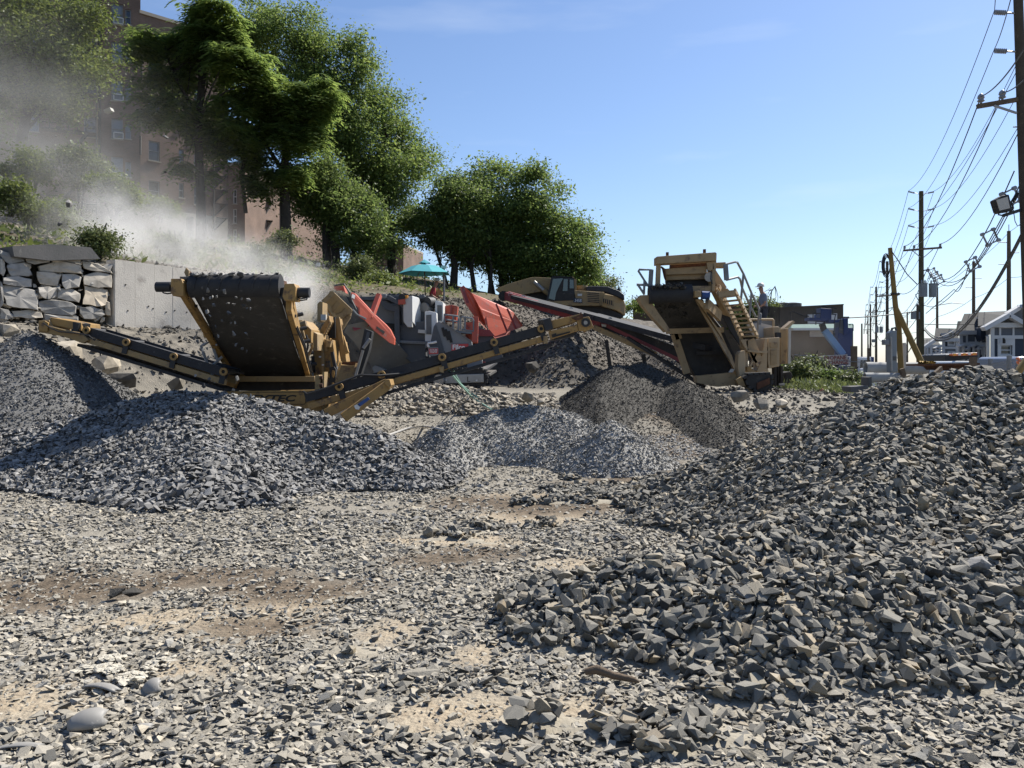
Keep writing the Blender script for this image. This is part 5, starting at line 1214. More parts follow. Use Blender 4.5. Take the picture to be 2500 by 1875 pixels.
# head drive
MB().pp(z5((776,512),(835,514),(838,572),(778,575)), 24.4, .35).build('bearing_block', M['yellow_dusty'], ts, bevel=.015)
MB().tube(PZ(z5, 840, 555, 24.6), PZ(z5, 915, 560, 24.6), .12, n=12).build('drive_motor', M['label_blue'], ts, True)
MB().path([PZ(z5, a, c, 24.5) for a, c in ((905,580),(900,610),(860,612),(835,590))], .018).build('hose', M['black'], ts)
# main lattice beams down to the tail
MB().pp(z5((785,595,24.7),(830,592,24.7),(885,640,24.9),(890,735,25.1),(1020,900,26.0),(1090,1060,26.6),(1130,1130,26.8),(1200,1350,26.9),(1190,1400,26.9),(1100,1130,26.7),(960,870,26.0),(840,700,25.1)), 25, .14).build('main_beam', M['tan'], ts)
MB().beam(PZ(z5, 890, 640, 24.9), PZ(z5, 1015, 760, 25.6), .12, .3).build('main_beam', M['tan'], ts)
MB().beam(PZ(z5, 960, 500, 25.2), PZ(z5, 1265, 1095, 27.6), .14, .22).build('screen_beam', M['tan'], ts, bevel=.01)
MB().beam(PZ(z5, 1000, 470, 25.6), PZ(z5, 1230, 960, 27.4), .1, .16).build('screen_beam', M['tan_light'], ts, bevel=.01)
MB().pp(z5((960,460),(1020,560),(1110,760),(1200,960),(1210,1040),(1120,900),(1000,690)), 26.0, .1).build('screen_cheek', M['dark_void'], ts)
MB().pp(z5((970,300),(1085,480),(1060,500),(1000,480),(965,400)), 25.8, .3).build('screen_box', M['tan_light'], ts)
MB().pp(z5((980,490),(1090,490),(1110,510),(1020,580),(1000,560)), 25.7, .3).build('screen_box', M['tan'], ts)
for k in range(12):
    f = k/11; a = (985+f*215, 500+f*470); MB().pp(z5((a[0],a[1]),(a[0]+16,a[1]-6),(a[0]+18,a[1]+16),(a[0]+4,a[1]+20)), 25.1+f*2, .08).build('bolt_lug', M['tan_light'], ts)
MB().pp(z5((978,240),(1075,235),(1078,285),(985,285)), 25.2, .4).build('motor', M['tan'], ts, bevel=.02)
# walkway: slats on two stringers
for (a, c, e, f) in ((1000,530,1220,960),(1160,508,1380,955)): MB().beam(PZ(z5, a, c, 24.9), PZ(z5, e, f, 27.2), .06, .12).build('stringer', M['tan_light'], ts)
for k in range(11):
    f = k/10; p, q = PZ(z5, 1000+220*f, 535+420*f, 24.95+2.2*f), PZ(z5, 1160+218*f, 515+435*f, 24.95+2.2*f)
    MB().beam(p, q, .30, .05).build('tread', M['tan'], ts)
MB().pp(z5((1000,522),(1160,505),(1165,560),(1010,580)), 24.8, .1).build('kick_plate', M['tan'], ts)
MB().pp(z5((1205,965),(1375,955),(1380,972),(1230,980)), 27.2, .8).build('landing', M['dark_void'], ts)
for pts, d0, d1 in ((((1085,410),(1065,260),(1160,235),(1185,238),(1245,350),(1320,530),(1395,690),(1378,930)), 24.9, 27.3), (((1080,408),(1190,380),(1212,400),(1230,480),(1300,640),(1360,760)), 24.9, 27.0),
               (((1245,350),(1218,620)), 25.5, 25.5), (((1322,530),(1298,800)), 26.3, 26.3)):
    n = len(pts); MB().path([PZ(z5, a, c, d0+(d1-d0)*i/max(1, n-1)) for i, (a, c) in enumerate(pts)], .035, 6).build('hand_rail', M['rail'], ts)
MB().beam(PZ(z5, 1070, 258, 24.9), PZ(z5, 1082, 410, 24.9), .12, .12, (0, 1, 0)).build('rail_post', M['rail'], ts)
for pts in (((290,550),(230,460),(215,452),(345,462)), ((345,465),(358,312),(240,308),(230,320),(290,415),(375,535)), ((290,415),(285,550)), ((215,455),(285,455))):
    MB().path([PZ(z5, a, c, 25.2) for a, c in pts], .035, 6).build('hand_rail', M['rail'], ts)
MB().beam(PZ(z5, 356, 310, 25.2), PZ(z5, 346, 465, 25.2), .12, .1, (0, 1, 0)).build('rail_post', M['rail'], ts)
# legs at the left
for (a, c, e, f) in ((575,930,700,1310),(600,920,620,980)): MB().beam(PZ(z5, a, c, 27), PZ(z5, e, f, 27), .2, .18, (0, 1, 0)).build('leg', M['tan'], ts)
MB().beam(PZ(z5, 725, 1150, 28.5), PZ(z5, 725, 1330, 28.5), .35, .3, (0, 1, 0)).build('leg', M['dark_void'], ts)
# tail blade, pivot and chassis on the right
MB().pp(z5((1195,1130),(1215,1095),(1255,1088),(1262,1140),(1260,1430),(1215,1380),(1190,1250)), 26.0, .4).build('tail_cheek', M['tan_light'], ts, bevel=.02)
MB().pp(z5((1170,1370),(1230,1340),(1270,1440),(1200,1420)), 25.7, .3).build('tail_blade', M['yellow_dusty'], ts, bevel=.01)
MB().pp(z5((1215,985),(1270,980),(1278,1085),(1240,1040)), 26.6, .5).build('pivot_plate', M['tan_light'], ts, bevel=.015)
for (a, c, e, f, w) in ((1265,985,1265,1430,.12),(1300,985,1385,1200,.3),(1300,1100,1385,1240,.08),(1360,1120,1300,1260,.06)):
    MB().beam(PZ(z5, a, c, 27.2), PZ(z5, e, f, 27.2), w, .12, (0, 1, 0)).build('frame_post', M['tan_light'], ts)
MB().pp(z5((1280,1085),(1480,1095),(1475,1115),(1400,1112),(1285,1100)), 27.0, .6).build('walk_bracket', M['tan_light'], ts)
MB().pp(z5((1370,1290),(1410,1200),(1430,1090),(1450,970),(1476,968),(1470,1260),(1430,1310)), 27.4, .5).build('frame_cheek', M['tan_light'], ts, bevel=.02)
eb = MB().pp(z5((1480,968),(1595,962),(1592,1240),(1490,1262),(1478,1200)), 27.6, 1.8).build('engine_housing', M['tan_light'], ts, bevel=.02)
MB().pp(z5((1500,1010),(1578,1008),(1576,1060),(1502,1065)), 27.57, .05).build('control_window', M['tan'], eb, bevel=.01)
MB().pp(z5((1505,1080),(1570,1075),(1568,1220),(1508,1230)), 27.57, .05).build('housing_door', M['tan'], eb, bevel=.01)
MB().pp(z5((1530,860),(1585,856),(1600,880),(1598,965),(1535,965)), 28.2, 1.6).build('engine_housing', M['tan_light'], ts, bevel=.03)
MB().pp(z5((1565,915),(1608,915),(1608,965),(1568,965)), 28.0, .3).build('exhaust_box', M['black'], ts)
MB().pp(z5((1598,880),(1680,875),(1692,885),(1685,1215),(1600,1220)), 29.0, 1.8).build('engine_housing', M['tan'], ts, bevel=.03)
MB().beam(PZ(z5, 1688, 880, 28.9), PZ(z5, 1682, 1215, 28.9), .08, .1, (0, 1, 0)).build('hazard_strip', M['white_dusty_or_shaded'], ts)
MB().pp(z5((1320,830),(1400,820),(1520,850),(1530,960),(1400,965)), 29.3, .6).build('hopper_dust_cover', M['white_dusty_or_shaded'], ts)
MB().path([PZ(z5, a, c, 29) for a, c in ((1310,790),(1525,788),(1535,800),(1532,940))], .04).build('hand_rail', M['tan_light'], ts)
MB().path([PZ(z5, a, c, 29) for a, c in ((1405,840),(1410,740),(1402,730))], .04).build('hand_rail', M['rail'], ts)
MB().pp(z5((1640,870),(1725,800),(1745,815),(1665,885)), 31, .5).build('hopper_wing', M['tan_light'], ts)
MB().pp(z5((1400,800),(1520,800),(1520,865),(1395,860)), 30.0, 1.2).build('service_deck', M['grey_belly'], ts)
for a, w in ((1550, .5), (1580, .1), (1612, .45)): MB().pp(z5((a-w*14,1240),(a+w*30,1240),(a+w*30,1430),(a-w*14,1430)), 28.4, .3).build('jack_leg', M['dark_void'], ts)
MB().pp(z5((1590,1405),(1640,1405),(1645,1425),(1590,1425)), 28.3, .4).build('jack_foot', M['steel'], ts)
gd = track_unit(ts, z5((1262,1345),(1300,1318),(1500,1308),(1522,1330),(1520,1440),(1480,1478),(1400,1500),(1290,1430)), 25.6, .6, z5((1375,1400),(1500,1350),(1502,1410),(1375,1470)), 'rust')
MB().pp(z5((1640,1300),(1700,1290),(1720,1330),(1700,1400),(1640,1420)), 30.5, .6).build('track', M['dark_void'], ts, bevel=.04)
MB().pp(z5((1280,1240),(1370,1290),(1480,1260),(1490,1310),(1290,1320)), 27.5, 1.6).build('chassis', M['tan_light'], ts)
MB().pp(z5((1282,1245),(1320,1240),(1325,1285),(1285,1290)), 26.9, .3).build('valve_box', M['yellow_dusty'], ts)
fz = P(1866, 812, 30.6)
person('person in a grey-blue T-shirt and cap on the tan machine', fz-Vector((0, 0, .05)), dict(pelvis=(0,0,.92), belly=(-.01,0,1.1), chest=(-.03,0,1.32), neck=(-.08,0,1.49), chin=(-.12,0,1.58), crown=(-.13,0,1.72),
    sh_l=(-.02,-.18,1.38), el_l=(-.04,-.24,1.10), wr_l=(-.18,-.2,.98), ha_l=(-.25,-.18,.96), sh_r=(-.05,.18,1.38), el_r=(-.1,.24,1.1), wr_r=(-.26,.2,1.0), ha_r=(-.33,.18,.99),
    hip_l=(0,-.1,.88), kn_l=(-.02,-.11,.48), an_l=(.01,-.12,.08), toe_l=(-.15,-.13,.04), hip_r=(.01,.1,.88), kn_r=(-.01,.12,.48), an_r=(.03,.13,.08), toe_r=(-.13,.14,.04)), 'shirt_grey', 'trousers', 'hat', (-1, -.2, -.15), 'cap')
# ================================================================== brick apartment block on the hill
def brick_mat():
    m = bpy.data.materials.new('red_brown_brickwork'); m.use_nodes = True
    nt = m.node_tree; N = nt.nodes; L = nt.links; b = N['Principled BSDF']; b.inputs['Roughness'].default_value = .92
    t = N.new('ShaderNodeUVMap'); mp_ = N.new('ShaderNodeMapping'); bt = N.new('ShaderNodeTexBrick')
    bt.inputs['Color1'].default_value = (.135, .083, .06, 1); bt.inputs['Color2'].default_value = (.175, .108, .076, 1); bt.inputs['Mortar'].default_value = (.17, .14, .115, 1)
    bt.inputs['Scale'].default_value = 1; bt.inputs['Brick Width'].default_value = .22; bt.inputs['Row Height'].default_value = .075; bt.inputs['Mortar Size'].default_value = .008
    L.new(t.outputs[0], bt.inputs['Vector'])
    n = N.new('ShaderNodeTexNoise'); n.inputs['Scale'].default_value = .6; n.inputs['Detail'].default_value = 6; tcn = N.new('ShaderNodeTexCoord'); L.new(tcn.outputs['Object'], n.inputs['Vector'])
    hs = N.new('ShaderNodeHueSaturation'); mr = N.new('ShaderNodeMapRange'); mr.inputs[1].default_value = .3; mr.inputs[2].default_value = .7; mr.inputs[3].default_value = .75; mr.inputs[4].default_value = 1.25
    L.new(n.outputs['Fac'], mr.inputs[0]); L.new(mr.outputs[0], hs.inputs['Value']); L.new(bt.outputs['Color'], hs.inputs['Color']); L.new(hs.outputs[0], b.inputs['Base Color'])
    return m
M['brick'] = brick_mat()
M['limestone'] = mat('foundation_render', (.40, .35, .28), (.33, .29, .235), 1, .9, 0, (.25, .22, .18), .6, 2)
M['fire_escape'] = mat('fire_escape_iron', (.035, .032, .03), (.05, .045, .04), 3, .8)

def facade(parent, a, c, z0, z1, holes, m, name='wall', depth=.35):
    """wall from a to c (x, y) with real window openings; holes: (u0, u1, v0, v1) in metres along / above datum"""
    a, c = Vector((a[0], a[1], 0)), Vector((c[0], c[1], 0)); t = (c-a).normalized(); W = (c-a).length; nrm = Vector((t.y, -t.x, 0))
    us = sorted({0, W, *[h[0] for h in holes], *[h[1] for h in holes]}); vs_ = sorted({z0, z1, *[h[2] for h in holes], *[h[3] for h in holes]})
    V, Fc, UV = [], [], []
    off = wloc(parent)
    def put(q, uv): V.append(q-off); UV.append(uv); return len(V)-1
    def quad(ps, uvs): Fc.append([put(p, u) for p, u in zip(ps, uvs)])
    pt = lambda u, v, d=0: a+t*u-nrm*d+Vector((0, 0, v))
    for i in range(len(us)-1):
        for j in range(len(vs_)-1):
            um, vm = (us[i]+us[i+1])/2, (vs_[j]+vs_[j+1])/2
            if any(h[0] < um < h[1] and h[2] < vm < h[3] for h in holes): continue
            k = ((us[i], vs_[j]), (us[i+1], vs_[j]), (us[i+1], vs_[j+1]), (us[i], vs_[j+1])); quad([pt(*q) for q in k], k)
    for (u0, u1, v0, v1) in holes:                         # reveals
        for (p, q) in (((u0, v0), (u1, v0)), ((u1, v0), (u1, v1)), ((u1, v1), (u0, v1)), ((u0, v1), (u0, v0))):
            quad([pt(*p), pt(*q), pt(q[0], q[1], .2), pt(p[0], p[1], .2)], [p, q, q, p])
    me = bpy.data.meshes.new(name); me.from_pydata([tuple(v) for v in V], [], Fc); uvl = me.uv_layers.new(name='UVMap')
    for pl in me.polygons:
        for li, vi in zip(pl.loop_indices, pl.vertices): uvl.data[li].uv = UV[vi]
    return link_mesh(name, me, m, parent), pt, nrm, t

def window(parent, pt, t, nrm, h, fr='trim', glass='glass', mull=1, ac=False, sill=True):
    u0, u1, v0, v1 = h; w = MB(); fw = .07
    up = (0, 0, 1)
    for (p, q) in (((u0, v0), (u0, v1)), ((u1, v0), (u1, v1))): w.beam(pt(p[0]+(fw/2 if p[0] == u0 else -fw/2), p[1], .12), pt(p[0]+(fw/2 if p[0] == u0 else -fw/2), q[1], .12), fw, .07, nrm)
    for v in (v0+fw/2, v1-fw/2, (v0+v1)/2): w.beam(pt(u0+fw, v, .12 if v != (v0+v1)/2 else .115), pt(u1-fw, v, .12 if v != (v0+v1)/2 else .115), .07, fw, up)
    f = w.build('window', M[fr], parent)
    MB().prism([pt(u0, v0, .16), pt(u1, v0, .16), pt(u1, v1, .16), pt(u0, v1, .16)], -nrm*.03).build('pane', M[glass], f)
    if sill: MB().beam(pt(u0-.08, v0-.05, -.02), pt(u1+.08, v0-.05, -.02), .16, .09, up).build('sill', M['limestone'], f)
    if ac:
        cu = u0+(u1-u0)*.62; c = pt(cu, v0+.25, -.12); A = MB(); w2, h2 = .32, .22
        A.prism([c-t*w2-Vector((0, 0, h2)), c+t*w2-Vector((0, 0, h2)), c+t*w2+Vector((0, 0, h2)), c-t*w2+Vector((0, 0, h2))], -nrm*.3)
        a_ = A.build('air_conditioner', M['rail'], f)
        A = MB(); c2 = c+nrm*.01
        for (p, q) in ((-1, -1, ), (1, -1)), ((1, -1), (1, 1)), ((1, 1), (-1, 1)), ((-1, 1), (-1, -1)): A.beam(c2+t*w2*p[0]+Vector((0, 0, h2*p[1])), c2+t*w2*q[0]+Vector((0, 0, h2*q[1])), .05, .07, nrm)
        A.build('air_conditioner', M['white'], f)
    return f

bk = thing('apartment_block', (-30, 63, 11), 'tall brown brick apartment block with fire escape and window air conditioners', 'building')
FA, FB = (-44.5, 57.5), (-28.3, 65.0)                       # front wing, left to right corner
dF = math.hypot(FB[0]-FA[0], FB[1]-FA[1])
def u_at(px, A, B):                                        # photo column -> metres along a wall
    u = (px-1250)/F; dx, dy = B[0]-A[0], B[1]-A[1]; L_ = math.hypot(dx, dy); s = (u*A[1]-A[0])/(dx-u*dy); return s*L_
def z_at(px, py, A, B):
    s = u_at(px, A, B)/math.hypot(B[0]-A[0], B[1]-A[1]); y = A[1]+(B[1]-A[1])*s; return EYE+(HZ-py)/F*y
holes, acs = [], []
ztop = [9, 101, 195, 288, 383]                             # window heads down the facade in the photo
for k in range(-2, 5):
    y0 = ztop[0]+93.5*k
    zz1 = z_at(285, y0, FA, FB)
    holes.append((u_at(272, FA, FB), u_at(300, FA, FB), zz1-1.55, zz1)); acs.append(k in (0, 2, 3))
    holes.append((u_at(306, FA, FB), u_at(320, FA, FB), zz1-1.45, zz1-.3)); acs.append(False)
    holes.append((u_at(205, FA, FB), u_at(236, FA, FB), zz1-1.6, zz1-.1)); acs.append(k in (1, 4))
    holes.append((u_at(60, FA, FB), u_at(95, FA, FB), zz1-1.6, zz1-.1)); acs.append(False)
zb = z_at(285, 500, FA, FB)
w_, pt, nrm, t_ = facade(bk, FA, FB, zb, 33, holes, M['brick'])
for h, a in zip(holes, acs): window(bk, pt, t_, nrm, h, 'rail', random.choice(['glass', 'glass', 'glass_pale']), ac=a)
f_, *_ = facade(bk, (FA[0]+.0, FA[1]-.05), (FB[0]+.05, FB[1]-.05), zb-4, zb, [], M['limestone'], 'foundation')
MB().box((-36.4, 61.25+.2, 33.2), (.1, .1, .1)).build('coping', M['limestone'], bk)
# drainpipe and fire escape on the front wing
dp = MB().tube(pt(u_at(243, FA, FB), zb, -.12), pt(u_at(243, FA, FB), 30, -.12), .12, n=8).build('drainpipe', M['fire_escape'], bk)
u0, u1 = u_at(100, FA, FB), u_at(236, FA, FB)
fe = MB().tube(pt(u1, zb+1, -1.0), pt(u1, 30, -1.0), .05, n=6).build('fire_escape', M['fire_escape'], bk)
for k in range(-2, 5):
    zz = z_at(240, 137+93.5*k, FA, FB)-.3
    MB().prism([pt(u0, zz, -1.05), pt(u1, zz, -1.05), pt(u1, zz, -.02), pt(u0, zz, -.02)], (0, 0, .06)).build('landing', M['fire_escape'], fe)
    for q in (.45, .9): MB().tube(pt(u0, zz+q, -1.05), pt(u1, zz+q, -1.05), .03, n=5).build('railing', M['fire_escape'], fe)
    for q in range(7): MB().tube(pt(u0+(u1-u0)*q/6, zz, -1.05), pt(u0+(u1-u0)*q/6, zz+.9, -1.05), .025, n=5).build('baluster', M['fire_escape'], fe)
    for q in range(9):
        f = q/8; s0 = pt(u0+1.0+(u1-u0-1.6)*f, zz+2.85*f, -.4); MB().beam(s0, s0+t_*.02+nrm*.55, .22, .04).build('tread', M['fire_escape'], fe)
    for o in (.4, .95): MB().beam(pt(u0+1.0, zz, -o), pt(u1-.6, zz+2.85, -o), .05, .16).build('stringer', M['fire_escape'], fe)
    MB().beam(pt(u1, zz, -1.0), pt(u1, zz-1.0, -.05), .05, .05).build('bracket', M['fire_escape'], fe)
fl = MB().prism([P(252, 268, 62.5), P(268, 262, 62.5), P(272, 270, 62.7), P(256, 276, 62.7)], (0, .5, .05)).build('wall_lamp', M['white_dusty_or_shaded'], bk)
# receding wing with its stair windows
SA, SB = (-28.3, 65.0), (-23.4, 70.2)
holes = []
for k in range(-3, 4):
    z1 = z_at(376, 345+97*k, SA, SB); holes.append((u_at(363, SA, SB), u_at(390, SA, SB), z1-1.5, z1))
    z1 = z_at(443, 364+83*k, SA, SB); holes.append((u_at(437, SA, SB), u_at(449, SA, SB), z1-1.15, z1))
    z1 = z_at(481, 377+80*k, SA, SB); holes.append((u_at(474, SA, SB), u_at(489, SA, SB), z1-1.4, z1))
zt = z_at(345, 34, SA, SB)
holes = [h for h in holes if h[3] < zt-.6 and h[2] > z_at(376, 520, SA, SB)]
w_, pt, nrm, t_ = facade(bk, SA, SB, z_at(420, 515, SA, SB), zt, holes, M['brick'])
for h in holes: window(bk, pt, t_, nrm, h, 'rail', random.choice(['glass', 'glass_pale', 'glass']))
MB().prism([pt(-.1, zt, -.12), pt(7.2, zt, -.12), pt(7.2, zt+.25, -.12), pt(-.1, zt+.25, -.12)], -nrm*.4).build('coping', M['limestone'], bk)
facade(bk, (SA[0]+.03, SA[1]-.04), (SB[0]+.03, SB[1]-.04), 9, z_at(420, 515, SA, SB), [], M['limestone'], 'foundation')
MB().pp([(455,529),(471,530),(471,580),(455,580)], 67.2, .1).build('basement_door', M['fire_escape'], bk)
facade(bk, (SB[0]+.03, SB[1]-.04), (SB[0]-3, SB[1]+8), 9, zt, [], M['brick'])
facade(bk, (FB[0]+.0, FB[1]), (FB[0]-3, FB[1]+4), zt-2, 33, [], M['brick'], 'side_wall')
for x_ in (343, 346):
    MB().tube(P(x_, 70, 64.8), P(x_, 195, 64.8), .08, n=6).build('drainpipe', M['fire_escape'], bk) if x_ == 346 else None
MB().beam(P(343, 332, 64.8), P(343, 378, 64.8), .12, .12, (0, 1, 0)).build('wall_vent', M['fire_escape'], bk)
# dark fire escape in the recess at the right end
re_ = MB().tube(P(522, 390, 69.2), P(522, 560, 69.2), .06, n=5).build('fire_escape', M['fire_escape'], bk)
for k in range(5):
    z_ = 395+k*34; MB().prism([P(520, z_, 69.3), P(556, z_+4, 69.9), P(556, z_+4, 70.8), P(520, z_, 70.0)], (0, 0, .06)).build('landing', M['fire_escape'], re_)
    MB().beam(P(522, z_+32, 69.4), P(552, z_+4, 69.8), .4, .06).build('stair_flight', M['fire_escape'], re_)

def wing(label, xl, xr, d, ytop, ybot, cols_, rows_, side=1.6):
    a, c = P(xl, HZ, d), P(xr, HZ, d); A, B = (a.x, a.y), (c.x, c.y)
    t = thing('brick_wing', P((xl+xr)/2, ybot, d), label, 'building', 'far brick apartment wings')
    zt, zb_ = EYE+(HZ-ytop)/F*d, EYE+(HZ-ybot)/F*d-3
    hs_ = []
    for (c0, c1) in cols_:
        for r_ in rows_: z1 = EYE+(HZ-r_)/F*d; hs_.append((u_at(c0, A, B), u_at(c1, A, B), z1-1.4, z1))
    w, pt, nrm, tt = facade(t, A, B, zb_, zt, hs_, M['brick'])
    for h in hs_: window(t, pt, tt, nrm, h, 'trim', random.choice(['glass', 'glass_pale']))
    facade(t, (B[0], B[1]), (B[0]+side, B[1]+9), zb_, zt, [], M['brick'], 'side_wall')
    facade(t, (A[0]-1.0, A[1]+9), (A[0], A[1]), zb_, zt, [], M['brick'], 'side_wall')
    MB().prism([P(xl, ytop, d-.1), P(xr, ytop, d-.1), P(xr, ytop, d-.1)+Vector((side, 9, 0)), P(xl, ytop, d-.1)+Vector((-1, 9, 0))], (0, 0, .3)).build('roof', M['limestone'], t)
    return t
wing('brick wing with three stacked windows behind the tall forked tree', 540, 598, 82, 405, 600, [(569, 578)], [462, 510, 560])
wf = wing('brick wing behind the dark tree trunk with an iron stair at its left', 667, 704, 90, 440, 640, [(680, 686), (704-12, 704-6)], [465, 512, 560, 605])
fe = MB().tube(P(602, 430, 86), P(602, 620, 86), .07, n=5).build('fire_escape', M['fire_escape'], wf)
for k in range(4):
    y_ = 445+k*45; MB().beam(P(600, y_, 86), P(665, y_+6, 87), .9, .08).build('landing', M['fire_escape'], fe)
    MB().beam(P(640, y_+45, 86.2), P(662, y_+8, 86.8), .3, .12).build('stair_flight', M['limestone'], fe)
facade(wf, (P(598, HZ, 91).x, 91), (P(668, HZ, 92).x, 92), 8, EYE+(HZ-470)/F*91, [], M['brick'], 'recess_wall')
wing('narrow brick wing with two lit blue windows above the dust', 705, 742, 98, 470, 660, [(733, 740), (707, 713)], [522, 565, 610])
wing('low brick building end seen under the trees by the parasol', 895, 985, 110, 600, 740, [(925, 931), (941, 946), (959, 966)], [650, 690])

# ================================================================== street: brown warehouse, lifts, sign
wh = thing('warehouse', P(1990, 880, 62), 'brown flat-roofed warehouse with a green awning and roof tanks', 'building')
D = 62
a, c = P(1640, 752, D+14), P(2059, 744, D)
MB().prism([P(1905, 752, D+1), P(2059, 744, D), P(2059, 800, D), P(1905, 800, D+1)], (3, 16, 0)).build('upper_wall', M['brown_wall'], wh)
MB().prism([P(1545, 733, D+12), P(1910, 750, D+2), P(1910, 880, D+2), P(1545, 880, D+12)], (2, 12, 0)).build('side_wing', M['brown_wall'], wh)
MB().prism([P(1900, 806, D-4), P(2083, 805, D-4), P(2083, 900, D-4), P(1900, 900, D-4)], (3, 18, 0)).build('lower_wall', M['brown_wall_low'], wh)
MB().prism([P(1936, 801, D-5), P(2080, 801, D-5), P(2080, 806, D-5), P(1936, 806, D-5)], (0, 2, 0)).build('fascia', M['trim'], wh)
MB().prism([P(1932, 792, D-4), P(2082, 790, D-4), P(2082, 801, D-5), P(1932, 801, D-5)], (0, 1, 0)).build('awning', M['green_awning'], wh)
MB().prism([P(1905, 750, D+.9), P(2060, 742, D-.1), P(2060, 745, D-.1), P(1905, 753, D+.9)], (0, .6, 0)).build('coping', M['brown_wall'], wh)
for x_ in (1912, 1935):
    tk = MB().tube(P(x_, 752, D+8), P(x_, 741, D+8), .72, n=12).build('roof_tank', M['concrete_dark'], wh); MB().tube(P(x_, 741, D+8), P(x_, 738.5, D+8), .72, .25, n=12).build('tank_cap', M['concrete_dark'], tk)
bb = MB().pp([(1973,768),(2044,765),(2044,789),(1973,790)], D-.3, .15).build('billboard', M['sign_white'], wh)
MB().pp([(1988,769),(2006,768),(2006,777),(1988,777)], D-.34, .03).build('billboard_print', M['label_blue'], bb)
MB().pp([(1992,771),(2001,769),(2002,775),(1994,777)], D-.38, .03).build('billboard_print', M['sign_red'], bb)
b2 = MB().pp([(1977,807),(2033,807),(2033,822),(1977,822)], D-4.2, .12).build('shop_board', M['sign_old'], wh)
MB().pp([(2033,808),(2057,808),(2057,820),(2033,820)], D-4.2, .1).build('shutter', M['navy'], wh)
MB().path([P(1930, 790, D-.4), P(1930, 762, D-.4), P(1935, 760, D-.4), P(1960, 770, D-.4), P(1975, 772, D-.4)], .05).build('conduit', M['fire_escape'], wh)
for x_ in (2075, 2082): MB().tube(P(x_, 792, D-4.3), P(x_, 808, D-4.3), .06).build('bracket', M['fire_escape'], wh)

def boom_lift(label, pix_basket, tower, arm):
    t = thing('boom_lift', tower[0], label, 'lift')
    for p in pix_basket: p(t)
    return t
bl = thing('boom_lift', P(2062, 900, 50), 'blue boom lift with its basket raised on a pale arm before the warehouse', 'lift')
MB().beam(P(2012, 806, 50), P(2058, 866, 50), .34, .36).build('boom', M['blue_light'], bl, bevel=.03)
MB().beam(P(2020, 820, 50.3), P(2068, 882, 50.3), .25, .3).build('boom', M['blue'], bl)
MB().beam(P(2006, 790, 50), P(2014, 812, 50), .25, .3).build('jib', M['black'], bl)
MB().pp([(2004,752),(2031,754),(2030,786),(2003,784)], 49.6, .8).build('basket', M['blue'], bl, bevel=.03)
MB().pp([(1977,775),(2005,777),(2005,783),(1977,782)], 49.5, .9).build('basket_floor', M['blue'], bl)
MB().pp([(2024,780),(2050,781),(2049,787),(2022,787)], 49.5, .9).build('basket_floor', M['blue'], bl)
for (a, c, e, f) in ((1988,747,2030,751),(2005,746,2042,753),(1985,765,2003,765),(2030,767,2042,768),(1985,765,1985,778),(2040,767,2036,790),(2052,775,2050,800),(1992,748,1992,770),(2032,752,2034,768),(1992,785,1992,793),(2013,785,2012,806)):
    MB().tube(P(a, c, 49.5), P(e, f, 49.5), .03, n=5).build('guard_rail', M['black'], bl)
MB().box(P(2066, 890, 50), (2.2, 2.6, .9)).build('base', M['blue'], bl, bevel=.05)
for dx in (-1, 1):
    for dy in (-1, 1): MB().tube(P(2066, 902, 50)+Vector((dx*.95, dy, 0)), P(2066, 902, 50)+Vector((dx*1.3, dy, 0)), .42, n=16).build('wheel', M['tyre'], bl)
bl = thing('boom_lift', P(2060, 900, 52), 'dark blue lift mast standing upright at the warehouse corner', 'lift')
MB().beam(P(2058, 870, 52), P(2061, 800, 52), .9, .5, (0, 1, 0)).build('mast', M['blue'], bl, bevel=.03)
MB().pp([(2060,777),(2071,776),(2071,815),(2060,818)], 51.6, 1.0).build('basket', M['blue'], bl, bevel=.03)
MB().pp([(2050,780),(2061,780),(2060,815),(2048,812)], 51.7, .9).build('mast_head', M['grey_dark'], bl, bevel=.03)
for q in (2062, 2069): MB().tube(P(q, 778, 51.8), P(q, 773, 51.8), .1, n=6).build('beacon', M['black'], bl)
MB().box(P(2060, 892, 52), (2.4, 2.4, .9)).build('base', M['blue'], bl, bevel=.05)

sg = thing('shop_sign', P(2037, 905, 37), 'worn white PROPANE EXCHANGE board with dark red letters on the fence', 'sign')
sb_ = MB().pp([(2008,868),(2069,865),(2070,888),(2009,893)], 37, .04).build('board', M['sign_old'], sg)
M['sign_ink'] = mat('dark_red_lettering', (.20, .05, .045), (.26, .08, .07), 6, .8)
text('lettering', 'PROPANE', M['sign_ink'], sb_, P(2039, 874, 36.99), .24, rot=(R(90), R(-2), 0), sx=.93, bold=.006)
text('lettering', 'EXCHANGE', M['sign_ink'], sb_, P(2040, 885, 36.99), .24, rot=(R(90), R(-2), 0), sx=.86, bold=.006)
MB().pp([(2070,878),(2074,878),(2074,889),(2070,889)], 37, .04).build('board_end', M['sign_old'], sg)
for q in (2012, 2066): MB().tube(P(q, 866, 37.1), P(q, 925, 37.1), .03).build('post', M['rail'], sg)

# low wire fence by the bushes
wf_ = thing('wire_fence', P(2060, 905, 35), 'low wire fence with a dark timber post by the overgrown verge', 'fence')
for (a, c, e, f) in ((2045,880,2130,886),(1990,896,2045,907),(2050,908,2120,913),(1940,866,2010,873)): MB().tube(P(a, c, 35), P(e, f, 34.5), .015, n=5).build('wire', M['chain'], wf_)
for (x_, y_, w) in ((2085,845,.2),(1942,868,.12),(2120,850,.08),(1930,868,.1)): MB().beam(P(x_, y_, 35), P(x_, 930, 35), w, w, (0, 1, 0)).build('post', M['wood'], wf_)

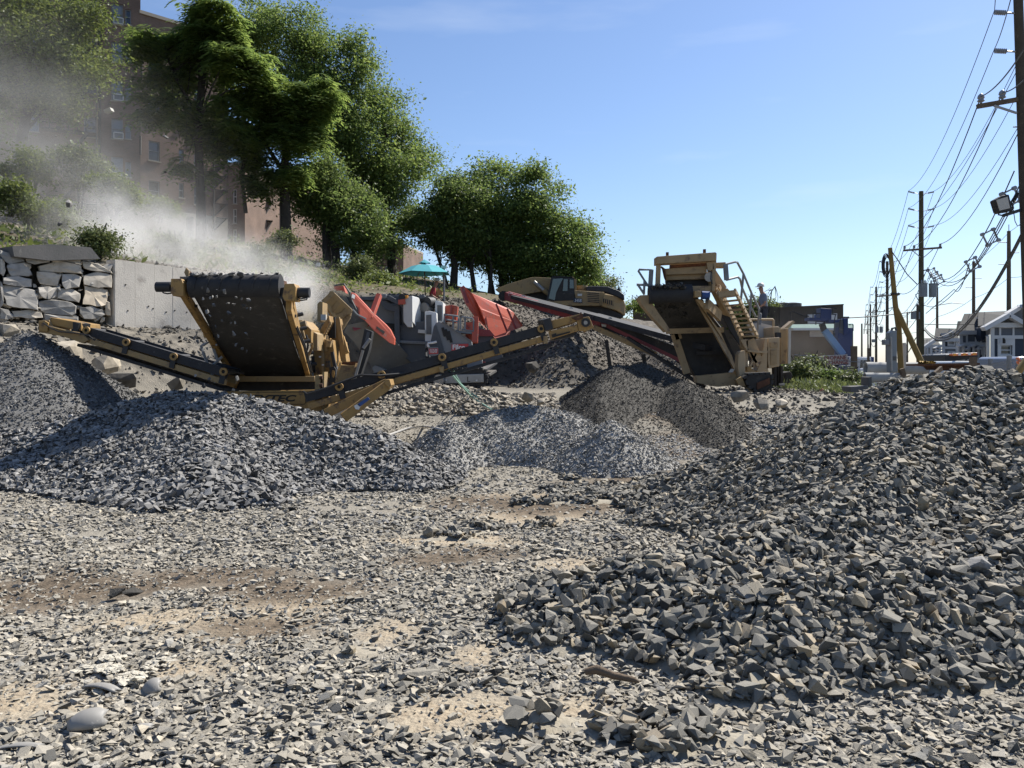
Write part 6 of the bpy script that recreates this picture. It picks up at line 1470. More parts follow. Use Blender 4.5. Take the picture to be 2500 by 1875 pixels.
# ================================================================== vehicles
def vehicle(name, label, cat, x_l, x_r, d, zg, prof, m, glass_prof, width=1.8, wheels=((.2, .33), (.78, .33)), face=1):
    """prof: side outline, (fraction of length, metres above ground)"""
    a, c = P(x_l, HZ, d), P(x_r, HZ, d); Ln = c.x-a.x
    t = thing(name, (a.x+Ln/2, d+width/2, zg), label, cat)
    b = MB().prism([Vector((a.x+f*Ln, d, zg+h)) for f, h in prof], (0, width, 0)).build('body', M[m], t, bevel=.06)
    for g in glass_prof:
        MB().prism([Vector((a.x+f*Ln, d-.015, zg+h)) for f, h in g], (0, .03, 0)).build('window', M['glass'], b)
        MB().prism([Vector((a.x+f*Ln, d+width-.015, zg+h)) for f, h in g], (0, .03, 0)).build('window', M['glass'], b)
    for f, r_ in wheels:
        for dy in (.02, width-.24):
            w = MB().tube(Vector((a.x+f*Ln, d+dy, zg+r_)), Vector((a.x+f*Ln, d+dy+.22, zg+r_)), r_, n=18).build('wheel', M['tyre'], t); MB().disc(Vector((a.x+f*Ln, d+dy+.11, zg+r_)), (0, 1, 0), r_*.55, .25, 12).build('rim', M['steel'], w)
    return t, Ln
t, _ = vehicle('delivery_van', 'white van with dark windows parked behind the propane sign', 'van', 2094, 2128, 47, .15, [(0,.4),(0,1.0),(.08,1.15),(.2,1.85),(.26,1.95),(1,1.95),(1,.35)], 'car_white', [[(.12,1.2),(.22,1.8),(.36,1.8),(.36,1.2)],[(.4,1.2),(.4,1.8),(.92,1.8),(.92,1.2)]])
t, _ = vehicle('parked_car', 'white car with its raked windscreen in front of the white van', 'car', 2100, 2180, 42, .1, [(0,.35),(0,.72),(.06,.82),(.26,.9),(.42,1.42),(.8,1.45),(.97,.95),(1,.85),(1,.35)], 'car_white', [[(.3,.95),(.43,1.36),(.58,1.38),(.58,.95)],[(.61,.95),(.61,1.38),(.78,1.38),(.9,.95)]])
t, _ = vehicle('parked_car', 'dark car partly hidden by the propane sign and the timber post', 'car', 2062, 2100, 44, .1, [(0,.35),(0,.75),(.06,.85),(.25,.95),(.42,1.55),(.8,1.58),(.97,1.0),(1,.9),(1,.35)], 'car_dark', [[(.3,1.0),(.43,1.48),(.58,1.5),(.58,1.0)]])
# work truck with an orange lamp bar
tk, Ln = vehicle('work_truck', 'white-roofed work truck with an orange lamp bar behind the rusty beam', 'truck', 2318, 2412, 36, .1, [(0,.45),(0,1.0),(.02,1.1),(.09,1.7),(.14,1.76),(.85,1.76),(.92,1.7),(.97,1.15),(1,1.1),(1,.45)], 'car_white', [[(.06,1.12),(.12,1.66),(.5,1.68),(.5,1.12)],[(.53,1.12),(.53,1.68),(.86,1.66),(.93,1.12)]], 1.9, ((.2,.4),(.8,.4)))
MB().pp([(2308,866),(2388,860),(2388,874),(2308,884)], 38.2, 2.6).build('box_body', M['car_dark'], tk, bevel=.04)
lb = MB().pp([(2324,864),(2386,861),(2387,867),(2326,869)], 37.9, .3).build('lamp_bar', M['orange'], tk, bevel=.03)
for k in range(5): MB().pp([(2328+k*12,863.5-k*.5),(2334+k*12,863.2-k*.5),(2334+k*12,868-k*.5),(2328+k*12,868.3-k*.5)], 37.86, .04).build('lamp', M['sign_white'] if k % 2 else M['amber'], lb)
t, _ = vehicle('parked_car', 'silver-blue car under dusty sheeting behind the chain-link fence', 'car', 2392, 2500, 25, .25, [(0,.35),(0,.75),(.06,.88),(.3,.98),(.42,1.3),(.75,1.34),(.95,.95),(1,.88),(1,.35)], 'car_silver', [[(.34,1.0),(.44,1.26),(.58,1.28),(.58,1.0)],[(.61,1.0),(.61,1.28),(.76,1.28),(.88,1.0)]])
t, _ = vehicle('delivery_van', 'pale blue-grey van behind the chain-link fence by the ochre pole', 'van', 2440, 2560, 21.5, .25, [(0,.4),(0,.95),(.05,1.05),(.22,1.12),(.34,1.62),(.38,1.68),(1,1.68),(1,.4)], 'car_silver', [[(.25,1.14),(.35,1.58),(.48,1.6),(.48,1.14)]], 1.8)
t, _ = vehicle('parked_car', 'small white car roof seen between the truck and the silver car', 'car', 2398, 2440, 44, .1, [(0,.35),(0,.72),(.06,.82),(.26,.9),(.42,1.42),(.8,1.45),(.97,.95),(1,.85),(1,.35)], 'car_white', [[(.3,.95),(.43,1.36),(.58,1.38),(.58,.95)]])

# ================================================================== row of houses
def house(label, d, wall_l, wall_r, eave, gable, roof_d=8, side_dir=1, low='navy', up='siding', wins=(), band=823, base=910):
    t = thing('town_house', P((wall_l+wall_r)/2, base, d), label, 'house', 'grey town houses along the street')
    A, B = P(wall_l, HZ, d), P(wall_r, HZ, d); a, c = (A.x, d), (B.x, d)
    hs_ = [(u_at(x0, a, c), u_at(x1, a, c), EYE+(HZ-y1)/F*d, EYE+(HZ-y0)/F*d) for x0, x1, y0, y1 in wins]
    zb_, ze, zm_ = 0, EYE+(HZ-eave)/F*d, EYE+(HZ-band)/F*d
    lo = [h for h in hs_ if h[3] < zm_]; hi = [h for h in hs_ if h[2] > zm_]
    _, pt, nrm, tt = facade(t, a, c, zb_, zm_, lo, M[low], 'lower_wall')
    facade(t, a, c, zm_, ze, hi, M[up], 'upper_wall')
    for h in hs_:
        window(t, pt, tt, nrm, h, 'trim', 'glass', sill=False)
        b = MB(); u0, u1, v0, v1 = h; e = .12
        for (p, q) in (((u0-e/2, v0-e), (u0-e/2, v1+e)), ((u1+e/2, v0-e), (u1+e/2, v1+e))): b.beam(pt(*p, -.03), pt(*q, -.03), e, .06, nrm)
        for v in (v0-e/2, v1+e/2): b.beam(pt(u0, v, -.03), pt(u1, v, -.03), .06, e)
        b.build('window_trim', M['trim'], t)
    W = (B-A).length
    MB().beam(pt(0, zm_, -.06), pt(W, zm_, -.06), .1, .22).build('band', M['trim'], t)
    MB().beam(pt(-.2, ze, -.1), pt(W+.2, ze, -.1), .3, .3).build('eave', M['trim'], t)
    for u in (.1, W-.1): MB().beam(pt(u, zb_, -.05), pt(u, ze-.16, -.05), .22, .1, nrm).build('corner_board', M['trim'], t)
    facade(t, (a[0]+.72*roof_d, d+roof_d), a, zb_, ze, [], M[up], 'side_wall')
    return t, pt, nrm, W, ze
# nearest house: gabled front with white bay
t, pt, nrm, W, ze = house('nearest grey and navy house with a white-trimmed front gable', 55, 2418, 2560, 794, 770, wins=[(2443,2471,801,826),(2443,2471,843,866),(2512,2540,801,826)], band=823)
MB().prism([P(2418, 794, 54.9), P(2505, 794, 54.9), P(2461, 770, 54.9)], (0, .3, 0)).build('gable', M['shingle'], t)
for (a, c, e, f) in ((2400,803,2461,769),(2461,769,2514,800)): MB().beam(P(a, c, 54.6), P(e, f, 54.6), .5, .26).build('barge_board', M['trim'], t)
MB().prism([P(2388, 796, 55.3), P(2388, 762, 58), P(2462, 759, 58), P(2462, 772, 56), P(2418, 794, 55.3)], (2.7, 5, .1)).build('roof', M['shingle'], t)
MB().prism([P(2455, 772, 56.5), P(2494, 747, 57), P(2560, 790, 57), P(2500, 796, 56.5)], (3.2, 6, 0)).build('roof', M['siding'], t)
for (a, c, e, f) in ((2458,768,2494,747),(2494,747,2560,788)): MB().beam(P(a, c, 56.4), P(e, f, 56.8), .4, .24).build('barge_board', M['trim'], t)
MB().pp([(2413,773),(2455,773),(2455,794),(2413,794)], 57.2, 1.2).build('dormer', M['siding_pale'], t)
MB().pp([(2411,772),(2457,772),(2457,775),(2411,775)], 57, 1.5).build('dormer_trim', M['trim'], t)
for q in ((2436,824,2442,905),(2472,824,2478,905),(2442,828,2472,841),(2442,868,2472,905)): MB().pp([(q[0],q[1]),(q[2],q[1]),(q[2],q[3]),(q[0],q[3])], 54.93, .06).build('white_bay', M['trim'], t)
MB().pp([(2452,825),(2455,830),(2455,838),(2452,838)], 54.6, .2).build('wall_lantern', M['ink'], t)
# next house: tall roofs stepping down
t, pt, nrm, W, ze = house('grey house with tall stepped shingle roofs left of the white gable', 64, 2342, 2414, 812, 765, wins=[(2350,2358,820,842),(2368,2376,838,862),(2398,2404,840,862),(2384,2392,815,835)], low='siding', up='siding', band=840)
MB().prism([P(2334, 815, 64.2), P(2354, 766, 67), P(2390, 765, 67), P(2394, 812, 64.2)], (2.7, 5, 0)).build('roof', M['shingle'], t)
MB().prism([P(2388, 812, 63.6), P(2390, 762, 66), P(2422, 762, 66), P(2430, 800, 63.6)], (2.2, 4, 0)).build('roof', M['shingle'], t)
MB().prism([P(2332, 815, 65), P(2338, 784, 66), P(2356, 784, 66), P(2350, 815, 65)], (2.2, 4, 0)).build('roof', M['shingle'], t)
MB().pp([(2395,800),(2405,798),(2408,822),(2398,832),(2394,820)], 63.2, .8).build('entry_porch', M['navy'], t)
for k in range(5): MB().beam(P(2340+k*14, 846+(k % 2)*8, 63.5), P(2349+k*14, 843+(k % 2)*8, 63.5), .7, .12).build('porch_roof', M['trim'], t)
for k in range(6): MB().tube(P(2341+k*12, 846, 63.4), P(2341+k*12, 890, 63.4), .09, n=6).build('porch_post', M['trim'], t)
# third house: mansard with a small gabled dormer
t, pt, nrm, W, ze = house('grey house with a small white gabled dormer in its mansard roof', 75, 2300, 2338, 830, 800, wins=[(2316,2328,833,841),(2316,2328,861,872)], low='siding_pale', up='navy', band=849)
MB().prism([P(2280, 830, 75.2), P(2284, 801, 77), P(2336, 802, 77), P(2340, 832, 75.2)], (2.7, 5, 0)).build('roof', M['shingle'], t)
MB().pp([(2316,812),(2328,812),(2328,825),(2316,825)], 74.7, 1.4).build('dormer', M['trim'], t)
MB().pp([(2319,814),(2325,814),(2325,822),(2319,822)], 74.66, .05).build('dormer_window', M['glass'], t)
MB().prism([P(2312, 812, 74.5), P(2322, 805, 74.5), P(2332, 812, 74.5)], (1.1, 2, 0)).build('dormer_roof', M['trim'], t)
for k in range(4): MB().beam(P(2280+k*5, 850+k*6, 74.6), P(2294+k*5, 846+k*6, 74.6), .5, .1).build('porch_roof', M['trim'], t)
# farthest house
t, pt, nrm, W, ze = house('farthest low house with a white-trimmed lean-to gable beside the thick pole', 88, 2256, 2296, 845, 826, wins=[(2276,2283,848,862),(2274,2284,871,890),(2262,2270,848,862)], low='navy', up='siding', band=864)
MB().prism([P(2252, 846, 88.2), P(2256, 828, 91), P(2282, 827, 91), P(2298, 846, 88.2)], (2.7, 5, 0)).build('roof', M['shingle'], t)
MB().beam(P(2256, 848, 87.6), P(2286, 828, 87.8), .4, .3).build('barge_board', M['trim'], t)
for x_ in (2257, 2264, 2272): MB().tube(P(x_, 848, 87.5), P(x_, 890, 87.5), .1, n=6).build('porch_post', M['trim'], t)

# ================================================================== utility poles and wires
def pole(label, x, ytop, d, r_top, r_bot, m='wood_pole', lean=(0, 0), zb_=-.2, group='utility poles along the street'):
    p1 = P(x, ytop, d); p0 = Vector((p1.x+lean[0], p1.y+lean[1], zb_))
    t = thing('utility_pole', p0, label, 'utility pole', group)
    MB().path([p0, p0.lerp(p1, .5), p1], [r_bot, (r_bot+r_top)/2, r_top], 12).build('shaft', M[m], t, True)
    return t, p0, p1
def pin_insulator(parent, p, s=1.0):
    b = MB()
    for k, (r_, h) in enumerate(((.035, 0), (.075, .04), (.05, .09), (.085, .12), (.055, .18), (.04, .22))): pass
    b.path([p, p+Vector((0, 0, .05*s)), p+Vector((0, 0, .08*s)), p+Vector((0, 0, .13*s)), p+Vector((0, 0, .16*s)), p+Vector((0, 0, .22*s)), p+Vector((0, 0, .26*s))], [.02*s, .03*s, .09*s, .06*s, .085*s, .07*s, .03*s], 10)
    return b.build('insulator', M['insulator'], parent, True)
def post_insulator(parent, p, q, sheds=6, s=1.0):
    b = MB(); b.tube(p, q, .028*s, n=6); m = p.lerp(q, .45); i = MB()
    pts, rs = [], []
    for k in range(sheds*2+1): pts.append(m.lerp(q, k/(sheds*2))); rs.append((.085 if k % 2 else .045)*s)
    o = b.build('insulator_rod', M['steel'], parent); i.path(pts, rs, 8).build('insulator', M['insulator'], o); return o

ATT = {}                                                   # wire attachment points
# nearest pole at the right edge
t1, b1, e1_ = pole('tall dark wooden pole at the right edge carrying a floodlight', 2484, -60, 26, .135, .17, lean=(.45, 0))
def on1(y): f = (P(0, y, 26).z-b1.z)/(e1_.z-b1.z); return b1.lerp(e1_, f)
for k, y in enumerate((30, 124)):
    q = P(2428, y, 26); post_insulator(t1, on1(y)+Vector((-.1, 0, -.03)), q); ATT['L%d' % k] = [q+Vector((-.0, 0, .06))]
MB().beam(P(2386, 260, 26), P(2560, 230, 26), .12, .13).build('crossarm', M['wood'], t1)
MB().beam(P(2427, 258, 25.9), P(2482, 276, 25.9), .05, .06).build('brace', M['steel'], t1)
for k, x in enumerate((2395, 2447, 2540)): pin_insulator(t1, P(x, 255-(x-2395)*.17, 26), 1.25); ATT['C%d' % k] = [P(x, 250-(x-2395)*.17, 26)+Vector((0, 0, .18))]
MB().tube(on1(310)+Vector((-.17, 0, 0)), on1(310)+Vector((-.28, 0, 0)), .02).build('step_bolt', M['steel'], t1)
MB().tube(on1(493)+Vector((-.17, 0, 0)), on1(493)+Vector((-.36, 0, 0)), .02).build('step_bolt', M['steel'], t1)
br = MB().beam(P(2450, 526, 25.6), on1(512)+Vector((-.1, 0, 0)), .07, .09).build('lamp_bracket', M['black'], t1)
fl = MB().pp([(2428,488),(2448,477),(2464,474),(2473,511),(2470,515),(2441,520),(2437,517)], 25.45, .28).build('floodlight', M['black'], t1, bevel=.03)
MB().pp([(2433,488),(2460,480),(2466,508),(2441,514)], 25.42, .03).build('lens', M['lamp_glass'], fl)
MB().pp([(2448,478),(2456,472),(2458,478)], 25.55, .1).build('cooling_fin', M['black'], fl)
MB().path([P(2440, 520, 25.5), P(2437, 524, 25.5), P(2447, 526, 25.5), P(2468, 518, 25.5), P(2474, 508, 25.5), P(2470, 495, 25.5)], .025).build('bracket', M['black'], fl)
b = MB()
for k in range(9):
    f = k/8; c = P(2472+f*14, 492-f*22, 25.7); b.disc(c, (.3, .3 if k % 2 else 1, .6 if k % 2 else .1), .055, .03, 10, .03)
b.build('chain', M['black'], fl)
MB().path([P(2474, 512, 25.6), P(2478, 540, 25.6), P(2484, 552, 25.6), P(2494, 548, 25.7)], .012).build('cable', M['wire'], fl)

def far_pole(label, x, ytop, d, s=1.0, cans=True, m='wood_pole_green', arm=(2204, 2293, 604), key=None):
    t, p0, p1 = pole(label, x, ytop, d, .15, .21, m)
    H = lambda dz: p1-Vector((0, 0, dz))
    L3 = []
    for k, dz in enumerate((.15, 1.35, 2.55)):
        for sx in (-1, 1):
            q = H(dz)+Vector((sx*.92, .05*sx, .12)); b = MB()
            post_insulator(t, H(dz)+Vector((sx*.13, 0, -.05)), q, 5, .8); ATT.setdefault(('L' if sx < 0 else 'R')+str(k), []).append(q+Vector((0, 0, .05)))
    za = 4.1
    MB().beam(H(za)+Vector((-1.28, -.12, -.08)), H(za)+Vector((1.38, -.12, .12)), .12, .13).build('crossarm', M['wood'], t)
    for sx in (-1, 1): MB().beam(H(za+.02)+Vector((sx*.75, -.13, 0)), H(za+.55)+Vector((sx*.13, -.13, 0)), .04, .05).build('brace', M['steel'], t)
    for k, u in enumerate((-1.22, -.55, 1.28)): pin_insulator(t, H(za)+Vector((u, -.12, .05+.06*u)), 1.1); ATT.setdefault('C%d' % k, []).append(H(za)+Vector((u, -.12, .3+.06*u)))
    if cans:
        for u, v, r_ in ((-.02, -.35, .27), (.72, -.2, .27)):
            c = H(7.0)+Vector((u, v, 0)); cn2 = MB().tube(c-Vector((0, 0, .45)), c+Vector((0, 0, .45)), r_, n=14).build('transformer', M['transformer'], t)
            MB().tube(c+Vector((0, 0, .45)), c+Vector((0, 0, .5)), r_*1.06, n=14).build('lid', M['transformer'], cn2)
            for w in (-.12, .12): MB().path([c+Vector((w, 0, .5)), c+Vector((w, 0, .62)), c+Vector((w, 0, .74))], [.05, .065, .03], 8).build('bushing', M['insulator'], cn2)
        MB().path([H(6.2)+Vector((.3, -.3, 0)), H(6.05)+Vector((.7, -.3, .0)), H(6.3)+Vector((1.05, -.25, 0)), H(7.2)+Vector((1.02, -.25, 0)), H(8)+Vector((.3, -.2, 0))], .02).build('cable', M['wire'], t)
        MB().box(H(8.75)+Vector((-.5, -.2, 0)), (.5, .35, .5)).build('street_lamp_box', M['transformer'], t)
    MB().beam(H(5.6), H(5.5)+Vector((.55, -.1, 0)), .06, .08).build('spacer_bracket', M['black'], t)
    ATT.setdefault('S', []).append(H(5.5)+Vector((.6, -.1, 0))); ATT.setdefault('K', []).append(H(9.75)+Vector((.22, -.05, 0))); ATT.setdefault('T', []).append(H(8.0)+Vector((.2, -.05, 0)))
    return t, p0, p1
ATT['S'] = [on1(430)+Vector((-.1, 0, 0))]; ATT['K'] = [on1(575)+Vector((-.12, 0, 0))]; ATT['T'] = [P(2450, 524, 25.7)]
for k in range(3): ATT['R%d' % k] = [P(2545, (20, 110, 205)[k], 26)]
ATT['L2'] = [on1(178)+Vector((-.15, 0, 0))]
far_pole('greenish wooden pole with two grey transformers behind the ochre poles', 2249, 467, 60)
far_pole('weathered pole just left of the upright ochre pole', 2166, 638, 101, cans=False, m='wood_pole')
far_pole('thin pole with transformers left of the grey cabinet', 2139, 700, 138, m='wood_pole')
far_pole('distant pole third from the left in the far row', 2125, 743, 178, cans=False, m='wood_pole')
far_pole('distant leaning pole second from the left in the far row', 2119, 768, 230, cans=False, m='wood_pole')
pole('short distant pole next to the warehouse corner', 2104, 790, 150, .13, .17)
def side_pole(label, x, y, d, r_=.13):
    t, p0, p1 = pole(label, x, y, d, r_*.8, r_*1.2, 'wood', group='poles on the far side of the street')
    MB().tube(p1, p1+Vector((0, 0, .5)), .03).build('top_pin', M['steel'], t)
    for dz, sx in ((.9, -1), (1.7, 1), (2.6, -1)): MB().tube(p1-Vector((0, 0, dz)), p1-Vector((sx*.0, 0, dz))+Vector((sx*.8, 0, .03)), .03).build('insulator_arm', M['steel'], t)
    ATT.setdefault('Q', []).append(p1+Vector((-.0, 0, -.1))); ATT.setdefault('U', []).append(p1-Vector((0, 0, 3.6)))
    return t, p1
ATT['Q'] = [P(2600, 440, 48)]; ATT['U'] = [P(2600, 640, 48)]
side_pole('bare pole standing in front of the white-gabled house', 2463, 564, 66, .17)
side_pole('bare pole between the stepped roofs and the nearest house', 2377, 638, 84, .17)
tq_, pq = side_pole('grey pole in front of the mansard house', 2288, 702, 105, .16)
side_pole('thin far pole between the ochre brace and the thick pole', 2215, 762, 150, .15)
MB().path([pq-Vector((0, 0, 2.2)), pq-Vector((-1.8, 0, 1.9)), pq-Vector((-3.2, 0, 2.0))], .05).build('lamp_arm', M['steel'], tq_)
for lb_, x, y0, y1, d in (('slim dark pole hugging the thick transformer pole', 2240, 745, 900, 50), ('slim white post standing before the navy house wall', 2411, 821, 900, 40)):
    t = thing('post', P(x, y1, d), lb_, 'post'); MB().tube(P(x, y1, d), P(x, y0, d), .07, n=8).build('shaft', M['wood_pole'] if d > 45 else M['white_dusty_or_shaded'], t); MB().tube(P(x, y0, d), P(x, y0-3, d), .1, .05, n=8).build('cap', M['rail'], t)

def sag_pts(p, q, sag, n=14): return [p.lerp(q, i/n)-Vector((0, 0, 4*sag*(i/n)*(1-i/n))) for i in range(n+1)]
def wire(label, pts, sag=.9, r_=.014, name='power_line', extra=None):
    path = []
    for i in range(len(pts)-1): path += sag_pts(pts[i], pts[i+1], sag*((pts[i+1]-pts[i]).length/36)**1.3)[(1 if i else 0):]
    o = MB().path(path, [r_*(1+max(0, p.y-45)/60) for p in path], 5).build(name, M['wire'], None); tag(o, label, 'wire', 'wires strung along the street'); return o, path
FIRST = lambda key, p0: [p0]+ATT[key]
out_of = {'L0': P(2440, -260, 14), 'L1': P(2500, -140, 16), 'C0': P(2500, 120, 18), 'C1': P(2500, 195, 22)}
names = {'L0': 'top left power line leaving the upper insulator of the nearest pole', 'L1': 'second left power line from the lower insulator of the nearest pole', 'L2': 'third left power line from the nearest pole below its insulators',
         'R0': 'top right power line ending on the upper right arm of the transformer pole', 'R1': 'middle right power line ending on the middle right arm of the transformer pole', 'R2': 'lowest right power line ending on the third right arm of the transformer pole',
         'C0': 'heavier wire from the outer insulator of the crossarm', 'C1': 'heavier wire from the inner insulator of the crossarm', 'C2': 'wire to the right end of the transformer pole crossarm',
         'T': 'single cable sagging from the floodlight bracket to the transformer pole', 'Q': 'thin wire along the tops of the bare poles', 'U': 'low thin wire along the bare poles by the houses'}
for key in names:
    pts = ([out_of[key]] if key in out_of else [])+ATT[key]
    wire(names[key], pts, 1.0 if key not in ('Q', 'U') else .5, .012 if key[0] in 'LRQU' else .018)
# spaced bundle with its diamond spacers, hung below
sp = thing('spacer_cable', ATT['S'][0], 'twin power cable held apart by diamond-shaped spacers', 'cable')
for off in (Vector((-.2, 0, .15)), Vector((.2, 0, .0)), Vector((0, 0, -.2))):
    pts = []
    for i in range(min(3, len(ATT['S']))-1): pts += sag_pts(ATT['S'][i]+off, ATT['S'][i+1]+off, 1.9)[(1 if i else 0):]
    MB().path(pts, .02, 5).build('cable', M['wire'], sp)
S0, S1 = ATT['S'][0], ATT['S'][1]
for f, s_ in ((.05, .30), (.18, .30), (.335, .30), (.80, .30), (.88, .3), (.955, .3)):
    c = sag_pts(S0, S1, 1.9, 100)[int(f*100)]; b = MB(); dirs = [Vector((-1, 0, .35)), Vector((.35, 0, 1)), Vector((1, 0, -.35)), Vector((-.35, 0, -1))]; k = [c+d_*s_ for d_ in dirs]
    for i in range(4): b.beam(k[i], k[(i+1) % 4], .05, .05, (0, 1, 0)); b.tube(k[i]-Vector((0, .06, 0)), k[i]+Vector((0, .06, 0)), .07, n=8)
    b.build('spacer', M['insulator'], sp)
for q in range(1, 3):
    A, B = ATT['S'][1], ATT['S'][2]; c = sag_pts(A, B, 1.9, 100)[int(6+q*7)]; b = MB(); k = [c+d_*.3 for d_ in dirs]
    for i in range(4): b.beam(k[i], k[(i+1) % 4], .05, .05, (0, 1, 0))
    b.build('spacer', M['insulator'], sp)
# thick lashed bundle
kb = thing('cable_bundle', ATT['K'][0], 'thick black bundle of lashed cables sweeping down to the transformer pole', 'cable')
pts = sag_pts(ATT['K'][0], ATT['K'][1], 1.75, 60)+sag_pts(ATT['K'][1]+Vector((-.4, 0, 0)), ATT['K'][2], 1.9, 14)[1:]
MB().path(pts, .04, 6).build('bundle', M['wire'], kb)
MB().path([p+Vector((.02, 0, .15)) for p in pts[:61]], .025, 5).build('messenger_wire', M['wire'], kb)
b = MB()
for i in range(0, 60): b.path([pts[i]+Vector((0, 0, -.045)), pts[i].lerp(pts[i+1], .5)+Vector((.02, 0, .17)), pts[i+1]+Vector((0, 0, -.045))], .008, 4)
o = b.build('lashing', M['wire'], kb)
wire('single drop wire crossing low from the transformer pole to the houses', [ATT['K'][1]+Vector((0, 0, .4)), P(2420, 790, 56)], .6, .02)
wire('second drop wire from the transformer pole to the mansard house', [ATT['K'][1]+Vector((0, 0, -.6)), P(2330, 805, 74)], .6, .02)
wire('long service wire from the transformer pole to the blue lift', [ATT['T'][1]+Vector((-.3, 0, -.4)), P(2072, 776, 58)], .7, .03)
wire('sagging lamp arm cable right of the transformer pole', [ATT['T'][1]+Vector((.1, 0, -.6)), P(2330, 706, 60), ATT['K'][0]+Vector((0, 3, -.5))], .5, .02)

# ================================================================== yard edge at the right
gzr = gz(10, 23)
yp = thing('ochre_pole', P(2200, 905, 23), 'upright ochre pole topped by a coil of loose cable', 'pole')
MB().path([P(2201, 925, 23), P(2194, 800, 23), P(2186, 745, 23), P(2173, 605, 23)], [.075, .075, .07, .055], 10).build('shaft', M['yellow_pole'], yp, True)
MB().beam(P(2201, 900, 22.8), P(2208, 925, 22.8), .12, .1, (0, 1, 0)).build('foot_block', M['wood'], yp)
b = MB()
for k in range(4): b.path([P(2166+math.cos(q)*(7+k)-k, 648+math.sin(q)*(20+3*k), 23.1) for q in np.linspace(.3, 6, 14)], .014, 5)
b.build('cable_coil', M['wire'], yp)
MB().path([P(2176, 612, 22.9), P(2192, 635, 22.9), P(2215, 670, 22.9), P(2240, 695, 22.9)], .014, 5).build('loose_cable', M['wire'], yp)
MB().disc(P(2186, 718, 23), (0, 0, 1), .12, .04, 12).build('clamp_band', M['black'], yp)
ob = thing('ochre_brace', P(2250, 890, 22.6), 'slanting ochre pole propped against the upright one', 'pole')
MB().path([P(2252, 890, 22.6), P(2187, 752, 22.8)], [.08, .07], 10).build('shaft', M['yellow_pole'], ob, True)
cb = thing('utility_cabinet', P(2182, 905, 22.4), 'tall narrow dark grey cabinet with a pale meter box on its side', 'cabinet')
MB().pp([(2172,812),(2180,806),(2190,808),(2191,908),(2174,910)], 22.2, .25).build('cabinet_body', M['transformer'], cb, bevel=.02)
MB().pp([(2160,829),(2172,829),(2172,842),(2160,842)], 22.1, .2).build('meter_box', M['rail'], cb, bevel=.015)
MB().tube(P(2175, 822, 22.15), P(2177, 905, 22.15), .03, n=8).build('conduit', M['steel'], cb)
MB().pp([(2176,870),(2189,870),(2189,880),(2176,880)], 22.17, .03).build('notice', M['concrete_dark'], cb)
MB().path([P(2176, 812, 22.3), P(2178, 802, 22.3), P(2186, 800, 22.3), P(2188, 808, 22.3)], .03).build('cable_loop', M['wire'], cb)
gp_ = thing('grey_post', P(2206, 905, 23.4), 'leaning grey post with a jagged top beside the ochre pole', 'post')
MB().pp([(2201,860),(2207,837),(2212,836),(2214,845),(2213,885),(2209,912),(2201,912),(2199,880)], 23.4, .18).build('shaft', M['concrete'], gp_, bevel=.015)
def lying_pipe(label, xl, xr, y, d, r_, inner=True):
    t = thing('concrete_pipe', P((xl+xr)/2, y, d), label, 'pipe', 'concrete pipes stacked behind the large heap')
    a, c = P(xl, y, d), P(xr, y, d); MB().disc(a.lerp(c, .5), c-a, r_, (c-a).length, 24, r_*.8).build('barrel', M['pipe'], t, True)
    MB().disc(a, c-a, r_*1.05, .25, 24, r_*.82).build('collar', M['pipe'], t, True)
    return t
lying_pipe('upper concrete pipe lying behind the cabinet', 2124, 2262, 899, 23.6, .165)
lying_pipe('lower concrete pipe with a broken end under the upper one', 2122, 2200, 922, 23.0, .13)
bx = thing('rubble_block', P(2122, 930, 22.6), 'low grey block at the left end of the pipe stack', 'block')
MB().pp([(2076,944),(2120,942),(2121,958),(2078,958)], 21.8, .6).build('block', M['concrete_dark'], bx, bevel=.02)
MB().pp([(2121,921),(2128,920),(2129,945),(2121,945)], 22.4, .5).build('upstand', M['concrete_dark'], bx)
rb = thing('rusty_beam', P(2300, 905, 14), 'rust brown steel beam lying behind the heap crest', 'beam')
MB().prism([P(2226, 891, 15), P(2376, 889, 13.2), P(2376, 897, 13.2), P(2320, 905, 13.8), P(2270, 903, 14.4), P(2262, 895, 14.6)], (0, .12, 0)).build('web', M['rust'], rb)
MB().beam(P(2226, 891, 15.05), P(2376, 888.5, 13.25), .22, .03).build('flange', M['rust'], rb)
st = thing('lifting_sling', P(2270, 884, 14.6), 'crumpled yellow lifting sling lying on the rusty beam', 'sling')
b = MB(); pts = []
for i in range(26): pts.append(P(2243+i*1.5+4*math.sin(i*1.9), 888-4.5*abs(math.sin(i*1.1))-1.0*math.sin(i*.7), 14.85+.12*math.sin(i*2.3)))
b.path(pts, .018, 6); b.path([p+Vector((.06, .05, -.01)) for p in pts[4:20]], .02, 6); b.build('webbing', M['strap'], st, True)
pk = thing('timber_stake', P(2290, 905, 12), 'grey brown board sticking out of the crest of the heap', 'board')
MB().beam(P(2280, 915, 9.6), P(2298, 899, 9.7), .03, .05).build('board', M['wood'], pk)
pl = thing('timber_pallet', P(2390, 905, 13), 'pale upright board and crossbar of a broken pallet by the fence', 'pallet')
MB().beam(P(2376, 872, 13), P(2374, 902, 13), .06, .12, (0, 1, 0)).build('upright', M['wood'], pl)
MB().beam(P(2386, 905, 12.8), P(2404, 906, 12.8), .08, .05).build('crossbar', M['wood'], pl)
for x_ in (2390, 2399): MB().beam(P(x_, 900, 12.8), P(x_, 925, 12.8), .05, .06, (0, 1, 0)).build('batten', M['wood'], pl)
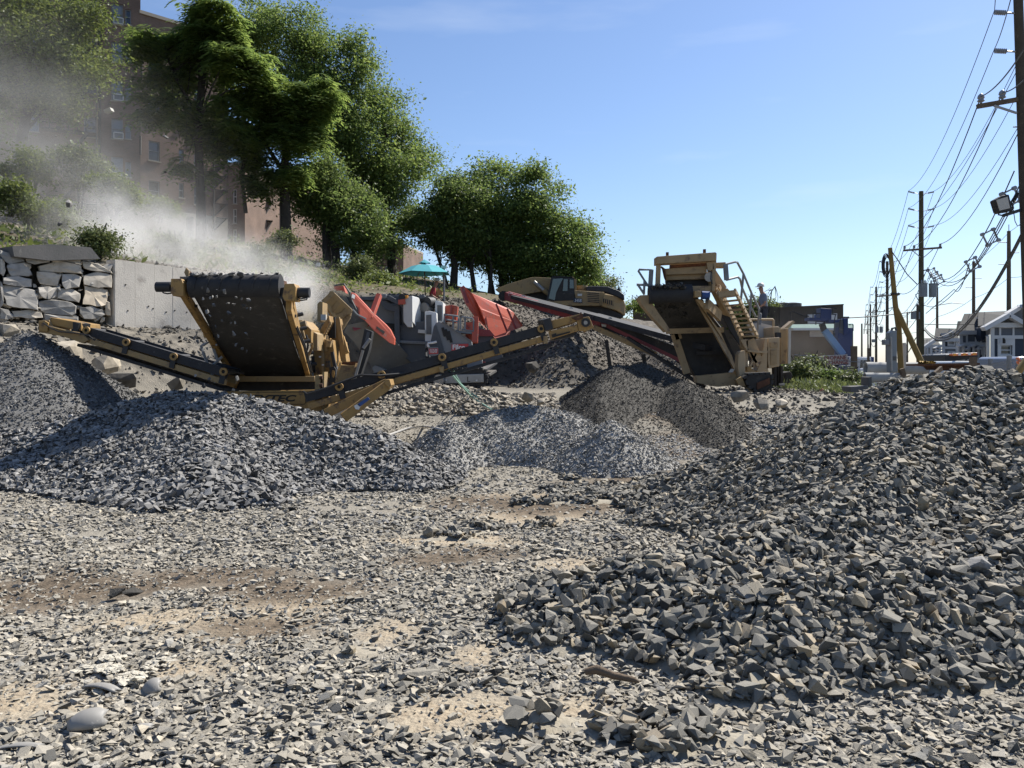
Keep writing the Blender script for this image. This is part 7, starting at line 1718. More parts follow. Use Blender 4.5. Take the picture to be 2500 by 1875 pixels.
# chain-link fence
cf = thing('chain_fence', P(2450, 930, 12), 'dusty chain-link fence with steel posts at the right edge', 'fence')
FP = [P(2385, 945, 14.5), P(2418, 952, 13.4), P(2464, 960, 12.2), P(2530, 975, 11.0), P(2620, 990, 9.8)]
tops = [P(2385, 885, 14.5), P(2418, 876, 13.4), P(2464, 868, 12.2), P(2530, 862, 11.0), P(2620, 850, 9.8)]
for p, q in zip(FP, tops): MB().tube(p-Vector((0, 0, .6)), q, .035, n=8).build('post', M['rail'], cf, True)
b = MB()
for i in range(4):
    A, B = FP[i]-Vector((0, 0, .5)), FP[i+1]-Vector((0, 0, .5)); C_, D_ = tops[i]-Vector((0, 0, .06)), tops[i+1]-Vector((0, 0, .06)); n = int((B-A).length/.075)
    m_ = 12
    for k in range(-m_, n+1):
        for sgn in (1, -1):
            f0, f1 = (k/n, (k+m_)/n) if sgn > 0 else ((k+m_)/n, k/n); v0, v1 = 0., 1.
            if f0 < 0: v0 = (0-f0)/(f1-f0); f0 = 0.
            elif f0 > 1: v0 = (1-f0)/(f1-f0); f0 = 1.
            if f1 < 0: v1 = v0+(1-v0)*(0-f0)/(f1-f0); f1 = 0.
            elif f1 > 1: v1 = v0+(1-v0)*(1-f0)/(f1-f0); f1 = 1.
            if v1-v0 < .02: continue
            b.tube((A.lerp(B, f0)).lerp(C_.lerp(D_, f0), v0), (A.lerp(B, f1)).lerp(C_.lerp(D_, f1), v1), .004, n=3)
o = b.build('wire_mesh', M['chain'], cf); o['kind'] = 'stuff'
op = thing('ochre_rail', P(2458, 950, 10.6), 'ochre pole leaning across the chain-link fence', 'pole')
MB().tube(P(2455, 952, 10.6), P(2540, 830, 10.9), .045, n=10).build('shaft', M['yellow_pole'], op, True)
ft = thing('fence_ribbon', P(2485, 880, 11.5), 'orange plastic ribbon tied to the chain-link fence', 'ribbon')
MB().path([P(2482, 876, 11.6), P(2486, 874, 11.6), P(2489, 880, 11.6), P(2484, 884, 11.6), P(2488, 888, 11.6)], .02, 5).build('ribbon', M['orange'], ft)
# ================================================================== trees and shrubs
M['leaf_bright'] = leaf_mat('bright_compound_leaves', (.065, .11, .028), (.125, .19, .046), (.20, .265, .068), .5)
M['leaf_mid'] = leaf_mat('mid_green_leaves', (.058, .098, .028), (.108, .165, .044), (.17, .225, .062), .5)
M['leaf_dark'] = leaf_mat('dark_green_leaves', (.052, .088, .026), (.095, .145, .042), (.16, .21, .065), .5)
M['leaf_olive'] = leaf_mat('olive_leaves', (.055, .08, .02), (.095, .13, .03), (.155, .19, .055), .4)
M['leaf_weed'] = leaf_mat('weed_leaves', (.045, .062, .022), (.09, .12, .04), (.155, .18, .065), .3)

def leaf_quads(c, n_up, length, width, droop=.35):
    """diamond leaves at points c; returns vertices and quads"""
    k = len(c); az = rng.uniform(0, 2*np.pi, k); el = rng.normal(-droop, .45, k)
    u = np.stack([np.cos(az)*np.cos(el), np.sin(az)*np.cos(el), np.sin(el)], 1)
    r_ = rng.normal(0, .6, (k, 3)); r_[:, 2] += n_up; w = np.cross(u, r_); w /= np.linalg.norm(w, axis=1)[:, None]+1e-9
    L_ = (length*np.exp(rng.normal(0, .25, k)))[:, None]; W_ = L_*width*.5
    V = np.stack([c, c+u*L_*.5+w*W_, c+u*L_, c+u*L_*.5-w*W_], 1).reshape(-1, 3)
    return V, np.arange(4*k).reshape(-1, 4)
def frond_quads(c, fronds, pairs, length, leaflet, width):
    """feathered compound leaves arching out of each point of c"""
    k = len(c)*fronds; o = np.repeat(c, fronds, 0)+rng.normal(0, .12, (k, 3)); az = rng.uniform(0, 2*np.pi, k); up = rng.normal(.35, .35, k); L_ = length*np.exp(rng.normal(0, .2, k))
    h = np.stack([np.cos(az), np.sin(az), np.zeros(k)], 1); s = np.stack([-np.sin(az), np.cos(az), np.zeros(k)], 1); out = []
    for j in range(pairs):
        f = (j+.6)/pairs; q = o+h*(L_*f*.92)[:, None]; q[:, 2] += L_*(up*f-.85*f*f)
        for sg in (-1, 1):
            d_ = s*sg*.85+h*.45+np.array([0, 0, -.35]); d_ /= np.linalg.norm(d_, axis=1)[:, None]; w = np.cross(d_, np.array([0, 0, 1.])+h*.3); w /= np.linalg.norm(w, axis=1)[:, None]
            l_ = leaflet*(1-.45*abs(f-.4)); out.append(np.stack([q, q+d_*l_*.5+w*l_*width*.5, q+d_*l_, q+d_*l_*.5-w*l_*width*.5], 1))
    V = np.concatenate(out).reshape(-1, 3); return V, np.arange(len(V)).reshape(-1, 4)

def tree(name, label, trunks, crowns, m, clumps=260, per=90, spread=.55, leaf=.17, width=.5, frond=None, group=None, limbs=26, cat='tree', hole=.30, seed=1):
    """trunks: [(points, r0, r1)]; crowns: [(centre, (rx, ry, rz), share)]"""
    base = trunks[0][0][0]; t = thing(name, base, label, cat, group); rr = random.Random(seed)
    C_ = []
    tot = sum(c[2] for c in crowns)
    for ctr, rad, share in crowns:
        n = int(clumps*share/tot*1.5); nb = max(5, int(5+n/11)); v = rng.normal(0, 1, (nb, 3)); v /= np.linalg.norm(v, axis=1)[:, None]
        # boughs: lobes of their own size in and around the crown, each with its leaf clumps
        bc = v*(rng.uniform(.1, 1, nb)**.5)[:, None]*.92; bs = rng.uniform(.20, .40, nb); pick = rng.choice(nb, n, p=bs**2/np.sum(bs**2))
        w3 = rng.normal(0, 1, (n, 3)); w3 /= np.linalg.norm(w3, axis=1)[:, None]; w3[:, 2] = np.where((w3[:, 2] < -.35) & (rng.uniform(0, 1, n) < .5), -w3[:, 2]*.6, w3[:, 2])
        q3 = bc[pick]+w3*(rng.uniform(.15, 1, n)**.6*bs[pick])[:, None]; p = np.array(ctr)+q3*np.array(rad)
        C_.append(p)
    C_ = np.concatenate(C_)
    if frond: V, Q = frond_quads(C_, *frond)
    else:
        dens = rng.uniform(.5, 1.5, len(C_)); cnt = np.maximum(8, (per*dens).astype(int)); c = np.repeat(C_, cnt, 0); sp = np.repeat(spread*rng.uniform(.6, 1.3, len(C_)), cnt)
        c = c+rng.normal(0, 1, c.shape)*sp[:, None]*np.array([1, 1, .62]); V, Q = leaf_quads(c, 1.0, leaf, width)
    me = np_mesh('crown', V-np.array(base), Q); link_mesh('crown', me, M[m], t)
    b = MB()
    for pts, r0, r1 in trunks: b.path(pts, [r0+(r1-r0)*i/(len(pts)-1) for i in range(len(pts))], 9)
    tr = b.build('trunk', M['bark'], t, True)
    for k in range(limbs):
        pts, r0, r1 = trunks[k % len(trunks)]; f = rr.uniform(.45, 1.0); i = f*(len(pts)-1); a = pts[int(i)].lerp(pts[min(int(i)+1, len(pts)-1)], i-int(i))
        e = Vector(C_[rr.randrange(len(C_))]); e = a.lerp(e, rr.uniform(.7, 1)); mid = a.lerp(e, .5)+Vector((rr.uniform(-.3, .3), rr.uniform(-.3, .3), rr.uniform(.1, .7)))
        r_ = max(.03, (r0+(r1-r0)*f)*rr.uniform(.3, .5)); MB().path([a, a.lerp(mid, .55)+Vector((0, 0, .1)), mid, e], [r_, r_*.8, r_*.6, r_*.2], 6).build('limb', M['bark'], t, True)
    return t
def TP(d, *pts): return [P(x, y, d) for x, y in pts]
G = 'trees on the hillside'
S = lambda px, d: px/F*d                                   # photo pixels -> metres at distance d
tree('broadleaf_tree', 'big olive-green tree filling the top left corner before the brick block', [(TP(40, (20, 600), (40, 420), (70, 250), (60, 60)), .34, .14), (TP(40, (60, 300), (140, 190), (230, 110)), .12, .05)],
     [(P(60, 90, 40), (S(190, 40), 2.6, S(160, 40)), 5), (P(190, 120, 40), (S(75, 40), 1.8, S(110, 40)), 2), (P(120, 260, 40), (S(110, 40), 2, S(70, 40)), 2), (P(-60, 200, 40), (S(130, 40), 2.4, S(170, 40)), 3)], 'leaf_olive', 520, 56, .5, .155, .5, group=G, hole=.25, seed=2, limbs=34)
tree('ailanthus_tree', 'tall bright feathery-leaved tree rising against the brick block corner', [(TP(48, (492, 610), (490, 480), (484, 330), (492, 180), (470, 60)), .30, .12), (TP(48, (488, 300), (430, 190), (400, 120)), .12, .05)],
     [(P(470, 90, 48), (S(120, 48), 2.4, S(95, 48)), 5), (P(390, 190, 48), (S(75, 48), 2, S(95, 48)), 3), (P(560, 150, 48), (S(90, 48), 2.2, S(110, 48)), 4), (P(430, 290, 48.5), (S(100, 48), 2, S(60, 48)), 2), (P(610, 240, 48), (S(70, 48), 1.8, S(60, 48)), 2), (P(470, 410, 48.5), (S(55, 48), 1.5, S(30, 48)), .5), (P(360, 105, 48), (S(30, 48), 1, S(35, 48)), .8), (P(545, 320, 48.5), (S(90, 48), 2, S(75, 48)), 2.5), (P(530, 60, 48), (S(90, 48), 2, S(60, 48)), 2)],
     'leaf_bright', 430, frond=(6, 5, .9, .44, .36), group=G, hole=.12, seed=4, limbs=34)
tree('ailanthus_tree', 'second feathery-leaved tree in the middle, its dark trunk standing in the dust', [(TP(50, (700, 640), (697, 520), (692, 420), (705, 330), (690, 240)), .36, .14), (TP(50, (692, 420), (640, 340), (600, 300)), .14, .06), (TP(50, (600, 520), (590, 420), (612, 330), (620, 260)), .12, .06)],
     [(P(700, 260, 50), (S(95, 50), 2.2, S(70, 50)), 4), (P(660, 330, 50), (S(110, 50), 2.2, S(60, 50)), 3), (P(740, 340, 50), (S(60, 50), 1.8, S(80, 50)), 2), (P(720, 420, 50), (S(60, 50), 1.6, S(40, 50)), 1), (P(610, 370, 50.5), (S(60, 50), 1.5, S(50, 50)), 1), (P(780, 250, 50), (S(60, 50), 1.8, S(60, 50)), 1.5), (P(640, 440, 50), (S(60, 50), 1.5, S(45, 50)), 1)],
     'leaf_bright', 340, frond=(6, 5, .9, .44, .36), group=G, hole=.12, seed=6, limbs=30)
tree('locust_tree', 'tall fine-leaved tree behind the two feathery ones with a rounded sunlit top', [(TP(57, (820, 660), (812, 480), (790, 300), (740, 150)), .34, .12), (TP(57, (800, 380), (850, 240), (870, 170)), .14, .06)],
     [(P(680, 110, 57), (S(140, 57), 3, S(90, 57)), 4), (P(800, 180, 57), (S(110, 57), 3, S(110, 57)), 4), (P(870, 130, 57), (S(45, 57), 1.6, S(45, 57)), 1), (P(610, 60, 57.5), (S(70, 57), 2, S(60, 57)), 1.5), (P(840, 300, 57), (S(90, 57), 2.6, S(90, 57)), 3)], 'leaf_mid', 640, 54, .55, .20, .45, group=G, hole=.28, seed=8, limbs=34)
tree('broadleaf_tree', 'dense tree with a rounded right flank left of the parasol', [(TP(60, (960, 700), (950, 560), (930, 400), (940, 300)), .36, .14), (TP(60, (905, 690), (900, 580), (880, 480)), .22, .1)],
     [(P(930, 290, 60), (S(95, 60), 3, S(95, 60)), 3), (P(970, 420, 60), (S(105, 60), 3.2, S(120, 60)), 4), (P(880, 430, 60), (S(110, 60), 3.2, S(110, 60)), 4), (P(850, 560, 60), (S(90, 60), 2.8, S(60, 60)), 2), (P(980, 560, 60), (S(70, 60), 2.6, S(70, 60)), 2)], 'leaf_mid', 720, 54, .55, .20, .5, group=G, hole=.35, seed=10, limbs=30)
tree('broadleaf_tree', 'dark drooping tree in the hollow behind the dust cloud', [(TP(53, (800, 650), (795, 560), (810, 470), (800, 400)), .3, .12), (TP(53, (870, 660), (860, 580), (850, 500)), .22, .1)],
     [(P(780, 470, 53), (S(90, 53), 2.4, S(90, 53)), 3), (P(860, 530, 53), (S(100, 53), 2.4, S(80, 53)), 3), (P(900, 600, 53), (S(70, 53), 2, S(45, 53)), 1)], 'leaf_dark', 380, 54, .5, .19, .5, group=G, hole=.3, seed=12, limbs=26)
tree('broadleaf_tree', 'leaning many-stemmed tree directly behind the parasol', [(TP(57, (1105, 725), (1110, 650), (1100, 590), (1120, 520)), .3, .12), (TP(57, (1100, 730), (1080, 660), (1060, 600)), .18, .07), (TP(57, (1160, 725), (1150, 650), (1170, 580)), .2, .08), (TP(57, (1195, 720), (1200, 650), (1190, 560)), .16, .07)],
     [(P(1130, 500, 57), (S(95, 57), 2.6, S(75, 57)), 3), (P(1070, 560, 57), (S(75, 57), 2.2, S(70, 57)), 2), (P(1150, 580, 57), (S(85, 57), 2.2, S(45, 57)), 2)], 'leaf_dark', 430, 54, .5, .20, .5, group=G, hole=.3, seed=14, limbs=30)
tree('broadleaf_tree', 'round sunlit tree with spiky top shoots above the excavator boom', [(TP(59, (1230, 730), (1225, 640), (1215, 540), (1210, 470)), .32, .12), (TP(59, (1205, 730), (1190, 640), (1160, 560)), .2, .08)],
     [(P(1210, 500, 59), (S(105, 59), 3, S(85, 59)), 4), (P(1180, 600, 59), (S(100, 59), 2.8, S(75, 59)), 3), (P(1195, 420, 59), (S(40, 59), 1.4, S(28, 59)), .6), (P(1250, 600, 59), (S(70, 59), 2.4, S(90, 59)), 3)], 'leaf_mid', 560, 54, .5, .20, .5, group=G, hole=.3, seed=16, limbs=28)
tree('broadleaf_tree', 'right-hand tree of the hill group, its crown sloping down to the cab', [(TP(58, (1330, 740), (1325, 650), (1320, 560)), .3, .12), (TP(58, (1370, 740), (1380, 650), (1390, 590)), .2, .08)],
     [(P(1320, 510, 58), (S(85, 58), 2.8, S(80, 58)), 3), (P(1390, 590, 58), (S(75, 58), 2.6, S(85, 58)), 3), (P(1330, 640, 58), (S(110, 58), 2.6, S(70, 58)), 3), (P(1300, 425, 58), (S(28, 58), 1.2, S(24, 58)), .5), (P(1425, 640, 58), (S(48, 58), 1.8, S(55, 58)), 1.2), (P(1390, 690, 58), (S(70, 58), 2, S(35, 58)), 1.2), (P(1280, 670, 58.5), (S(60, 58), 2, S(40, 58)), 1.2)], 'leaf_mid', 620, 54, .5, .20, .5, group=G, hole=.3, seed=18, limbs=28)
tree('young_tree', 'small light green tree behind the excavator cab', [(TP(62, (1445, 760), (1450, 700), (1455, 660)), .14, .06)], [(P(1452, 680, 62), (S(30, 62), 1.2, S(38, 62)), 1), (P(1480, 700, 62), (S(25, 62), 1, S(22, 62)), .6)], 'leaf_weed', 70, 70, .45, .16, .5, group=G, limbs=8, seed=20)
tree('young_tree', 'bushy tree with a bare dead twig behind the man on the tan machine', [(TP(66, (1868, 850), (1866, 780), (1872, 740)), .16, .06), (TP(66, (1880, 740), (1884, 710), (1893, 698)), .05, .02)], [(P(1862, 765, 66), (S(38, 66), 1.6, S(35, 66)), 2), (P(1830, 790, 66), (S(30, 66), 1.4, S(30, 66)), 1), (P(1885, 800, 66), (S(30, 66), 1.4, S(35, 66)), 1)], 'leaf_olive', 150, 80, .5, .17, .5, limbs=10, seed=22)
GS = 'shrubs on the dusty slope'
def shrub(label, x, y, d, w, h, m='leaf_weed', n=40, per=70, seed=1, stem=None, name='shrub', leaf=.11):
    r_ = S(w, d); q = S(h, d)
    st = stem or (y+h*1.1)
    tree(name, label, [(TP(d, (x-3, st), (x+2, (st+y)/2), (x, y)), .06, .025), (TP(d, (x+4, st), (x+w*.3, y)), .04, .02)], [(P(x, y, d), (r_, r_*.8, q), 2), (P(x+w*.5, y+h*.3, d), (r_*.6, r_*.6, q*.6), 1)], m, n, per, .22, leaf, .5, group=GS, limbs=8, cat='shrub', seed=seed, hole=.4)
shrub('sapling with pale stem left of the drainpipe foot', 70, 405, 31, 60, 40, 'leaf_olive', 70, 70, 31, 600, 'sapling')
shrub('leafy sapling under the fire escape', 190, 410, 32, 65, 45, 'leaf_weed', 90, 70, 33, 560, 'sapling')
shrub('slender sapling growing above the concrete wall corner', 270, 465, 30, 55, 40, 'leaf_olive', 70, 70, 35, 620, 'sapling')
shrub('low bush at the photo edge above the rocks', 25, 480, 27, 50, 45, 'leaf_olive', 50, 70, 37)
shrub('bush halfway up the slope below the sapling', 110, 520, 28, 60, 35, 'leaf_olive', 55, 70, 39)
shrub('pale leafy bush beside the capping slab end', 240, 590, 24.3, 34, 42, 'leaf_weed', 60, 60, 41, leaf=.08)
shrub('bush at the top of the slope by the foundation wall', 390, 505, 40, 45, 35, 'leaf_olive', 45, 60, 43)
shrub('small bush behind the concrete wall', 420, 600, 29, 40, 25, 'leaf_weed', 36, 60, 45)
shrub('bush above the belt drum in the dust', 610, 630, 33, 45, 35, 'leaf_weed', 45, 60, 47)
shrub('round green bush by the brick wing foot', 690, 590, 42, 35, 26, 'leaf_weed', 40, 60, 49)
shrub('leafy bush left of the parasol on the bank', 860, 655, 40, 38, 32, 'leaf_weed', 50, 60, 51)
shrub('dry brown bush right below the leafy bush', 930, 690, 39, 40, 30, 'leaf_olive', 40, 60, 53)
shrub('dry tangled bush behind the parasol pole', 985, 715, 41, 36, 22, 'leaf_olive', 40, 60, 54)
shrub('dusty bush beside the leaning trunks above the red hopper', 1090, 722, 46, 40, 18, 'leaf_olive', 40, 60, 56)
shrub('brown bush on the bank right of the dust source', 800, 690, 37, 34, 20, 'leaf_olive', 36, 60, 57)
shrub('low bush between the excavator and the tan screener', 1550, 745, 44, 40, 14, 'leaf_mid', 40, 60, 55)
GS = 'bushes on the verge by the warehouse'
shrub('sunlit bush right behind the tan engine housing', 1950, 905, 33, 20, 20, 'leaf_weed', 60, 70, 61)
shrub('green bush below the letters of the propane sign', 2020, 922, 33.5, 30, 10, 'leaf_mid', 60, 70, 63)
shrub('bush left of the propane sign', 1978, 895, 35, 22, 20, 'leaf_weed', 50, 70, 65)
shrub('tall weed clump at the dark timber post', 2078, 928, 33, 22, 9, 'leaf_weed', 50, 70, 67)
# undergrowth over the hillside and weeds along the verge, one mass each
k = 46000; x = rng.uniform(-40, 8, k); y = rng.uniform(23, 75, k); s_ = (x-WP[0])*WN[0]+(y-WP[1])*WN[1]
ok = (s_ > 1.2) & (noise2(x, y, 15, 4, .35) > -.05) & (rng.uniform(0, 1, k) < .9); x, y = x[ok], y[ok]
c = np.stack([x, y, ground_h(x, y)+rng.uniform(0, .6, len(x))**1.5*np.where(noise2(x, y, 16, 3, .6) > .1, 1.3, .3)], 1); V, Q = leaf_quads(c, .8, .2, .4, -.5)
o = link_mesh('undergrowth', np_mesh('undergrowth', V, Q), M['leaf_olive']); tag(o, 'dusty scrub and leaf litter over the hillside', 'undergrowth', kind='stuff')
k = 16000; x = rng.uniform(9.5, 17, k); y = rng.uniform(25, 46, k); ok = (noise2(x, y, 18, 4, .5) > -.25) & (x < 4.6+.31*y); x, y = x[ok], y[ok]
c = np.stack([x, y, ground_h(x, y)+rng.uniform(0, .35, len(x))], 1); V, Q = leaf_quads(c, .6, .16, .3, -.9)
o = link_mesh('weeds', np_mesh('weeds', V, Q), M['leaf_weed']); tag(o, 'rough weeds along the verge by the propane sign', 'weeds', kind='stuff')
# ================================================================== hoses, litter and scraps in the yard
def on_ground(x, y, d=None, lift=.03):
    """photo pixel -> point on the ground surface along that line of sight"""
    u, v = (x-1250)/F, (HZ-y)/F; best = None
    ds = np.arange(3.2, 45, .02); g = np.maximum.reduce([ground_h(u*ds, ds)]+[f(u*ds, ds) for f in PILES]); hit = np.nonzero(EYE+v*ds <= g+lift)[0]
    k = hit[0] if len(hit) else int(np.argmin(np.abs(EYE+v*ds-g)))
    return Vector((u*ds[k], ds[k], float(g[k])+lift))
def hose(label, pts, m, r_=.02):
    q = [p if isinstance(p, Vector) else on_ground(*p) for p in pts]; o = MB().path(q, r_, 6).build('hose', M[m], None, True); return tag(o, label, 'hose')
hose('pale green hose hanging from the right conveyor across the rubble', [P(1090, 898, 16.3), P(1112, 925, 17.0), P(1130, 945, 18.0), (1150, 968), (1175, 985), (1200, 1000)], 'hose_green', .018)
hose('second thin green hose crossing the first below the conveyor', [P(1103, 896, 16.4), P(1112, 915, 17.0), P(1126, 938, 18.2), (1145, 955), (1168, 972)], 'hose_green', .014)
hose('dirty white hose curving over the stones left of the middle heap', [(950, 1062), (970, 1055), (1000, 1045), (1035, 1041), (1065, 1046), (1085, 1052)], 'hose_white', .022)
def shell_piece(label, px, py, Ln, r_, arc, yaw, pitch=0, roll=0):
    """broken piece of plastic pipe: part of a tube wall with a jagged end"""
    p = on_ground(px, py, lift=.02); V, Q = [], []; n, mseg = 8, 9
    for i in range(n+1):
        for j in range(mseg+1):
            a = -arc/2+arc*j/mseg; e = (i/n-.5)*Ln*(1+.18*math.sin(j*2.1)*(1 if i == n else 0)-.25*abs(j/mseg-.4)*(i/n))
            rk = r_*(1-.62*(1-i/n)**3-.25*(i/n)**4); V.append((e, math.sin(a)*rk, math.cos(a)*rk-r_*math.cos(arc/2)*.9))
    Q = [(i*(mseg+1)+j, i*(mseg+1)+j+1, (i+1)*(mseg+1)+j+1, (i+1)*(mseg+1)+j) for i in range(n) for j in range(mseg)]
    me = bpy.data.meshes.new('pipe_shard'); me.from_pydata(V, [], Q); me.polygons.foreach_set('use_smooth', np.full(len(Q), True, dtype=bool))
    o = link_mesh('pipe_shard', me, M['pvc']); o.location = p; o.rotation_euler = (roll, pitch, yaw); s = o.modifiers.new('wall', 'SOLIDIFY'); s.thickness = .006
    return tag(o, label, 'pipe shard', 'broken pieces of grey plastic pipe')
shell_piece('largest broken piece of grey pipe, domed, at the lower left', 212, 1772, .16, .075, 3.0, .5, 0, 0)
shell_piece('long curved sliver of grey pipe left of the white powder', 250, 1678, .21, .07, 1.5, -.25, .12, -.3)
shell_piece('small domed piece of grey pipe right of the white powder', 372, 1682, .09, .06, 2.8, .3, -.2, .2)
shell_piece('narrow flat strip of grey pipe at the lower left edge', 40, 1822, .22, .05, .9, .05)
shell_piece('pale thin shard lying right of the largest piece', 335, 1780, .13, .06, .8, .45, -.1, .2)
for label, px, py, w, d_ in (('spill of white powder right of the curved sliver', 315, 1668, .10, .2), ('broad smear of white powder behind the curved sliver', 225, 1645, .13, .18), ('bright heap of white powder furthest right', 385, 1635, .10, .28), ('faint patch of cream powder at the back', 275, 1618, .09, .12), ('thin cream smear beside the bright heap', 270, 1648, .1, .12)):
    p = on_ground(px, py, lift=.0); k = 45; a = rng.uniform(0, 2*np.pi, k); r_ = np.sqrt(rng.uniform(0, 1, k)); q = np.stack([p.x+np.cos(a)*r_*w*.7, p.y+np.sin(a)*r_*d_*.5, np.zeros(k)], 1); q[:, 2] = ground_h(q[:, 0], q[:, 1])+.022+rng.uniform(0, .012, k)
    o = joined('powder_spill', q, np.full(k, .04)*np.exp(rng.normal(0, .3, k)), rots(k, .2), rng.integers(0, 28, k), [(V*np.array([1, 1, .5]), T) for V, T in STONES], M['powder']); tag(o, label, 'powder', 'spilled white powder')
p = on_ground(1490, 1650, lift=.05)
o = MB().path([p+Vector((-.13, .05, .0)), p+Vector((-.07, .03, .02)), p+Vector((.02, -.01, .0)), p+Vector((.12, -.04, -.01)), p+Vector((.15, -.05, -.02))], [.018, .026, .02, .016, .006], 9).build('driftwood', M['wood'], None, True)
tag(o, 'weathered brown stick of wood lying on the foot of the large heap', 'wood')
def slab(label, px, py, w, l_, h, yaw, m, seed=3):
    V, T = hull(seed, 14, w, l_, h); o = link_mesh('flat_stone', np_mesh('flat_stone', V, T), M[m]); o.location = on_ground(px, py, lift=.02); o.rotation_euler = (.05, .03, yaw); return tag(o, label, 'stone', 'odd stones lying in the yard')
slab('pale flat stone beside the orange-brown soil patch', 1030, 1645, .22, .12, .05, .2, 'stone_ground', 71)
slab('round orange-brown cobble at the right of the large heap', 2428, 1440, .14, .09, .08, -.3, 'rubble', 72)
slab('big grey block at the right of the large heap', 2385, 1385, .16, .13, .12, .3, 'stone_grey', 73)
slab('dark upright stone on the left side of the large heap', 2210, 1255, .14, .08, .12, .1, 'stone_right', 74)
slab('bright white stone in the middle of the yard', 1370, 1345, .14, .12, .05, .6, 'powder', 75)
slab('dark lump of stone in the stained soil on the left', 280, 1446, .10, .08, .07, .2, 'stone_black', 76)
slab('dark lump of stone right of the other dark lump', 328, 1448, .13, .08, .06, .8, 'stone_black', 77)
slab('black clod at the corner of the dark stain behind the large heap', 1620, 1160, .26, .16, .14, .4, 'stone_black', 78)
slab('single brown stone in the middle of the pale track', 1256, 1283, .12, .08, .07, .3, 'rubble_dark', 79)
pr = thing('pink_scrap', on_ground(2008, 944), 'scrap of faded pink plastic in front of the weeds', 'scrap')
MB().path([on_ground(2004, 946), on_ground(2007, 941, lift=.09), on_ground(2012, 947)], .05, 6).build('scrap', M['pink'], pr)
# concrete scraps in the dust above the wall
sk = thing('white_board', P(910, 637, 44), 'square white notice on the dark slope in the dust', 'board'); MB().pp([(772,641),(781,641),(781,650),(772,650)], 44, .05).build('board', M['sign_white'], sk)
sk = thing('white_slab', P(775, 675, 40), 'pale slab lying on the bank behind the yellow hopper wing', 'slab'); MB().pp([(730,680),(770,675),(792,680),(780,688),(735,690)], 38, .8).build('slab', M['concrete'], sk)

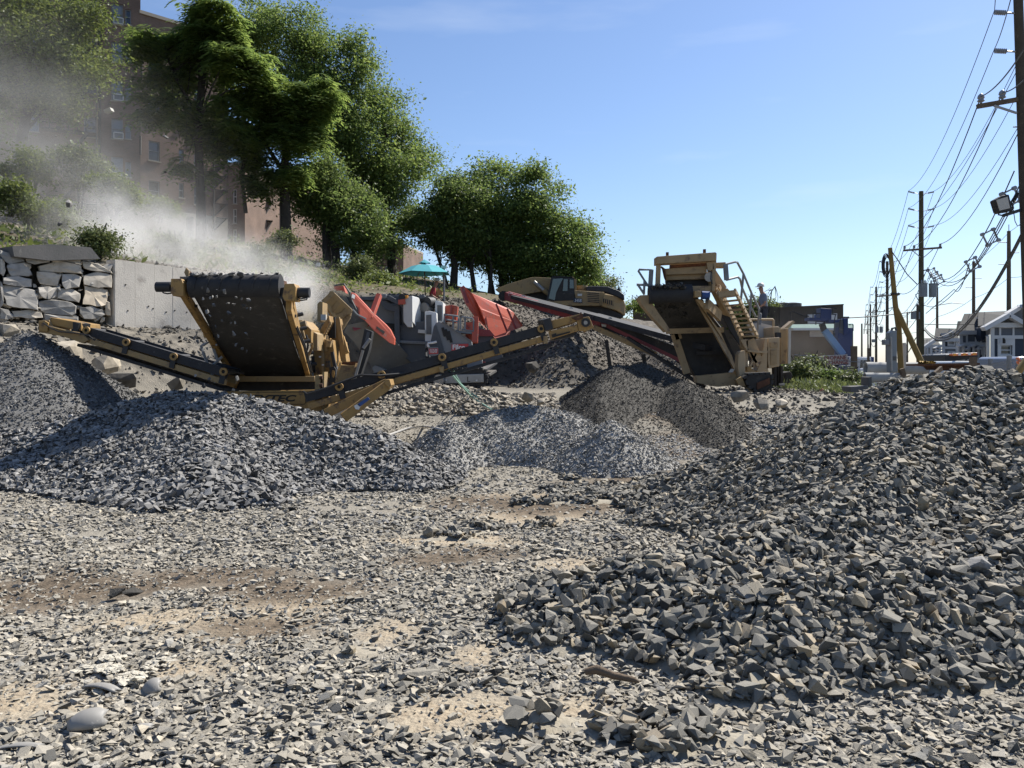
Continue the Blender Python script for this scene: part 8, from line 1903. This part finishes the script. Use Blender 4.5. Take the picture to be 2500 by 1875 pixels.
# ================================================================== dust in the air
def dust_cloud(name, label, S_, E_, w0, w1, k, box, fall=1.4, scale=.35, aniso=.35):
    m = bpy.data.materials.new(name); m.use_nodes = True; nt = m.node_tree; N = nt.nodes; L = nt.links; N.remove(N['Principled BSDF']); out = N['Material Output']
    pv = N.new('ShaderNodeVolumePrincipled'); pv.inputs['Color'].default_value = (.93, .92, .90, 1); pv.inputs['Anisotropy'].default_value = aniso
    tcn = N.new('ShaderNodeTexCoord')
    def vm(op, a, b=None, scale=None):
        n = N.new('ShaderNodeVectorMath'); n.operation = op
        for i, v in enumerate((a, b)):
            if v is None: continue
            if isinstance(v, tuple): n.inputs[i].default_value = v
            else: L.new(v, n.inputs[i])
        if scale is not None: L.new(scale, n.inputs['Scale'])
        return n
    def ma(op, a, b=0.0, c=0.0, clamp=False):
        n = N.new('ShaderNodeMath'); n.operation = op; n.use_clamp = clamp
        for i, v in enumerate((a, b, c)):
            if isinstance(v, (int, float)): n.inputs[i].default_value = v
            else: L.new(v, n.inputs[i])
        return n.outputs[0]
    pos = tcn.outputs['Object']; ax = (E_-S_); Ln = ax.length; ax = ax.normalized()
    # the air swirls: bend the position before measuring how far it is from the plume's axis
    wz = N.new('ShaderNodeTexNoise'); wz.inputs['Scale'].default_value = scale*.5; wz.inputs['Detail'].default_value = 2; L.new(pos, wz.inputs['Vector'])
    wo = vm('SUBTRACT', wz.outputs['Color'], (.5, .5, .5)); wsc = N.new('ShaderNodeVectorMath'); wsc.operation = 'SCALE'; wsc.inputs['Scale'].default_value = w1*.9; L.new(wo.outputs[0], wsc.inputs[0])
    a = vm('SUBTRACT', vm('ADD', pos, wsc.outputs[0]).outputs[0], tuple(S_)); t = vm('DOT_PRODUCT', a.outputs[0], tuple(ax)).outputs['Value']
    tcl = ma('MULTIPLY', ma('MINIMUM', ma('MAXIMUM', t, 0), Ln), 1)
    pr_ = N.new('ShaderNodeVectorMath'); pr_.operation = 'SCALE'; pr_.inputs[0].default_value = tuple(ax); L.new(tcl, pr_.inputs['Scale'])
    r_ = vm('LENGTH', vm('SUBTRACT', a.outputs[0], pr_.outputs[0]).outputs[0]).outputs['Value']
    w = ma('MULTIPLY_ADD', tcl, (w1-w0)/Ln, w0); q = ma('DIVIDE', r_, w); g = ma('POWER', 2.718, ma('MULTIPLY', ma('MULTIPLY', q, q), -1))
    nz = N.new('ShaderNodeTexNoise'); nz.inputs['Scale'].default_value = scale; nz.inputs['Detail'].default_value = 5; nz.inputs['Roughness'].default_value = .6; L.new(pos, nz.inputs['Vector'])
    mr = N.new('ShaderNodeMapRange'); mr.inputs[1].default_value = .40; mr.inputs[2].default_value = .66; mr.inputs[3].default_value = .03; mr.inputs[4].default_value = 2.2; L.new(nz.outputs['Fac'], mr.inputs[0])
    dn = ma('MULTIPLY', ma('MULTIPLY', ma('MULTIPLY', g, mr.outputs[0]), ma('POWER', ma('DIVIDE', w0, w), fall)), k)
    L.new(dn, pv.inputs['Density']); L.new(pv.outputs[0], out.inputs['Volume'])
    x0, x1, y0, y1, z0, z1 = box
    o = MB().box(((x0+x1)/2, (y0+y1)/2, (z0+z1)/2), (x1-x0, y1-y0, z1-z0)).build(name, m); return tag(o, label, 'dust', kind='stuff')
dust_cloud('dust', 'dense white rock dust streaming from the crusher over the concrete wall', P(745, 705, 24.8), P(230, 555, 27.5), .55, 1.1, 1.25, (-20, -3.5, 21.5, 33, 2.0, 10), .9, .75)
dust_cloud('dust', 'thin grey dust drifting up the slope before the brick block', P(420, 560, 29), P(-80, 300, 33), 1.8, 3.6, .058, (-27, -6, 23, 40.5, 3.0, 17), .6, .38)
dust_cloud('dust', 'thin dust drifting behind the tan screener towards the warehouse', P(1860, 835, 33), P(2040, 855, 39), .8, 1.6, .007, (8, 19, 30.5, 43, .6, 6), 1.0, .6)
